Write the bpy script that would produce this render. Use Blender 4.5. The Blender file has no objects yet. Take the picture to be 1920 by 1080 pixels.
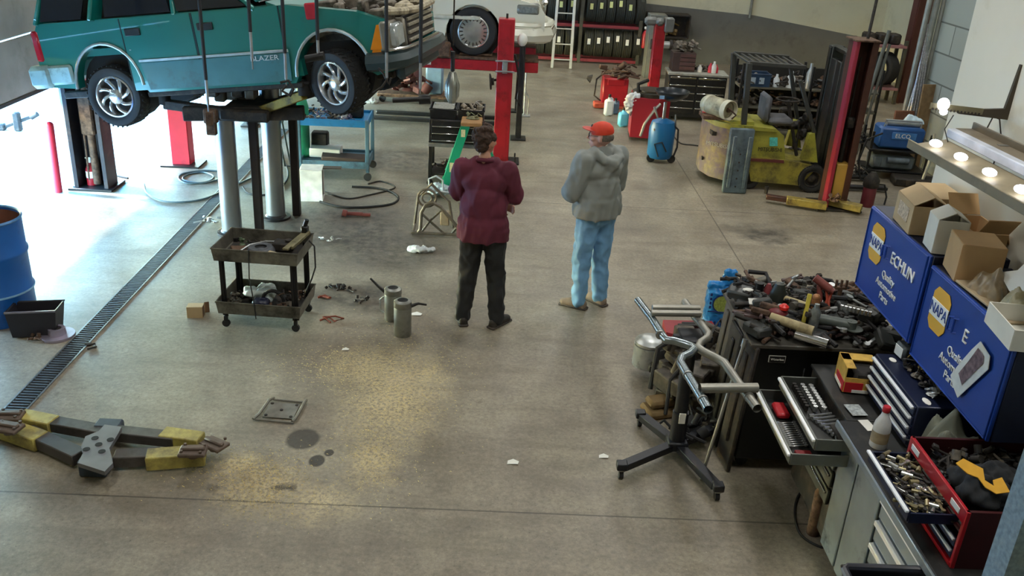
import bpy, math, random
import numpy as np
from mathutils import Vector as V, Matrix as MX, Euler
C = bpy.context.scene.collection
PI = math.pi
rnd = random.Random(7)
# ---------------------------------------------------------------- camera
CF, CP, CYW, CR, CH = 1690.0, .4139, .0236, -.0557, 3.525
_f = V((math.sin(CYW)*math.cos(CP), math.cos(CYW)*math.cos(CP), -math.sin(CP)))
_r0 = V((math.cos(CYW), -math.sin(CYW), 0)); _u0 = _r0.cross(_f)
_r = _r0*math.cos(CR) - _u0*math.sin(CR); _u = _u0*math.cos(CR) + _r0*math.sin(CR)
cd = bpy.data.cameras.new('camera'); cam = bpy.data.objects.new('camera', cd); C.objects.link(cam)
cd.sensor_width = 36; cd.lens = 36*CF/1920; cd.clip_start = .05; cd.clip_end = 300
mw = MX.Identity(4)
for i in range(3): mw[i][0] = _r[i]; mw[i][1] = _u[i]; mw[i][2] = -_f[i]
mw[2][3] = CH; cam.matrix_world = mw
bpy.context.scene.camera = cam
def _ray(x, y): return _f + _r*((x-960)/CF) + _u*((540-y)/CF)
def F(x, y, z=0.0):
    d = _ray(x, y); return V((0, 0, CH)) + d*((z-CH)/d.z)
def atY(x, y, Y):
    d = _ray(x, y); return V((0, 0, CH)) + d*(Y/d.y)
def atX(x, y, X):
    d = _ray(x, y); return V((0, 0, CH)) + d*(X/d.x)
# ---------------------------------------------------------------- materials
def lin(h):
    if not isinstance(h, str): return tuple(h)
    h = h.lstrip('#'); o = []
    for i in (0, 2, 4):
        c = int(h[i:i+2], 16)/255; o.append(c/12.92 if c <= .04045 else ((c+.055)/1.055)**2.4)
    return tuple(o)
_M = {}
def mat(name, col='#808080', rough=.5, metal=0.0, var=.18, scale=9.0, dirt=0.0, dcol='#2a2018', bump=0.0, emit=0.0, coat=0.0, trans=0.0, dscale=None):
    if name in _M: return _M[name]
    m = bpy.data.materials.new(name); m.use_nodes = True; N = m.node_tree.nodes; L = m.node_tree.links
    b = N['Principled BSDF']; b.inputs['Roughness'].default_value = rough; b.inputs['Metallic'].default_value = metal
    b.inputs['Coat Weight'].default_value = coat
    if trans: b.inputs['Transmission Weight'].default_value = trans
    tc = N.new('ShaderNodeTexCoord'); nz = N.new('ShaderNodeTexNoise'); nz.inputs['Scale'].default_value = scale; nz.inputs['Detail'].default_value = 5
    L.new(tc.outputs['Object'], nz.inputs['Vector'])
    rp = N.new('ShaderNodeValToRGB'); L.new(nz.outputs['Fac'], rp.inputs['Fac'])
    c = lin(col); e = rp.color_ramp.elements
    e[0].position = .3; e[1].position = .7
    e[0].color = (*[x*(1-var) for x in c], 1); e[1].color = (*[min(1, x*(1+var)) for x in c], 1)
    out = rp.outputs['Color']
    if dirt:
        n2 = N.new('ShaderNodeTexNoise'); n2.inputs['Scale'].default_value = dscale or scale*.6; n2.inputs['Detail'].default_value = 8; n2.inputs['Roughness'].default_value = .7
        L.new(tc.outputs['Object'], n2.inputs['Vector'])
        r2 = N.new('ShaderNodeValToRGB'); r2.color_ramp.elements[0].position = .62-.3*dirt; r2.color_ramp.elements[1].position = .8-.25*dirt
        L.new(n2.outputs['Fac'], r2.inputs['Fac'])
        mx = N.new('ShaderNodeMix'); mx.data_type = 'RGBA'; L.new(r2.outputs['Color'], mx.inputs['Factor'])
        L.new(out, mx.inputs['A']); mx.inputs['B'].default_value = (*lin(dcol), 1); out = mx.outputs['Result']
    L.new(out, b.inputs['Base Color'])
    if bump:
        bp = N.new('ShaderNodeBump'); bp.inputs['Strength'].default_value = bump; bp.inputs['Distance'].default_value = .01
        n3 = N.new('ShaderNodeTexNoise'); n3.inputs['Scale'].default_value = scale*2.5; L.new(tc.outputs['Object'], n3.inputs['Vector'])
        L.new(n3.outputs['Fac'], bp.inputs['Height']); L.new(bp.outputs['Normal'], b.inputs['Normal'])
    if emit:
        b.inputs['Emission Color'].default_value = (*c, 1); b.inputs['Emission Strength'].default_value = emit
    _M[name] = m; return m
# ---------------------------------------------------------------- mesh builder
def frame(p0, p1, up=(0, 0, 1)):
    z = (V(p1)-V(p0)); z = z.normalized() if z.length > 1e-9 else V((0, 0, 1))
    u = V(up)
    if abs(z.dot(u)) > .98: u = V((1, 0, 0)) if abs(z.x) < .9 else V((0, 1, 0))
    x = u.cross(z).normalized(); y = z.cross(x)
    m = MX.Identity(4)
    for i in range(3): m[i][0] = x[i]; m[i][1] = y[i]; m[i][2] = z[i]; m[i][3] = V(p0)[i]
    return m
def TR(x=0, y=0, z=0, rx=0, ry=0, rz=0): return MX.Translation((x, y, z)) @ Euler((rx, ry, rz)).to_matrix().to_4x4()
class MB:
    def __init__(s): s.v = []; s.f = []; s.mi = []; s.M = MX.Identity(4); s.k = 0
    def add(s, vs, fs, M=None):
        M = s.M @ M if M is not None else s.M
        o = len(s.v); s.v += [tuple(M @ V(p)) for p in vs]; s.f += [tuple(i+o for i in f) for f in fs]; s.mi += [s.k]*len(fs); return s
    def box(s, c, d, b=0.0, M=None, taper=None):
        hx, hy, hz = d[0]/2, d[1]/2, d[2]/2; b = min(b, hx*.9, hy*.9, hz*.9)
        M = (M if M is not None else MX.Identity(4)) @ MX.Translation(c)
        tx, ty = taper or (1, 1)
        def tp(p): k = (p[2]/hz+1)/2; return (p[0]*(1+(tx-1)*k), p[1]*(1+(ty-1)*k), p[2])
        if b <= 0:
            vs = [tp((x*hx, y*hy, z*hz)) for x in (-1, 1) for y in (-1, 1) for z in (-1, 1)]
            return s.add(vs, [(0, 1, 3, 2), (4, 6, 7, 5), (0, 4, 5, 1), (2, 3, 7, 6), (0, 2, 6, 4), (1, 5, 7, 3)], M)
        vs = []; ix = {}
        for x in (-1, 1):
            for y in (-1, 1):
                for z in (-1, 1):
                    for a in range(3):
                        p = [x*(hx-b), y*(hy-b), z*(hz-b)]; p[a] = (x*hx, y*hy, z*hz)[a]
                        ix[(x, y, z, a)] = len(vs); vs.append(tp(p))
        fs = []
        S = [(-1, -1), (1, -1), (1, 1), (-1, 1)]
        for a in range(3):
            for sg in (-1, 1):
                q = []
                for (p1, p2) in S:
                    k = [0, 0, 0]; k[a] = sg; k[(a+1) % 3] = p1; k[(a+2) % 3] = p2; q.append(ix[(*k, a)])
                fs.append(tuple(q if sg > 0 else q[::-1]))
        for a in range(3):
            a1, a2 = (a+1) % 3, (a+2) % 3
            for s1 in (-1, 1):
                for s2 in (-1, 1):
                    def g(e, w): k = [0, 0, 0]; k[a] = e; k[a1] = s1; k[a2] = s2; return ix[(*k, w)]
                    q = [g(-1, a1), g(1, a1), g(1, a2), g(-1, a2)]
                    fs.append(tuple(q if s1*s2 < 0 else q[::-1]))
        for x in (-1, 1):
            for y in (-1, 1):
                for z in (-1, 1):
                    q = [ix[(x, y, z, 0)], ix[(x, y, z, 1)], ix[(x, y, z, 2)]]
                    fs.append(tuple(q if x*y*z > 0 else q[::-1]))
        return s.add(vs, fs, M)
    def bar(s, p0, p1, w, h, b=0.0, up=(0, 0, 1)):
        L = (V(p1)-V(p0)).length; return s.box((0, 0, L/2), (w, h, L), b, frame(p0, p1, up))
    def cyl(s, p0, p1, r, r1=None, n=14, cap=True):
        r1 = r if r1 is None else r1; M = frame(p0, p1); L = (V(p1)-V(p0)).length
        vs = [(r*math.cos(2*PI*i/n), r*math.sin(2*PI*i/n), 0) for i in range(n)]+[(r1*math.cos(2*PI*i/n), r1*math.sin(2*PI*i/n), L) for i in range(n)]
        fs = [(i, (i+1) % n, n+(i+1) % n, n+i) for i in range(n)]
        if cap: fs += [tuple(range(n-1, -1, -1)), tuple(range(n, 2*n))]
        return s.add(vs, fs, M)
    def lathe(s, prof, n=24, M=None, a0=0, a1=2*PI):
        full = abs(a1-a0-2*PI) < 1e-6; m = n if full else n+1; vs = []; fs = []
        for i in range(m):
            a = a0+(a1-a0)*i/n
            for r, z in prof: vs.append((r*math.cos(a), r*math.sin(a), z))
        k = len(prof)
        for i in range(n):
            j = (i+1) % m
            for q in range(k-1): fs.append((i*k+q, j*k+q, j*k+q+1, i*k+q+1))
        return s.add(vs, fs, M)
    def tube(s, pts, r, n=7, cap=True, closed=False):
        P = [V(p) for p in pts]; m = len(P); vs = []; fs = []; up = V((0, 0, 1)); x = None
        for i, p in enumerate(P):
            if closed: t = (P[(i+1) % m]-P[i-1])
            else: t = P[min(i+1, m-1)]-P[max(i-1, 0)]
            t = t.normalized() if t.length > 1e-9 else V((0, 0, 1))
            if x is None:
                u = up if abs(t.dot(up)) < .95 else V((1, 0, 0)); x = u.cross(t).normalized()
            else:
                x = x-t*x.dot(t); x = x.normalized() if x.length > 1e-6 else t.orthogonal().normalized()
            y = t.cross(x); rr = r[i] if isinstance(r, (list, tuple)) else r
            for k in range(n): a = 2*PI*k/n; vs.append(p+x*(rr*math.cos(a))+y*(rr*math.sin(a)))
        for i in range(m if closed else m-1):
            j = (i+1) % m
            for k in range(n): fs.append((i*n+k, i*n+(k+1) % n, j*n+(k+1) % n, j*n+k))
        if cap and not closed: fs += [tuple(range(n-1, -1, -1)), tuple(range((m-1)*n, m*n))]
        return s.add(vs, fs)
    def prism(s, poly, d, M=None):   # polygon in local xy, from z=0 to d
        n = len(poly); vs = [(x, y, 0) for x, y in poly]+[(x, y, d) for x, y in poly]
        fs = [tuple(range(n-1, -1, -1)), tuple(range(n, 2*n))]+[(i, (i+1) % n, n+(i+1) % n, n+i) for i in range(n)]
        return s.add(vs, fs, M)
    def ell(s, c, r, n=14, M=None):
        r = (r, r, r) if not isinstance(r, (tuple, list)) else r; m = n//2+1; vs = []; fs = []
        for i in range(m):
            t = PI*i/(m-1)
            for k in range(n): a = 2*PI*k/n; vs.append((c[0]+r[0]*math.sin(t)*math.cos(a), c[1]+r[1]*math.sin(t)*math.sin(a), c[2]-r[2]*math.cos(t)))
        for i in range(m-1):
            for k in range(n): fs.append((i*n+k, i*n+(k+1) % n, (i+1)*n+(k+1) % n, (i+1)*n+k))
        return s.add(vs, fs, M)
    def cap(s, p0, p1, r0, r1, n=14):   # tapered capsule (for remeshing)
        s.cyl(p0, p1, r0, r1, n); s.ell(p0, r0, n); s.ell(p1, r1, n); return s
    def build(s, name, m, parent=None, loc=None, smooth=40, **kw):
        me = bpy.data.meshes.new(name); me.from_pydata(s.v, [], s.f)
        ms = m if isinstance(m, (list, tuple)) else [m]
        for q in ms: me.materials.append(q)
        if len(ms) > 1: me.polygons.foreach_set('material_index', s.mi)
        me.validate(clean_customdata=False)
        if smooth: me.shade_smooth(); me.set_sharp_from_angle(angle=math.radians(smooth))
        o = bpy.data.objects.new(name, me); C.objects.link(o)
        if parent is not None: o.parent = parent
        if loc is not None: o.location = loc
        tag(o, **kw); return o
def tag(o, label=None, cat=None, group=None, kind=None):
    if label: o['label'] = label
    if cat: o['category'] = cat
    if group: o['group'] = group
    if kind: o['kind'] = kind
    return o
def thing(name, label, cat, loc=(0, 0, 0), rz=0, group=None):
    o = bpy.data.objects.new(name, None); C.objects.link(o); o.location = loc; o.rotation_euler = (0, 0, rz); o.empty_display_size = .1
    return tag(o, label, cat, group)
def tree(o, parent=None, loc=None, rot=None, label=None, group=None):
    c = o.copy(); C.objects.link(c); c.parent = parent
    if loc is not None: c.location = loc
    if rot is not None: c.rotation_euler = rot
    if label: c['label'] = label
    if group: c['group'] = group
    for ch in [q for q in C.objects if q.parent == o]: tree(ch, c)
    return c
def organic(mb, name, m, parent=None, vox=.012, sm=4, disp=0, dscale=.12, loc=None, stretch=1.0, **kw):   # union of blobs -> one continuous skin
    o = mb.build(name, m, parent, loc, 0, **kw)
    r = o.modifiers.new('r', 'REMESH'); r.mode = 'VOXEL'; r.voxel_size = vox
    s2 = o.modifiers.new('s', 'SMOOTH'); s2.iterations = sm; s2.factor = .5
    dg = bpy.context.evaluated_depsgraph_get(); ev = o.evaluated_get(dg)
    me = bpy.data.meshes.new_from_object(ev); o.modifiers.clear(); old = o.data; o.data = me; me.name = name
    me.materials.clear(); me.materials.append(m); me.shade_smooth()
    if disp:
        from mathutils import noise as nz
        co = np.empty(len(me.vertices)*3, 'f'); me.vertices.foreach_get('co', co); no = np.empty(len(me.vertices)*3, 'f'); me.vertices.foreach_get('normal', no); co = co.reshape(-1, 3); no = no.reshape(-1, 3)
        k = 1/dscale; ds = np.array([(1-2*abs(nz.noise((x*k, y*k, z*k/stretch+1.7))))*.7+.3*nz.noise((x*k*2.3, y*k*2.3, z*k*2.3/stretch))-.25 for x, y, z in co.tolist()], 'f')
        co += no*(ds*disp)[:, None]; me.vertices.foreach_set('co', co.ravel()); me.update()
    bpy.data.meshes.remove(old); return o
def text(s, size, m, M, parent, name='lettering', depth=.002, ax='CENTER', sx=1.0, **kw):
    cu = bpy.data.curves.new(name, 'FONT'); cu.body = s; cu.size = size; cu.extrude = depth; cu.align_x = ax; cu.align_y = 'CENTER'; cu.resolution_u = 3
    o = bpy.data.objects.new(name, cu); C.objects.link(o); bpy.context.view_layer.update()
    me = bpy.data.meshes.new_from_object(o.evaluated_get(bpy.context.evaluated_depsgraph_get()))
    bpy.data.objects.remove(o); bpy.data.curves.remove(cu)
    me.materials.clear(); me.materials.append(m); me.transform(M @ MX.Diagonal((sx, 1, 1, 1)))
    o = bpy.data.objects.new(name, me); C.objects.link(o); o.parent = parent; tag(o, **kw); return o
def basis(o, x, y):   # matrix with given x and y axes
    x = V(x).normalized(); y = V(y); y = (y-x*y.dot(x)).normalized(); z = x.cross(y); m = MX.Identity(4)
    for i in range(3): m[i][0] = x[i]; m[i][1] = y[i]; m[i][2] = z[i]; m[i][3] = V(o)[i]
    return m
def arc(c, r, a0, a1, n, ax='xy', h=0):
    o = []
    for i in range(n+1):
        a = a0+(a1-a0)*i/n; x, y = r*math.cos(a), r*math.sin(a)
        o.append((c[0]+x, c[1]+y, c[2]+h*i/n) if ax == 'xy' else (c[0]+x, c[1]+h*i/n, c[2]+y) if ax == 'xz' else (c[0]+h*i/n, c[1]+x, c[2]+y))
    return o
# ---------------------------------------------------------------- palette
STEEL = mat('steel', '#9a9b98', .35, .85, .12, 20, .25, '#4a4640')
CHROME = mat('chrome', '#d8d8d8', .16, 1, .05)
BLACKM = mat('black_metal', '#18191b', .4, .2, .25, 14, .3, '#3a362f')
DARK = mat('dark_grime', '#221f1c', .7, .1, .4, 18, .5, '#443a30')
RUB = mat('rubber', '#1b1b1c', .75, 0, .2, 25)
RED = mat('red_paint', '#a01824', .4, 0, .12, 6, .35, '#5a1014')
BLUEP = mat('blue_paint', '#1d73ad', .4, 0, .15, 6, .3, '#123a55')
CARD = mat('cardboard', '#b39a74', .85, 0, .08, 6)
WHITEP = mat('white_plastic', '#d4d6d2', .5, 0, .08)
PAPER = mat('paper', '#d9d8d0', .9, 0, .06)
RUST = mat('rusty_steel', '#6b5342', .75, .4, .3, 22, .6, '#3a2a20')
GALV = mat('galvanised', '#a9acab', .38, .7, .15, 12, .2, '#6b6a66')
# ---------------------------------------------------------------- floor
def floor_mat():
    m = bpy.data.materials.new('stained_concrete'); m.use_nodes = True; N = m.node_tree.nodes; L = m.node_tree.links; b = N['Principled BSDF']
    tc = N.new('ShaderNodeTexCoord'); P = tc.outputs['Object']
    def noise(sc, det=6, ro=.6, vec=None, dist=0):
        n = N.new('ShaderNodeTexNoise'); n.inputs['Scale'].default_value = sc; n.inputs['Detail'].default_value = det; n.inputs['Roughness'].default_value = ro; n.inputs['Distortion'].default_value = dist
        L.new(vec or P, n.inputs['Vector']); return n.outputs['Fac']
    def ramp(f, stops):
        r = N.new('ShaderNodeValToRGB'); e = r.color_ramp.elements
        while len(e) < len(stops): e.new(.5)
        for q, (p, c) in zip(e, stops): q.position = p; q.color = (*c, 1) if isinstance(c, tuple) else (c, c, c, 1)
        L.new(f, r.inputs['Fac']); return r.outputs['Color']
    def mix(f, a, bb, bt='MIX'):
        x = N.new('ShaderNodeMix'); x.data_type = 'RGBA'; x.blend_type = bt
        for s, q in (('Factor', f), ('A', a), ('B', bb)):
            if isinstance(q, (int, float)): x.inputs[s].default_value = q
            elif isinstance(q, tuple): x.inputs[s].default_value = (*q, 1)
            else: L.new(q, x.inputs[s])
        return x.outputs['Result']
    def math_(op, a, bb=None):
        x = N.new('ShaderNodeMath'); x.operation = op
        for i, q in enumerate((a, bb)):
            if q is None: continue
            if isinstance(q, (int, float)): x.inputs[i].default_value = q
            else: L.new(q, x.inputs[i])
        return x.outputs[0]
    wob = N.new('ShaderNodeTexNoise'); wob.inputs['Scale'].default_value = 7; wob.inputs['Detail'].default_value = 4; L.new(P, wob.inputs['Vector'])
    va = N.new('ShaderNodeVectorMath'); va.operation = 'MULTIPLY_ADD'; L.new(wob.outputs['Color'], va.inputs[0]); va.inputs[1].default_value = (.28, .28, 0); L.new(P, va.inputs[2])
    PW = va.outputs[0]
    def blob(x, y, rx, ry, soft=.3, rot=0, w=True):   # 1 inside an ellipse, fading out
        mp = N.new('ShaderNodeMapping'); mp.vector_type = 'TEXTURE'; mp.inputs['Location'].default_value = (x+(.14 if w else 0), y+(.14 if w else 0), 0); mp.inputs['Rotation'].default_value = (0, 0, rot); mp.inputs['Scale'].default_value = (rx, ry, 1e3)
        L.new(PW if w else P, mp.inputs['Vector'])
        ln = N.new('ShaderNodeVectorMath'); ln.operation = 'LENGTH'; L.new(mp.outputs[0], ln.inputs[0])
        mr = N.new('ShaderNodeMapRange'); mr.inputs['From Min'].default_value = 1; mr.inputs['From Max'].default_value = 1-soft; L.new(ln.outputs['Value'], mr.inputs['Value']); return mr.outputs[0]
    base = ramp(noise(1.1, 8, .62), [(.3, lin('#756b5b')), (.5, lin('#877e6e')), (.72, lin('#9c937f'))])
    fine = ramp(noise(30, 8, .8), [(.3, .58), (.5, .95), (.72, 1.35)]); base = mix(1.0, base, fine, 'MULTIPLY'); base = mix(1.0, base, ramp(noise(4.5, 8, .75), [(.3, .78), (.7, 1.18)]), 'MULTIPLY')
    streak = N.new('ShaderNodeMapping'); streak.inputs['Scale'].default_value = (.6, 3.2, 1); streak.inputs['Rotation'].default_value = (0, 0, .1); L.new(P, streak.inputs['Vector'])
    base = mix(ramp(noise(1.7, 7, .6, streak.outputs[0]), [(.5, 0.0), (.75, .6)]), base, lin('#655c4e'))
    base = mix(ramp(noise(2.6, 9, .75, None, 1.5), [(.61, 0.0), (.72, .6)]), base, lin('#4b443a'))
    base = mix(ramp(noise(60, 3, .6), [(.69, 0.0), (.73, .5)]), base, lin('#bdb8a8'))
    base = mix(ramp(noise(46, 3, .6), [(.3, .6), (.34, 0.0)]), base, lin('#3a352d'))
    # sawdust sprinkled over the spills
    saw = 0
    for px, py, rx, ry in ((735, 745, .5, .95), (690, 690, .45, .45), (490, 915, .42, .36), (455, 870, .2, .15), (800, 700, .2, .35), (700, 860, .25, .4), (600, 940, .3, .25)):
        c = F(px, py); k = blob(c.x, c.y, rx, ry, .8); saw = k if saw == 0 else math_('MAXIMUM', saw, k)
    g = ramp(noise(38, 4, .75), [(.4, 0.0), (.56, 1.0)])
    base = mix(math_('MULTIPLY', math_('MULTIPLY', saw, g), .8), base, lin('#c9b68a'))
    for px, py, rx, ry, d in ((590, 962, .33, .04, .0), (533, 915, .09, .06, .9), (395, 916, .07, .05, .5), (568, 823, .125, .14, .8), (594, 864, .058, .075, .9), (617, 849, .035, .045, .88), (1440, 445, .4, .3, .85), (1420, 430, .55, .25, .6), (690, 545, .25, .3, .45), (640, 470, .5, .6, .35), (1080, 870, .25, .1, .25), (1300, 875, .3, .2, .3), (745, 300, 1.2, .8, .8), (900, 640, .35, .2, .3), (640, 420, 1.0, 1.0, .85), (740, 470, .8, .7, .75), (680, 560, .6, .4, .75), (560, 560, .5, .4, .25), (230, 925, 1.2, .3, .3), (1180, 420, .6, .5, .3), (870, 1010, 1.1, .25, .2), (1040, 860, .5, .5, .12)):
        if d:
            c = F(px, py); w = not (rx < .13 and 560 < px < 620 and 800 < py < 900)
            k = blob(c.x, c.y, rx, ry, .2 if not w else .5, 0, w)
            if w: k = math_('MULTIPLY', k, ramp(noise(9, 6, .7), [(.4, .45), (.6, 1.0)]))
            base = mix(math_('MULTIPLY', k, d), base, lin('#2a251f'))
    # saw-cut joints
    sx = N.new('ShaderNodeSeparateXYZ'); L.new(P, sx.inputs[0])
    def line(ch, v, w=.007): return math_('LESS_THAN', math_('ABSOLUTE', math_('SUBTRACT', sx.outputs[ch], v)), w)
    for ch, v in ((0, 2.65), (1, F(900, 958).y), (1, F(1300, 394).y)): base = mix(math_('MULTIPLY', line(ch, v), .6), base, lin('#2a2620'))
    L.new(base, b.inputs['Base Color'])
    ro = ramp(noise(2.2, 6, .6), [(.3, .36), (.7, .6)]); L.new(ro, b.inputs['Roughness'])
    bp = N.new('ShaderNodeBump'); bp.inputs['Strength'].default_value = .25; bp.inputs['Distance'].default_value = .004; L.new(noise(40, 5, .7), bp.inputs['Height']); L.new(bp.outputs[0], b.inputs['Normal'])
    return m
def st(name, mb, m, smooth=0): return mb.build(name, m, smooth=smooth, kind='structure')
LW = -5.6
mb = MB(); mb.add([(LW, -2.5, 0), (9, -2.5, 0), (9, 22.2, 0), (LW, 22.2, 0)], [(0, 1, 2, 3)]); st('floor', mb, floor_mat())
mb = MB(); mb.add([(-90, -60, -.02), (LW, -60, -.02), (LW, 80, -.02), (-90, 80, -.02)], [(0, 1, 2, 3)]); st('ground', mb, mat('pale_driveway', '#b9b6ae', .8, 0, .1, 2))
CREAM = mat('cream_wall', '#c2bfa6', .8, 0, .05, 1.5, .25, '#a9a58c'); GREYW = mat('grey_wall_paint', '#62635f', .75, 0, .1, 2, .2, '#4a4a46')
mb = MB(); mb.k = 0
xs = [(LW, 1.42), (3.23, 1.3), (5.83, 1.16), (9.0, .72)]
for (x0, z0), (x1, z1) in zip(xs, xs[1:]): mb.k = 0; mb.add([(x0, 21.9, 0), (x1, 21.9, 0), (x1, 21.9, z1), (x0, 21.9, z0)], [(0, 1, 2, 3)]); mb.k = 1; mb.add([(x0, 21.9, z0), (x1, 21.9, z1), (x1, 21.9, 6.2), (x0, 21.9, 6.2)], [(0, 1, 2, 3)])
st('wall_back', mb, [GREYW, CREAM])
# right side: short partition behind the benches, then block wall further out
PART = mat('partition_cream', '#d2cfc0', .8, 0, .06, 1.2, .2, '#b5ae93')
mb = MB(); mb.box((2.9, 1.55, 3.1), (.2, 8.1, 6.2)); st('wall_right', mb, PART)
mb = MB(); mb.box((2.22, 2.28, 1.05), (1.14, .1, 2.1)); st('wall_front', mb, mat('blue_grey_panel', '#8196a4', .9, 0, .25, 60, .35, '#8fa0a8'))
def block_mat():
    m = bpy.data.materials.new('concrete_block'); m.use_nodes = True; N = m.node_tree.nodes; L = m.node_tree.links; b = N['Principled BSDF']
    tc = N.new('ShaderNodeTexCoord'); mp = N.new('ShaderNodeMapping'); mp.inputs['Rotation'].default_value = (0, PI/2, PI/2); L.new(tc.outputs['Object'], mp.inputs[0])
    sp = N.new('ShaderNodeSeparateXYZ'); L.new(tc.outputs['Object'], sp.inputs[0]); cb = N.new('ShaderNodeCombineXYZ'); L.new(sp.outputs[1], cb.inputs[0]); L.new(sp.outputs[2], cb.inputs[1])
    br = N.new('ShaderNodeTexBrick'); L.new(cb.outputs[0], br.inputs[0]); br.inputs['Scale'].default_value = 1; br.inputs['Brick Width'].default_value = 2.4; br.inputs['Row Height'].default_value = .42; br.inputs['Mortar Size'].default_value = .012
    br.inputs['Color1'].default_value = (*lin('#8d938c'), 1); br.inputs['Color2'].default_value = (*lin('#979d95'), 1); br.inputs['Mortar'].default_value = (*lin('#5c605a'), 1)
    L.new(br.outputs[0], b.inputs['Base Color']); b.inputs['Roughness'].default_value = .85; return m
mb = MB(); mb.box((6.5, 9.7, 3.1), (.2, 8.2, 6.2)); st('wall_right.001', mb, block_mat())
mb = MB(); mb.box((9.0, 17.9, 3.1), (.2, 8.2, 6.2)); mb.box((7.75, 13.85, 3.1), (2.7, .1, 6.2)); mb.box((4.7, 5.55, 3.1), (3.6, .1, 6.2)); st('wall_right.002', mb, CREAM)
mb = MB(); mb.box((1.7, -2.5, 3.1), (14.6, .1, 6.2)); st('wall_front.001', mb, CREAM)
# ceiling
mb = MB(); mb.box((1.7, 9.7, 6.25), (14.8, 24.6, .1)); st('ceiling', mb, mat('ceiling_panel', '#b9b7ac', .8, 0, .05))
# left wall with two half-raised overhead doors
WL = mat('grey_door_panel', '#82837c', .7, 0, .12, 3, .35, '#6a6a62')
mb = MB()
mb.box((LW-.1, 1.9, 3.1), (.2, 9.0, 6.2)); mb.box((LW-.1, 20.6, 3.1), (.2, 2.6, 6.2)); mb.box((LW-.1, 12.85, 5.2), (.2, 12.9, 2.0)); st('wall_left', mb, CREAM)
mb = MB(); y0, y1 = 6.4, 19.3
for i in range(5):
    z = 1.06+i*.66; mb.box((LW+.02, (y0+y1)/2, z+.325), (.05, y1-y0, .645), .012)
mb.k = 1
for y in np.arange(y0+.6, y1, 2.35): mb.box((LW+.055, float(y), 2.6), (.03, .07, 3.1))
mb.k = 2; mb.box((LW+.02, (y0+y1)/2, 1.04), (.06, y1-y0, .04))
st('door_1', mb, [WL, mat('door_stile', '#4e4c46', .6, .3), RUB])
# baseboard-like kerb at back wall not seen; steel column in far right corner
mb = MB(); c = F(1702, 192)
mb.box((c.x, c.y-.1, 3.1), (.56, .03, 6.2)); mb.box((c.x-.26, c.y, 3.1), (.025, .3, 6.2)); mb.box((c.x+.26, c.y, 3.1), (.025, .3, 6.2)); st('trim_1', mb, mat('maroon_steel', '#4a221d', .55, .1, .15, 3))
mb = MB()
for dx, r in ((0, .05), (.1, .035), (-.11, .04)): mb.cyl((6.28+dx, 13.7, 0), (6.28+dx, 13.7, 6.2), r, n=10)
st('trim_2', mb, mat('conduit', '#8b8d86', .5, .4))
c = F(1400, 150)
mb = MB(); mb.cyl((5.72, 21.86, 1.1), (5.72, 21.86, 6.2), .03); st('trim_3', mb, mat('conduit2', '#7c7d76', .6, .2))
# ---------------------------------------------------------------- light
sc = bpy.context.scene
w = bpy.data.worlds.new('sky'); sc.world = w; w.use_nodes = True; wn = w.node_tree.nodes; wl = w.node_tree.links
sk = wn.new('ShaderNodeTexSky'); sk.sky_type = 'NISHITA'; sk.sun_disc = False; sk.sun_elevation = math.radians(35); sk.sun_rotation = math.radians(-90); hs = wn.new('ShaderNodeHueSaturation'); hs.inputs['Saturation'].default_value = 1.45; wl.new(sk.outputs[0], hs.inputs['Color']); wl.new(hs.outputs[0], wn['Background'].inputs[0]); wn['Background'].inputs[1].default_value = 7.5; sk.ozone_density = 5; sk.air_density = 1.6; sk.dust_density = .3
sd = bpy.data.lights.new('sun', 'SUN'); sd.energy = 16; sd.angle = .05; sd.color = (1, .96, .9); so = bpy.data.objects.new('sun', sd); C.objects.link(so)
so.rotation_euler = V((-math.cos(.60), .12, math.sin(.60))).to_track_quat('Z', 'Y').to_euler()
def lamp(x, y, z, sx, sy, e, col=(1, .98, .94)):
    l = bpy.data.lights.new('ceiling_lamp', 'AREA'); l.shape = 'RECTANGLE'; l.size = sx; l.size_y = sy; l.energy = e; l.color = col
    o = bpy.data.objects.new('ceiling_lamp', l); C.objects.link(o); o.location = (x, y, z); return o
for x in (-2.5, 2.0): 
    for y in (3.5, 9.5, 15.5): lamp(x, y, 6.0, .5, 2.4, 85 if x < 0 else 112)
lamp(6.8, 16.5, 6.0, .5, 2.4, 75); lamp(4.8, 10.5, 6.0, .5, 2.4, 75); lamp(1.0, 19.5, 6.0, 2.4, .5, 95)
vs = sc.view_settings; vs.view_transform = 'Standard'; vs.look = 'None'; vs.gamma = 1; vs.exposure = .06
# ================================================================ lifted estate (teal four-wheel-drive wagon)
TEAL = mat('teal_paint', '#08716a', .28, .15, .07, 2, .12, '#1f3f3c', coat=.6); TEAL2 = mat('teal_cladding', '#3c7276', .45, .1, .1, 5, .3, '#3a4a48')
GLASS = mat('tinted_glass', '#181c22', .08, 0, .1, 3); GREYP = mat('grey_plastic', '#5b5f60', .6, 0, .12, 14, .3, '#33302b')
SEAM = mat('door_seam', '#0a2321', .7); AMBER = mat('amber_lens', '#d8801c', .2, 0, .06); LENS = mat('clear_lens', '#aab0b0', .1, .3, .1, 30); TAILR = mat('tail_lens', '#b3122a', .2)
ENG = mat('engine_grime', '#6f675b', .6, .3, .35, 12, .55, '#2c2722'); CREAMP = mat('pearl_paint', '#d3d2c2', .25, .05, .04, 1, coat=.5)
ALLOY = mat('alloy', '#c3c5c6', .22, .8, .08, 10)
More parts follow.
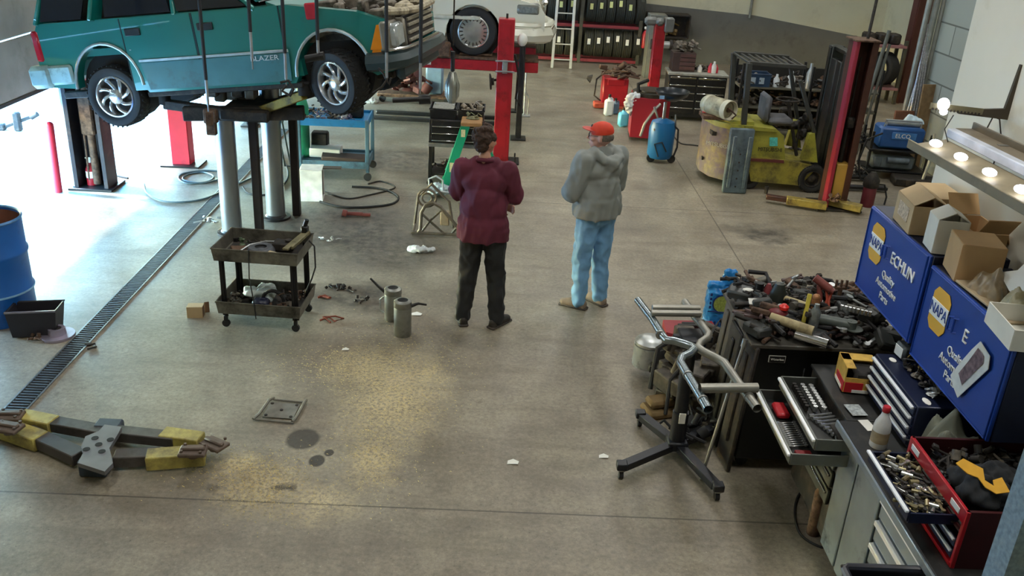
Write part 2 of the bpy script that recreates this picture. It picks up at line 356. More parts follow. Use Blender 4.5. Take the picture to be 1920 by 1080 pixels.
def wheel(parent, loc, rot, R=.35, W=.25, rimr=.235, kind='swirl', name='wheel', **kw):
    """axis along local -Y is the outer face"""
    w_ = thing(name, None, None, loc); w_.rotation_euler = rot; w_.parent = parent
    for k, v in kw.items(): w_[k] = v
    A = MX.Rotation(PI/2, 4, 'X')   # lathe z -> -y outward
    t = MB(); h = W/2
    t.lathe([(rimr, -h*.8), (R*.8, -h), (R*.93, -h*.93), (R*.985, -h*.7), (R, -h*.3), (R, h*.3), (R*.985, h*.7), (R*.93, h*.93), (R*.8, h), (rimr*1.03, h*.84), (rimr, h*.8), (rimr, -h*.8)], 44, A)
    if kind == 'swirl' or kind == 'fork':
        for i in range(36):
            a = 2*PI*i/36
            for q in (-1, 0, 1): t.box((0, 0, 0), (.02 if q else .03, W*.26, .012), 0, MX.Rotation(a, 4, 'Y') @ TR(0, q*W*.3, R-.002, 0, 0, .5*q))
    t.build('tyre', RUB, w_)
    r = MB(); r.lathe([(rimr, -h*.7), (rimr, h*.86), (rimr*.93, h*.9), (rimr*.86, h*.62), (rimr*.84, h*.3)], 36, A)
    if kind == 'swirl':
        for i in range(8):
            a0 = 2*PI*i/8; pts = []
            for j in range(7):
                q = j/6; rr = rimr*(.3+.6*q); a = a0+q*.62; pts.append((rr*math.cos(a), -h*(.5+.18*math.sin(PI*q)), rr*math.sin(a)))
            r.tube(pts, [.022, .021, .02, .02, .021, .024, .026], 8)
        r.lathe([(rimr*.4, h*.3), (rimr*.38, h*.66), (rimr*.25, h*.82), (rimr*.12, h*.86), (0, h*.88)], 24, A)
    elif kind == 'cover':
        r.lathe([(rimr*.88, h*.7), (rimr*.55, h*.82), (rimr*.2, h*.86), (0, h*.87)], 36, A)
    else:
        r.lathe([(rimr*.84, h*.3), (rimr*.6, h*.3), (rimr*.5, h*.55), (rimr*.3, h*.7), (0, h*.72)], 24, A)
        for i in range(6): a = 2*PI*i/6; r.cyl((.11*math.cos(a), -h*.3, .11*math.sin(a)), (.11*math.cos(a), -h*.62, .11*math.sin(a)), .018, n=8)
    r.build('rim', ALLOY if kind != 'fork' else DARK, w_)
    d = MB()
    if kind == 'cover':
        for i in range(20): a = 2*PI*i/20; d.box((rimr*.74*math.cos(a), -h*.79, rimr*.74*math.sin(a)), (.045, .01, .016), .003, None)
        for k in range(20):
            pass
    d.lathe([(rimr*.9, h*.25), (0, h*.25)], 24, A)
    if kind == 'cover':
        d = MB()
        for i in range(20):
            a = 2*PI*i/20; d.box((0, 0, 0), (.05, .008, .017), .003, MX.Rotation(-a, 4, 'Y') @ TR(rimr*.76, -h*.77, 0, 0, 0, -.12))
    d.build('rim_vents', DARK if kind != 'fork' else BLACKM, w_); return w_
pF = atY(630, 157, 8.78); pR = atY(212, 183, 9.22)
S_ = (pF-pR).length/2.72
ux = (pF-pR).normalized(); wy = ux.cross(V((0, 0, 1))).normalized(); wy = -wy if wy.y < 0 else wy; uz = ux.cross(wy).normalized()
car = thing('lifted_wagon', 'teal four-door wagon with silver swirl wheels raised high on the lift', 'car')
car.matrix_world = MX.Translation(pR+wy*.12) @ MX(((ux.x, wy.x, uz.x, 0), (ux.y, wy.y, uz.y, 0), (ux.z, wy.z, uz.z, 0), (0, 0, 0, 1))) @ MX.Diagonal((S_, S_, S_, 1))
# local: x forward, y to the far side, z up; origin = rear wheel centre, near side body face at y = -.12
def arch(cu, r=.42, top=.5, b=.12, n=10): return [(cu-r*math.cos(PI*i/n), b+top*math.sin(PI*i/n)) for i in range(n+1)]
SIDE = [(-.84, .16)]+arch(0, .41, .47, .12)+[(.47, .03), (2.26, .03)]+arch(2.72, .42, .46, .1)+[(3.2, .06), (3.4, .1), (3.42, .52), (3.36, .62), (3.05, .73), (2.3, .85), (1.95, .86), (-.74, .86), (-.8, .75), (-.84, .45)]
XZ = MX(((1, 0, 0, 0), (0, 0, 1, 0), (0, 1, 0, 0), (0, 0, 0, 1)))   # prism in x-z plane, depth along +y
b_ = MB(); b_.prism(SIDE, .12, MX.Translation((0, -.12, 0)) @ XZ); b_.prism(SIDE, .12, MX.Translation((0, 1.45, 0)) @ XZ)
b_.box((-.78, .72, .52), (.1, 1.5, .78), .03); b_.box((.95, .72, .12), (2.5, 1.5, .12)); b_.box((.0, .72, .5), (1.5, 1.5, .08))
b_.prism([(2.25, .1), (2.35, .1), (2.3, .8), (2.05, .9)], 1.6, MX.Translation((0, -.08, 0)) @ XZ)
# roof, pillars
GH = [(-.74, .93), (-.6, 1.33), (-.4, 1.4), (1.25, 1.4), (1.95, .9)]
def pil(p0, p1, w=.07):
    for y, t in ((-.1, .13), (1.54, -.13)): b_.bar((p0[0], y+.0, p0[1]), (p1[0], y+t, p1[1]), w, .05, .01, (1, 0, 0))
pil((-.74, .84), (-.56, 1.36), .12); pil((-.02, .84), (.1, 1.38), .2); pil((.98, .84), (.95, 1.38), .09); pil((1.93, .82), (1.28, 1.38), .07)
b_.box((.37, .72, 1.39), (1.86, 1.36, .06), .03)
body = b_.build('body', TEAL, car, smooth=30)
m = MB()
for y, k in ((-.135, 1),):
    for poly in ([(-.68, .88), (-.5, 1.33), (.04, 1.33), (-.16, .88)],):
        m.prism(poly, .02, MX.Translation((0, -.125, 0)) @ XZ)
m.build('rear_side_window', GLASS, car)
for nm, poly in (('window', [(.14, .88), (.2, 1.33), (.9, 1.33), (.94, .88)]), ('window', [(1.02, .88), (1.0, 1.33), (1.24, 1.33), (1.84, .88)])):
    m = MB(); m.prism(poly, .02, MX.Translation((0, -.125, 0)) @ XZ); m.build(nm, GLASS, car)
m = MB(); m.prism([(-.62, .84), (-.5, 1.3), (1.2, 1.3), (1.8, .84)], 1.25, MX.Translation((0, .08, 0)) @ XZ); m.build('cabin_interior', mat('cabin', '#4a4744', .9, 0, .3, 6), car)
m = MB(); m.add([(1.3, 0, 1.36), (1.3, 1.42, 1.36), (1.98, 1.5, .9), (1.98, -.08, .9)], [(0, 1, 2, 3)]); m.build('windscreen', GLASS, car)
# doors: seams, handles, mirror
def door(x0, x1, nm):
    d = MB(); y = -.124
    d.prism([(x0+.01, .06), (x1-.01, .06), (x1-.01, .85), (x0+.01, .85)], .006, MX.Translation((0, y-.004, 0)) @ XZ)
    o = d.build(nm, TEAL, car)
    for x in (x0, x1): s = MB(); s.box((x, y-.001, .45), (.012, .006, .8)); s.build('door_gap', SEAM, o)
    h = MB(); h.box((x0+.14, y-.01, .7), (.19, .016, .08), .006); h.build('door_handle', BLACKM, o); return o
door(.3, 1.17, 'rear_door'); fd = door(1.18, 2.2, 'front_door')
m = MB()
for y0_ in (-.137,):
    m.prism([(.5, .06), (2.22, .06), (2.24, .36), (.45, .36)], .012, MX.Translation((0, y0_, 0)) @ XZ)
    m.build('lower_cladding', TEAL2, car); m = MB()
m.prism([(3.2, .1), (3.4, .12), (3.4, .3), (3.2, .3)], .012, MX.Translation((0, y0_, 0)) @ XZ)
m.build('lower_cladding', TEAL2, car)
m = MB(); m.box((1.34, -.142, .385), (1.8, .012, .03), .004); m.box((.36, -.128, .51), (.02, .01, .01))
for cu, r, tp, bb in ((0, .425, .48, .12), (2.72, .435, .47, .1)): m.tube([(u, -.128, v) for u, v in arch(cu, r, tp, bb, 16)], .018, 6)
m.build('silver_trim', mat('silver_trim', '#a7b3b4', .35, .5), car)
text('BLAZER', .075, mat('badge_silver', '#c9d2d2', .4, .3), basis((1.95, -.145, .32), (1, 0, 0), (0, 0, 1)), car, sx=1.3)
m = MB(); m.box((-.84, .7, .28), (.3, 1.78, .26), .05); m.box((-.6, -.13, .29), (.35, .06, .22), .03)
m.build('rear_bumper', mat('bumper_grey', '#8fb0b4', .4, .2, .1, 5, .3, '#4a5a5a'), car)
m = MB(); m.box((-.8, -.06, .62), (.09, .16, .34), .02); m.build('tail_light', TAILR, car)
m = MB(); m.tube([(3.12, -.14, .2), (3.36, -.14, .2), (3.46, -.04, .2), (3.5, .3, .2), (3.5, 1.15, .2), (3.46, 1.5, .2), (3.4, 1.58, .2)], .1, 8); m.box((3.42, .72, .08), (.1, 1.5, .2), .04); m.build('front_bumper', mat('dark_bumper', '#27383b', .4, .1, .15, 6), car)
m = MB(); m.tube([(3.3, -.16, .32), (3.38, -.17, .32), (3.53, -.04, .32), (3.57, .3, .32), (3.57, 1.15, .32)], .018, 6); m.build('bumper_strip', CHROME, car)
m = MB()
m.box((3.46, .72, .47), (.06, 1.05, .3), .01)
m.k = 1
for z in (.36, .44, .52, .58): m.box((3.5, .72, z), (.03, .98, .035), .005)
m.build('grille', [DARK, mat('grille_grey', '#8d8777', .5, .3, .25, 20)], car)
m = MB(); m.add([(3.18, -.135, .3), (3.34, -.14, .3), (3.35, -.14, .56), (3.3, -.138, .56)], [(0, 1, 2, 3)]); m.prism([(3.17, .33), (3.33, .33), (3.34, .58), (3.27, .58)], .03, MX.Translation((0, -.145, 0)) @ XZ); m.build('turn_signal', AMBER, car)
m = MB(); m.box((3.42, -.02, .46), (.14, .26, .25), .03); m.build('headlight', LENS, car)
m = MB(); m.box((3.36, -.03, .46), (.12, .27, .3), .02); m.box((3.42, .16, .46), (.14, .06, .3), .02); m.build('headlight_frame', mat('lamp_frame', '#7d786a', .5, .2), car)
# open engine bay
m = MB(); m.box((2.85, .72, .48), (1.0, 1.4, .1)); r5 = random.Random(5)
for i in range(46):
    x, y = r5.uniform(2.4, 3.35), r5.uniform(.02, 1.4); z = .56+r5.random()*.2
    if i % 3: m.box((x, y, z), (r5.uniform(.08, .26), r5.uniform(.08, .22), r5.uniform(.06, .16)), .02, TR(0, 0, 0))
    else: m.tube([(x, y, z+.05), (x+r5.uniform(-.2, .2), y+.1, z+.12), (x+r5.uniform(-.2, .2), y+.25, z+.05)], .022, 7)
m.cyl((2.75, .5, .6), (2.75, .5, .82), .17); m.build('engine', ENG, car)
m = MB(); m.tube([(3.36, -.06, .7), (3.5, .1, .68), (3.56, .5, .66), (3.55, 1.1, .68), (3.3, 1.5, .72)], .04, 8)
for i in range(9): m.ell((3.36+r5.uniform(-.15, .12), .1+i*.15, .69), (.08, .07, .05), 8)
m.build('radiator_support', mat('crash_beige', '#a79c83', .6, .1, .3, 20, .4, '#3a342c'), car)
m = MB(); m.box((2.0, -.14, .98), (.12, .12, .14), .04); m.build('mirror', TEAL, car)
m = MB(); m.box((2.57, -.135, .77), (.13, .03, .17), .02); m.build('red_rag', mat('red_rag', '#a8202c', .9), car)
# underside
m = MB()
for y in (.15, 1.25): m.bar((-.8, y, .02), (3.3, y, .02), .1, .08, .01)
m.cyl((0, -.05, 0), (0, 1.55, 0), .05); m.ell((0, .72, 0), (.2, .16, .16)); m.cyl((.1, .75, .02), (2.0, .8, .06), .04); m.cyl((.5, 1.0, -.02), (2.4, 1.0, 0), .035)
m.box((1.9, .74, .03), (.6, .35, .26), .06); m.box((1.0, 1.1, 0), (.9, .35, .2), .06); m.cyl((2.72, .05, -.02), (2.72, 1.4, -.02), .04)
m.box((1.36, -.03, .0), (1.9, .1, .06), .01)
for x in (.45, -.35): m.bar((x, .14, .08), (0, .14, -.06), .06, .03)
m.build('underbody', DARK, car)
for cu in (0, 2.72):
    for ya, yb in ((.02, .3), (1.2, 1.44)): m = MB(); m.cyl((cu, ya, .1), (cu, yb, .1), .41, n=24); m.build('wheel_well', mat('wheel_well', '#141312', .9), car)
wheel(car, (0, -.0, 0), (0, .2, 0)); wheel(car, (0, 1.44, 0), (0, 0, PI))
wheel(car, (2.72, -.02, 0), (0, .3, -.42)); wheel(car, (2.72, 1.46, 0), (0, 0, PI-.42))
# ================================================================ lift in the floor under it
for (px, py, topx, topy, Y, lab) in ((436, 437, 430, 222, 9.15, 'thick steel lift piston nearest the two-tier parts cart'), (518, 408, 505, 158, 9.7, 'second steel lift piston standing behind the nearer one')):
    b0 = F(px, py); t0 = atY(topx, topy, b0.y); t = thing('lift_piston', lab, 'lift', (b0.x, b0.y, 0)); zt = t0.z
    m = MB(); m.cyl((0, 0, 0), (0, 0, zt), .105, n=28); m.build('piston_tube', mat('piston_steel', '#8e9295', .32, .8, .08, 4), t)
    m = MB(); m.lathe([(.105, 0), (.16, 0), (.16, .025), (.12, .03), (.105, .05)], 28); m.build('floor_collar', BLACKM, t)
for (px, py, tx, ty, lab) in ((487, 433, 478, 200, 'dark square safety post between the two steel pistons'), (557, 403, 545, 190, 'dark square safety post right of the second piston')):
    b0 = F(px, py); t0 = atY(tx, ty, b0.y); m = MB(); m.box((0, 0, t0.z/2), (.085, .085, t0.z), .006)
    for k in range(8): m.box((0, -.045, .25+k*.13), (.03, .004, .05))
    m.build('safety_post', mat('post_brown', '#2b2423', .6, .3, .2, 6), None, (b0.x, b0.y, 0), label=lab, cat='lift')
c = atY(430, 215, 9.15)
sup = thing('lift_carriage', 'grimy bolster and swing arms on top of the pistons under the wagon', 'lift', (c.x, c.y, c.z))
m = MB(); m.box((.18, .25, .02), (.5, .75, .12), .02); m.bar((-.45, -.05, .0), (.75, .08, .04), .1, .14, .01); m.build('bolster', DARK, sup)
def swing(p0, p1, mm, nm='swing_arm'):
    a = MB(); a.bar(p0, p1, .1, .09, .008); q = a.build(nm, mm, sup); h = MB(); h.cyl(p1, (p1[0], p1[1], p1[2]+.12), .06, n=14); h.box((p1[0], p1[1], p1[2]+.13), (.14, .14, .03), .01); h.build('lift_pad', RUB, q)
YG = mat('grimy_yellow', '#8c7d2f', .6, .1, .25, 12, .6, '#3a3420')
swing((-.1, 0, .03), tuple(atY(310, 195, 9.3)-c), DARK); swing((.3, .05, .04), tuple(atY(570, 178, 9.0)-c), YG); swing((.1, .5, .03), (-.7, 1.3, .08), DARK); swing((.35, .5, .03), (.95, 1.3, .12), DARK)
m = MB(); p = atY(397, 240, 8.9)-c; m.box(tuple(p), (.1, .06, .14), .01); m.box((p.x, p.y, p.z+.12), (.13, .08, .14), .01); m.build('hanging_stop', RUST, sup)
m = MB()
for i in range(10): x = r5.uniform(-.5, .2); m.box((x, r5.uniform(0, .5), r5.uniform(.1, .28)), (r5.uniform(.06, .16), .1, r5.uniform(.06, .18)), .015)
m.build('carriage_hardware', ENG, sup)
# ================================================================ left columns at the doors
c = F(178, 350)
t = thing('lift_column', 'tall dark lift column behind the wagon rear wheel by the bright doorway', 'lift', (c.x, c.y, 0))
m = MB(); m.box((-.15, 0, 1.3), (.05, .28, 2.6), .004); m.box((.2, 0, 1.3), (.05, .28, 2.6), .004); m.box((.02, .12, 1.3), (.32, .03, 2.6)); m.build('column_channel', mat('column_dark', '#25242a', .55, .3, .2, 5, .3, '#5a4a40'), t)
m = MB(); m.cyl((.05, -.02, .05), (.05, -.02, 2.5), .045); m.box((.04, 0, .9), (.16, .16, .5), .02); m.tube([(-.03, -.05, .1), (-.01, -.06, .8), (-.05, -.05, 1.6)], .012); m.build('ram', RUST, t)
m = MB(); m.box((.02, .02, .015), (.52, .42, .03), .004); m.build('base_plate', BLACKM, t)
m = MB(); m.box((-.2, -.05, 1.3), (.03, .12, 2.6), .004); m.build('edge_guard', mat('guard_white', '#b9bec4', .5), t)
c = F(181, 345); t = thing('fire_extinguisher', 'small red fire extinguisher on the floor against the dark lift column', 'fire extinguisher', (c.x, c.y-.1, 0))
m = MB(); m.lathe([(0, 0), (.055, 0), (.06, .02), (.06, .22), (.03, .28), (.02, .3)], 20); m.build('cylinder', RED, t)
m = MB(); m.lathe([(.061, .12), (.061, .2)], 20); m.build('label_band', PAPER, t)
m = MB(); m.box((0, 0, .32), (.05, .03, .05), .008); m.box((.0, 0, .355), (.1, .02, .015), .004); m.tube([(.03, 0, .32), (.07, 0, .25), (.07, 0, .12)], .008); m.build('valve', PAPER, t)
PINKR = mat('sunlit_red', '#c02338', .45, 0, .1, 5, .2, '#7a2030')
c = F(345, 308); t = thing('lift_column', 'short red lift column on a steel plate under the wagon, left of the pistons', 'lift', (c.x, c.y, 0))
m = MB(); m.box((0, 0, .62), (.24, .2, 1.2), .01); m.build('column', PINKR, t); m = MB(); m.box((0, 0, .012), (.5, .36, .024), .003); m.build('base_plate', BLACKM, t)
m = MB(); m.bar((-.1, -.1, 1.2), (.35, -.3, 1.05), .08, .08, .01); m.box((-.1, -.05, 1.3), (.35, .25, .18), .03); m.build('arm_head', GALV, t)
a = F(110, 360); b = atY(93, 235, a.y); m = MB(); m.cyl((0, 0, 0), tuple(b-a), .045, n=14); m.ell(tuple(b-a), .045); m.build('bollard', PINKR, None, tuple(a), label='thin red bollard standing in the blown-out doorway light', cat='bollard')
c = F(35, 243); t = thing('trailer_hitch', 'small dark hitch stand on the sunlit ground outside the doorway', 'stand', (c.x, c.y, -.02))
m = MB(); m.box((0, 0, .14), (.1, .1, .28), .02); m.bar((-.22, 0, .04), (.22, .05, .22), .05, .05, .01); m.box((-.25, 0, .05), (.14, .1, .1), .02); m.build('frame', DARK, t); m = MB(); m.cyl((.2, .02, .2), (.3, .02, .26), .035); m.build('coupler', DARK, t)
# ================================================================ white saloon on the red ramp
wc = atY(888, 58, 14.0); sd_ = thing('white_saloon', 'cream white saloon with spoked wheel covers parked on the red ramp', 'car', (wc.x, wc.y, 0))
H0 = wc.z
def L(y): return MX.Translation((0, y, H0)) @ XZ
OUT = [(-3.6, -.1)]+arch(-2.8, .42, .46, -.06)+[(-2.35, -.12), (-.45, -.12)]+arch(0, .42, .46, -.06)+[(.45, -.1), (.98, -.08), (1.06, .05), (1.06, .3), (.98, .42), (.4, .55), (-.7, .62), (-3.7, .62), (-3.8, .3)]
m = MB(); m.prism(OUT, .1, L(-.1)); m.prism(OUT, .1, L(1.5)); m.box((-1.4, .75, H0+.2), (4.7, 1.5, .6), .05); m.prism([(-.8, .55), (1.0, .38), (.9, .3), (-.8, .3)], 1.55, L(-.03))
m.prism([(-.75, .6), (-1.5, 1.05), (-2.7, 1.05), (-3.4, .62)], 1.3, L(.1)); sb = m.build('body', CREAMP, sd_, smooth=30)
m = MB(); m.tube([(.45, -.13, H0+.0), (.85, -.13, H0), (1.08, .05, H0), (1.14, .5, H0), (1.14, 1.1, H0), (1.05, 1.5, H0), (.7, 1.63, H0)], [.12, .13, .14, .14, .14, .14, .12], 8); m.tube([(.45, -.14, H0+.13), (.9, -.14, H0+.13), (1.13, .05, H0+.13), (1.19, .5, H0+.13)], .05, 6); m.build('front_bumper', CREAMP, sd_)
m = MB(); m.tube([(.5, -.2, H0+.08), (.88, -.2, H0+.08), (1.17, .03, H0+.08), (1.23, .5, H0+.08)], .018, 6); m.build('bumper_slot', mat('slot_brown', '#4a3528', .7), sd_)
m = MB(); m.box((.8, -.0, H0+.36), (.34, .25, .15), .04, None); m.build('headlight', mat('saloon_lens', '#7f8788', .15, .3, .3, 30), sd_)
m = MB(); m.box((.8, .0, H0+.36), (.37, .235, .18), .04); m.build('headlight_surround', mat('lamp_dark', '#6b6d66', .4), sd_)
m = MB(); m.box((1.06, .75, H0+.33), (.05, 1.0, .18), .02); m.ell((1.05, .2, H0+.45), (.06, .06, .05), 8); m.build('grille', CHROME, sd_)
m = MB(); m.box((-.62, -.112, H0+.2), (.012, .006, .7)); m.build('door_seam', SEAM, sd_); m = MB(); m.box((-1.1, -.115, H0+.2), (2.4, .02, .05), .004); m.build('side_moulding', mat('mould', '#b7b6a8', .5), sd_)
m = MB(); m.prism([(-.85, .62), (-1.5, .98), (-2.6, .98), (-3.2, .62)], .02, L(.085)); m.build('side_window', GLASS, sd_)
m = MB(); m.cyl((0, .0, H0-.02), (0, .3, H0-.02), .41, n=24); m.build('wheel_well', mat('wheel_well', '#141312', .9), sd_)
wheel(sd_, (0, -.02, H0), (0, 0, 0), .355, .21, .235, 'cover'); wheel(sd_, (-2.8, -.02, H0), (0, 0, 0), .355, .21, .235, 'cover'); wheel(sd_, (0, 1.5, H0), (0, 0, PI), .355, .21, .235, 'cover')
rz_ = H0-.355
rp = thing('ramp_lift', 'red drive-on ramp lift holding up the white saloon', 'lift', (wc.x, wc.y, 0))
for y in (.1, 1.5):
    m = MB(); m.box((-1.4, y-.03, rz_-.12), (4.8, .46, .16), .01); o = m.build('runway', RED, rp)
    m = MB(); m.box((-1.4, y-.03, rz_-.02), (4.8, .48, .04)); m.box((.05, y, rz_+.02), (.5, .4, .03), .01); m.build('runway_deck', RUST, o)
m = MB(); m.box((-.72, -.17, rz_-.1), (.2, .01, .1), .003); m.build('plate_decal', PAPER, rp)
for x in (.75, -3.4):
    for y in (-.2, 1.7):
        m = MB(); m.box((x, y, (rz_+.25)/2), (.09, .09, rz_+.25), .008); m.box((x, y, .015), (.24, .24, .03), .004); m.build('leg', BLACKM, rp)
m = MB(); m.box((.75, .75, rz_-.25), (.1, 1.9, .12), .01); m.box((-3.4, .75, rz_-.25), (.1, 1.9, .12), .01); m.build('cross_beam', DARK, rp)
m = MB(); m.box((-.55, -.25, rz_+.1), (.45, .12, .22), .02); m.build('wheel_stop', RUST, rp)
m = MB(); m.box((-.5, .9, .06), (2.2, .08, .06), .01); m.box((-.5, .5, .06), (2.2, .08, .06), .01); m.build('floor_rail', BLACKM, rp)
# ================================================================ middle and left floor
def frag(mb, c, r, n=10, rr=None, s=(1, 1, 1), tub=.35):   # knobbly bits of hardware
    q = rr or rnd; mb.cyl((c[0], c[1], c[2]-r*.05), (c[0], c[1], c[2]+r*.12*s[2]), r*.55*min(s[0], s[1]), r*.4*min(s[0], s[1]), 9)
    for i in range(n):
        p = (c[0]+q.uniform(-r, r)*s[0], c[1]+q.uniform(-r, r)*s[1], c[2]+abs(q.gauss(0, r*.4))*s[2])
        if q.random() < tub: mb.tube([p, (p[0]+q.uniform(-r, r)*.6, p[1]+q.uniform(-r, r)*.6, p[2]+r*.3*s[2]), (p[0]+q.uniform(-r, r), p[1]+q.uniform(-r, r), p[2])], r*.07, 6)
        elif q.random() < .4: mb.cyl(p, (p[0]+q.uniform(-r, r)*.4, p[1]+q.uniform(-r, r)*.4, p[2]+q.uniform(.1, .5)*r), r*q.uniform(.12, .3), n=10)
        else: mb.box((0, 0, 0), (q.uniform(.2, .6)*r, q.uniform(.2, .5)*r, q.uniform(.1, .4)*r), r*.04, TR(*p, q.uniform(-.4, .4), q.uniform(-.4, .4), q.uniform(0, 3)))
    return mb
# trench drain
x0 = (F(18, 777).x+F(421, 360).x)/2
t = thing('trench_drain', 'long slotted steel drain grate running across the floor', 'drain', (x0, 0, 0))
m = MB(); m.box((0, 8.9, .002), (.15, 9.6, .006)); m.build('channel', mat('drain_dark', '#151515', .8), t)
m = MB()
for sx_ in (-.078, .078): m.box((sx_, 8.9, .004), (.014, 9.6, .012))
m.build('rail', STEEL, t)
y = 4.1
m = MB()
while y < 13.6: m.box((0, y, .007), (.13, .013, .007)); y += .036
m.build('slotted_grate', mat('grate_steel', '#5f6468', .5, .6), t)
# drum
c = F(2, 592)
t = thing('oil_drum', 'open blue steel drum standing at the left edge of the floor', 'drum', (c.x, c.y, 0))
DRB = mat('drum_blue', '#1b5fae', .4, 0, .1, 4, .2, '#123a70')
m = MB(); m.lathe([(0, .02), (.27, .02), (.285, 0), (.285, .24), (.297, .26), (.297, .28), (.285, .3), (.285, .57), (.297, .59), (.297, .61), (.285, .63), (.285, .88), (.275, .88), (.275, .03), (0, .03)], 40); m.build('barrel', DRB, t)
m = MB(); m.lathe([(.283, .87), (.293, .885), (.283, .9), (.273, .885), (.283, .87)], 40); m.build('rim', mat('drum_rim', '#4c7fb4', .4, .2), t)
m = MB(); m.lathe([(.299, .262), (.302, .27), (.299, .28)], 40); m.build('hoop', mat('hoop_pale', '#86b4d8', .4), t)
m = MB(); m.lathe([(.274, .03), (.273, .865)], 40); m.build('rust_lining', mat('rust_lining', '#7a4c3c', .8, 0, .25, 6), t)
# black tub tipped beside it
c = F(72, 622); t = thing('drain_tub', 'black plastic drain tub tipped against the blue drum', 'tub', (c.x, c.y, 0)); t.rotation_euler = (-.1, 0, .2)
TUB = mat('tub_black', '#201e26', .5, 0, .15)
def tray(mb, w, d, h, th=.012, tp=.88, rim=.012):
    for s in (-1, 1):
        mb.add([(s*w/2, -d/2, h), (s*w/2, d/2, h), (s*w/2*tp, d/2*tp, 0), (s*w/2*tp, -d/2*tp, 0), (s*(w/2-th), -d/2+th, h), (s*(w/2-th), d/2-th, h), (s*(w/2*tp-th), d/2*tp-th, th), (s*(w/2*tp-th), -d/2*tp+th, th)], [(0, 1, 2, 3), (7, 6, 5, 4), (0, 4, 5, 1)])
        mb.add([(-w/2, s*d/2, h), (w/2, s*d/2, h), (w/2*tp, s*d/2*tp, 0), (-w/2*tp, s*d/2*tp, 0), (-w/2+th, s*(d/2-th), h), (w/2-th, s*(d/2-th), h), (w/2*tp-th, s*(d/2*tp-th), th), (-w/2*tp+th, s*(d/2*tp-th), th)], [(0, 1, 2, 3), (7, 6, 5, 4), (0, 4, 5, 1)])
    mb.box((0, 0, th/2), (w*tp, d*tp, th)); mb.tube([(-w/2, -d/2, h), (w/2, -d/2, h), (w/2, d/2, h), (-w/2, d/2, h)], rim, 6, closed=True)
m = MB(); tray(m, .38, .28, .22, rim=.008, tp=.85); m.build('basin', TUB, t)
m = MB(); m.tube([(-.19, -.14, .22), (.19, -.14, .22)], .01, 6); m.build('rim', mat('tub_rim', '#6d6a74', .4), t)
c = F(108, 630); t = thing('brake_rotor', 'worn brake disc lying flat beside the drain grate', 'brake disc', (c.x, c.y, 0))
m = MB(); m.lathe([(.04, .06), (.04, .075), (.065, .075), (.07, .022), (.135, .022), (.137, .008), (.135, 0), (.07, 0)], 36); m.build('disc', mat('disc_steel', '#a79fb0', .35, .6, .15, 8), t)
m = MB(); m.lathe([(.041, .06), (0, .06)], 20); m.build('hub_bore', DARK, t)
c = F(72, 637); m = MB(); frag(m, (0, 0, .02), .06, 7); m.build('bolt_scraps', RUST, None, (c.x, c.y, 0), label='small scraps of metal hardware between the black tub and brake disc', cat='scrap')
c = F(164, 657); m = MB(); m.tube([(0, 0, .012), (.05, .05, .012), (.02, .1, .012), (-.03, .06, .012)], .008); m.box((-.03, .09, .01), (.05, .03, .02), .004); m.build('wire_clip', DARK, None, (c.x, c.y, 0), label='small bent dark clip on the floor just right of the drain grate', cat='clip')
c = F(405, 418); m = MB(); frag(m, (0, 0, .015), .1, 8, s=(1.3, .6, .5)); m.build('crumpled_foil', GALV, None, (c.x, c.y, 0), label='crumpled shiny scrap on the floor left of the nearer piston', cat='scrap')
# dented small carton on the floor
c = F(368, 592); t = thing('small_carton', 'small open cardboard carton alone on the floor left of the grimy cart', 'box', (c.x, c.y, 0), .12)
m = MB(); w_, d_, h_ = .13, .09, .1
for q in (((-w_/2, 0, h_/2), (.004, d_, h_)), ((0, -d_/2, h_/2), (w_, .004, h_)), ((0, d_/2, h_/2), (w_, .004, h_)), ((0, 0, .002), (w_, d_, .004)), ((0, 0, h_), (w_, d_, .004))): m.box(*q)
m.build('carton', CARD, t); m = MB(); m.box((w_/2+.02, 0, h_/2), (.04, .004, h_), 0, TR(0, d_/2, 0, 0, 0, .3)); m.box((w_/2, 0, h_/2), (.004, d_*.9, h_*.9)); m.build('flap', mat('carton_inner', '#6b4e38', .9), t)
# ---------------------------------------------------------------- grimy two tier cart
a, b = F(425, 612), F(562, 622); cx = F(590, 585)
px = (b-a).normalized(); py = V((-px.y, px.x, 0)); W_, D_ = .64, .44
c = a+px*(.32-.02)+py*.2
cart = thing('utility_cart', 'grimy two-tier steel parts cart on castors in the open floor', 'cart', (c.x, c.y, 0), math.atan2(px.y, px.x))
CG = mat('cart_grey', '#6d6a60', .45, .4, .25, 5, .55, '#201c18'); CB = mat('cart_leg', '#1c1b1c', .5, .2, .2, 8)
def ctray(z, h, nm):
    m = MB(); m.M = MX.Translation((0, 0, z)); tray(m, W_+.08, D_+.06, h, .006, .96, .007); m.build(nm, CG, cart)
    m = MB(); m.M = MX.Translation((0, 0, z)); m.box((0, 0, .008), (W_, D_-.02, .004)); m.build('tray_liner', DARK, cart)
ctray(.62, .11, 'top_tray'); ctray(.14, .11, 'bottom_tray')
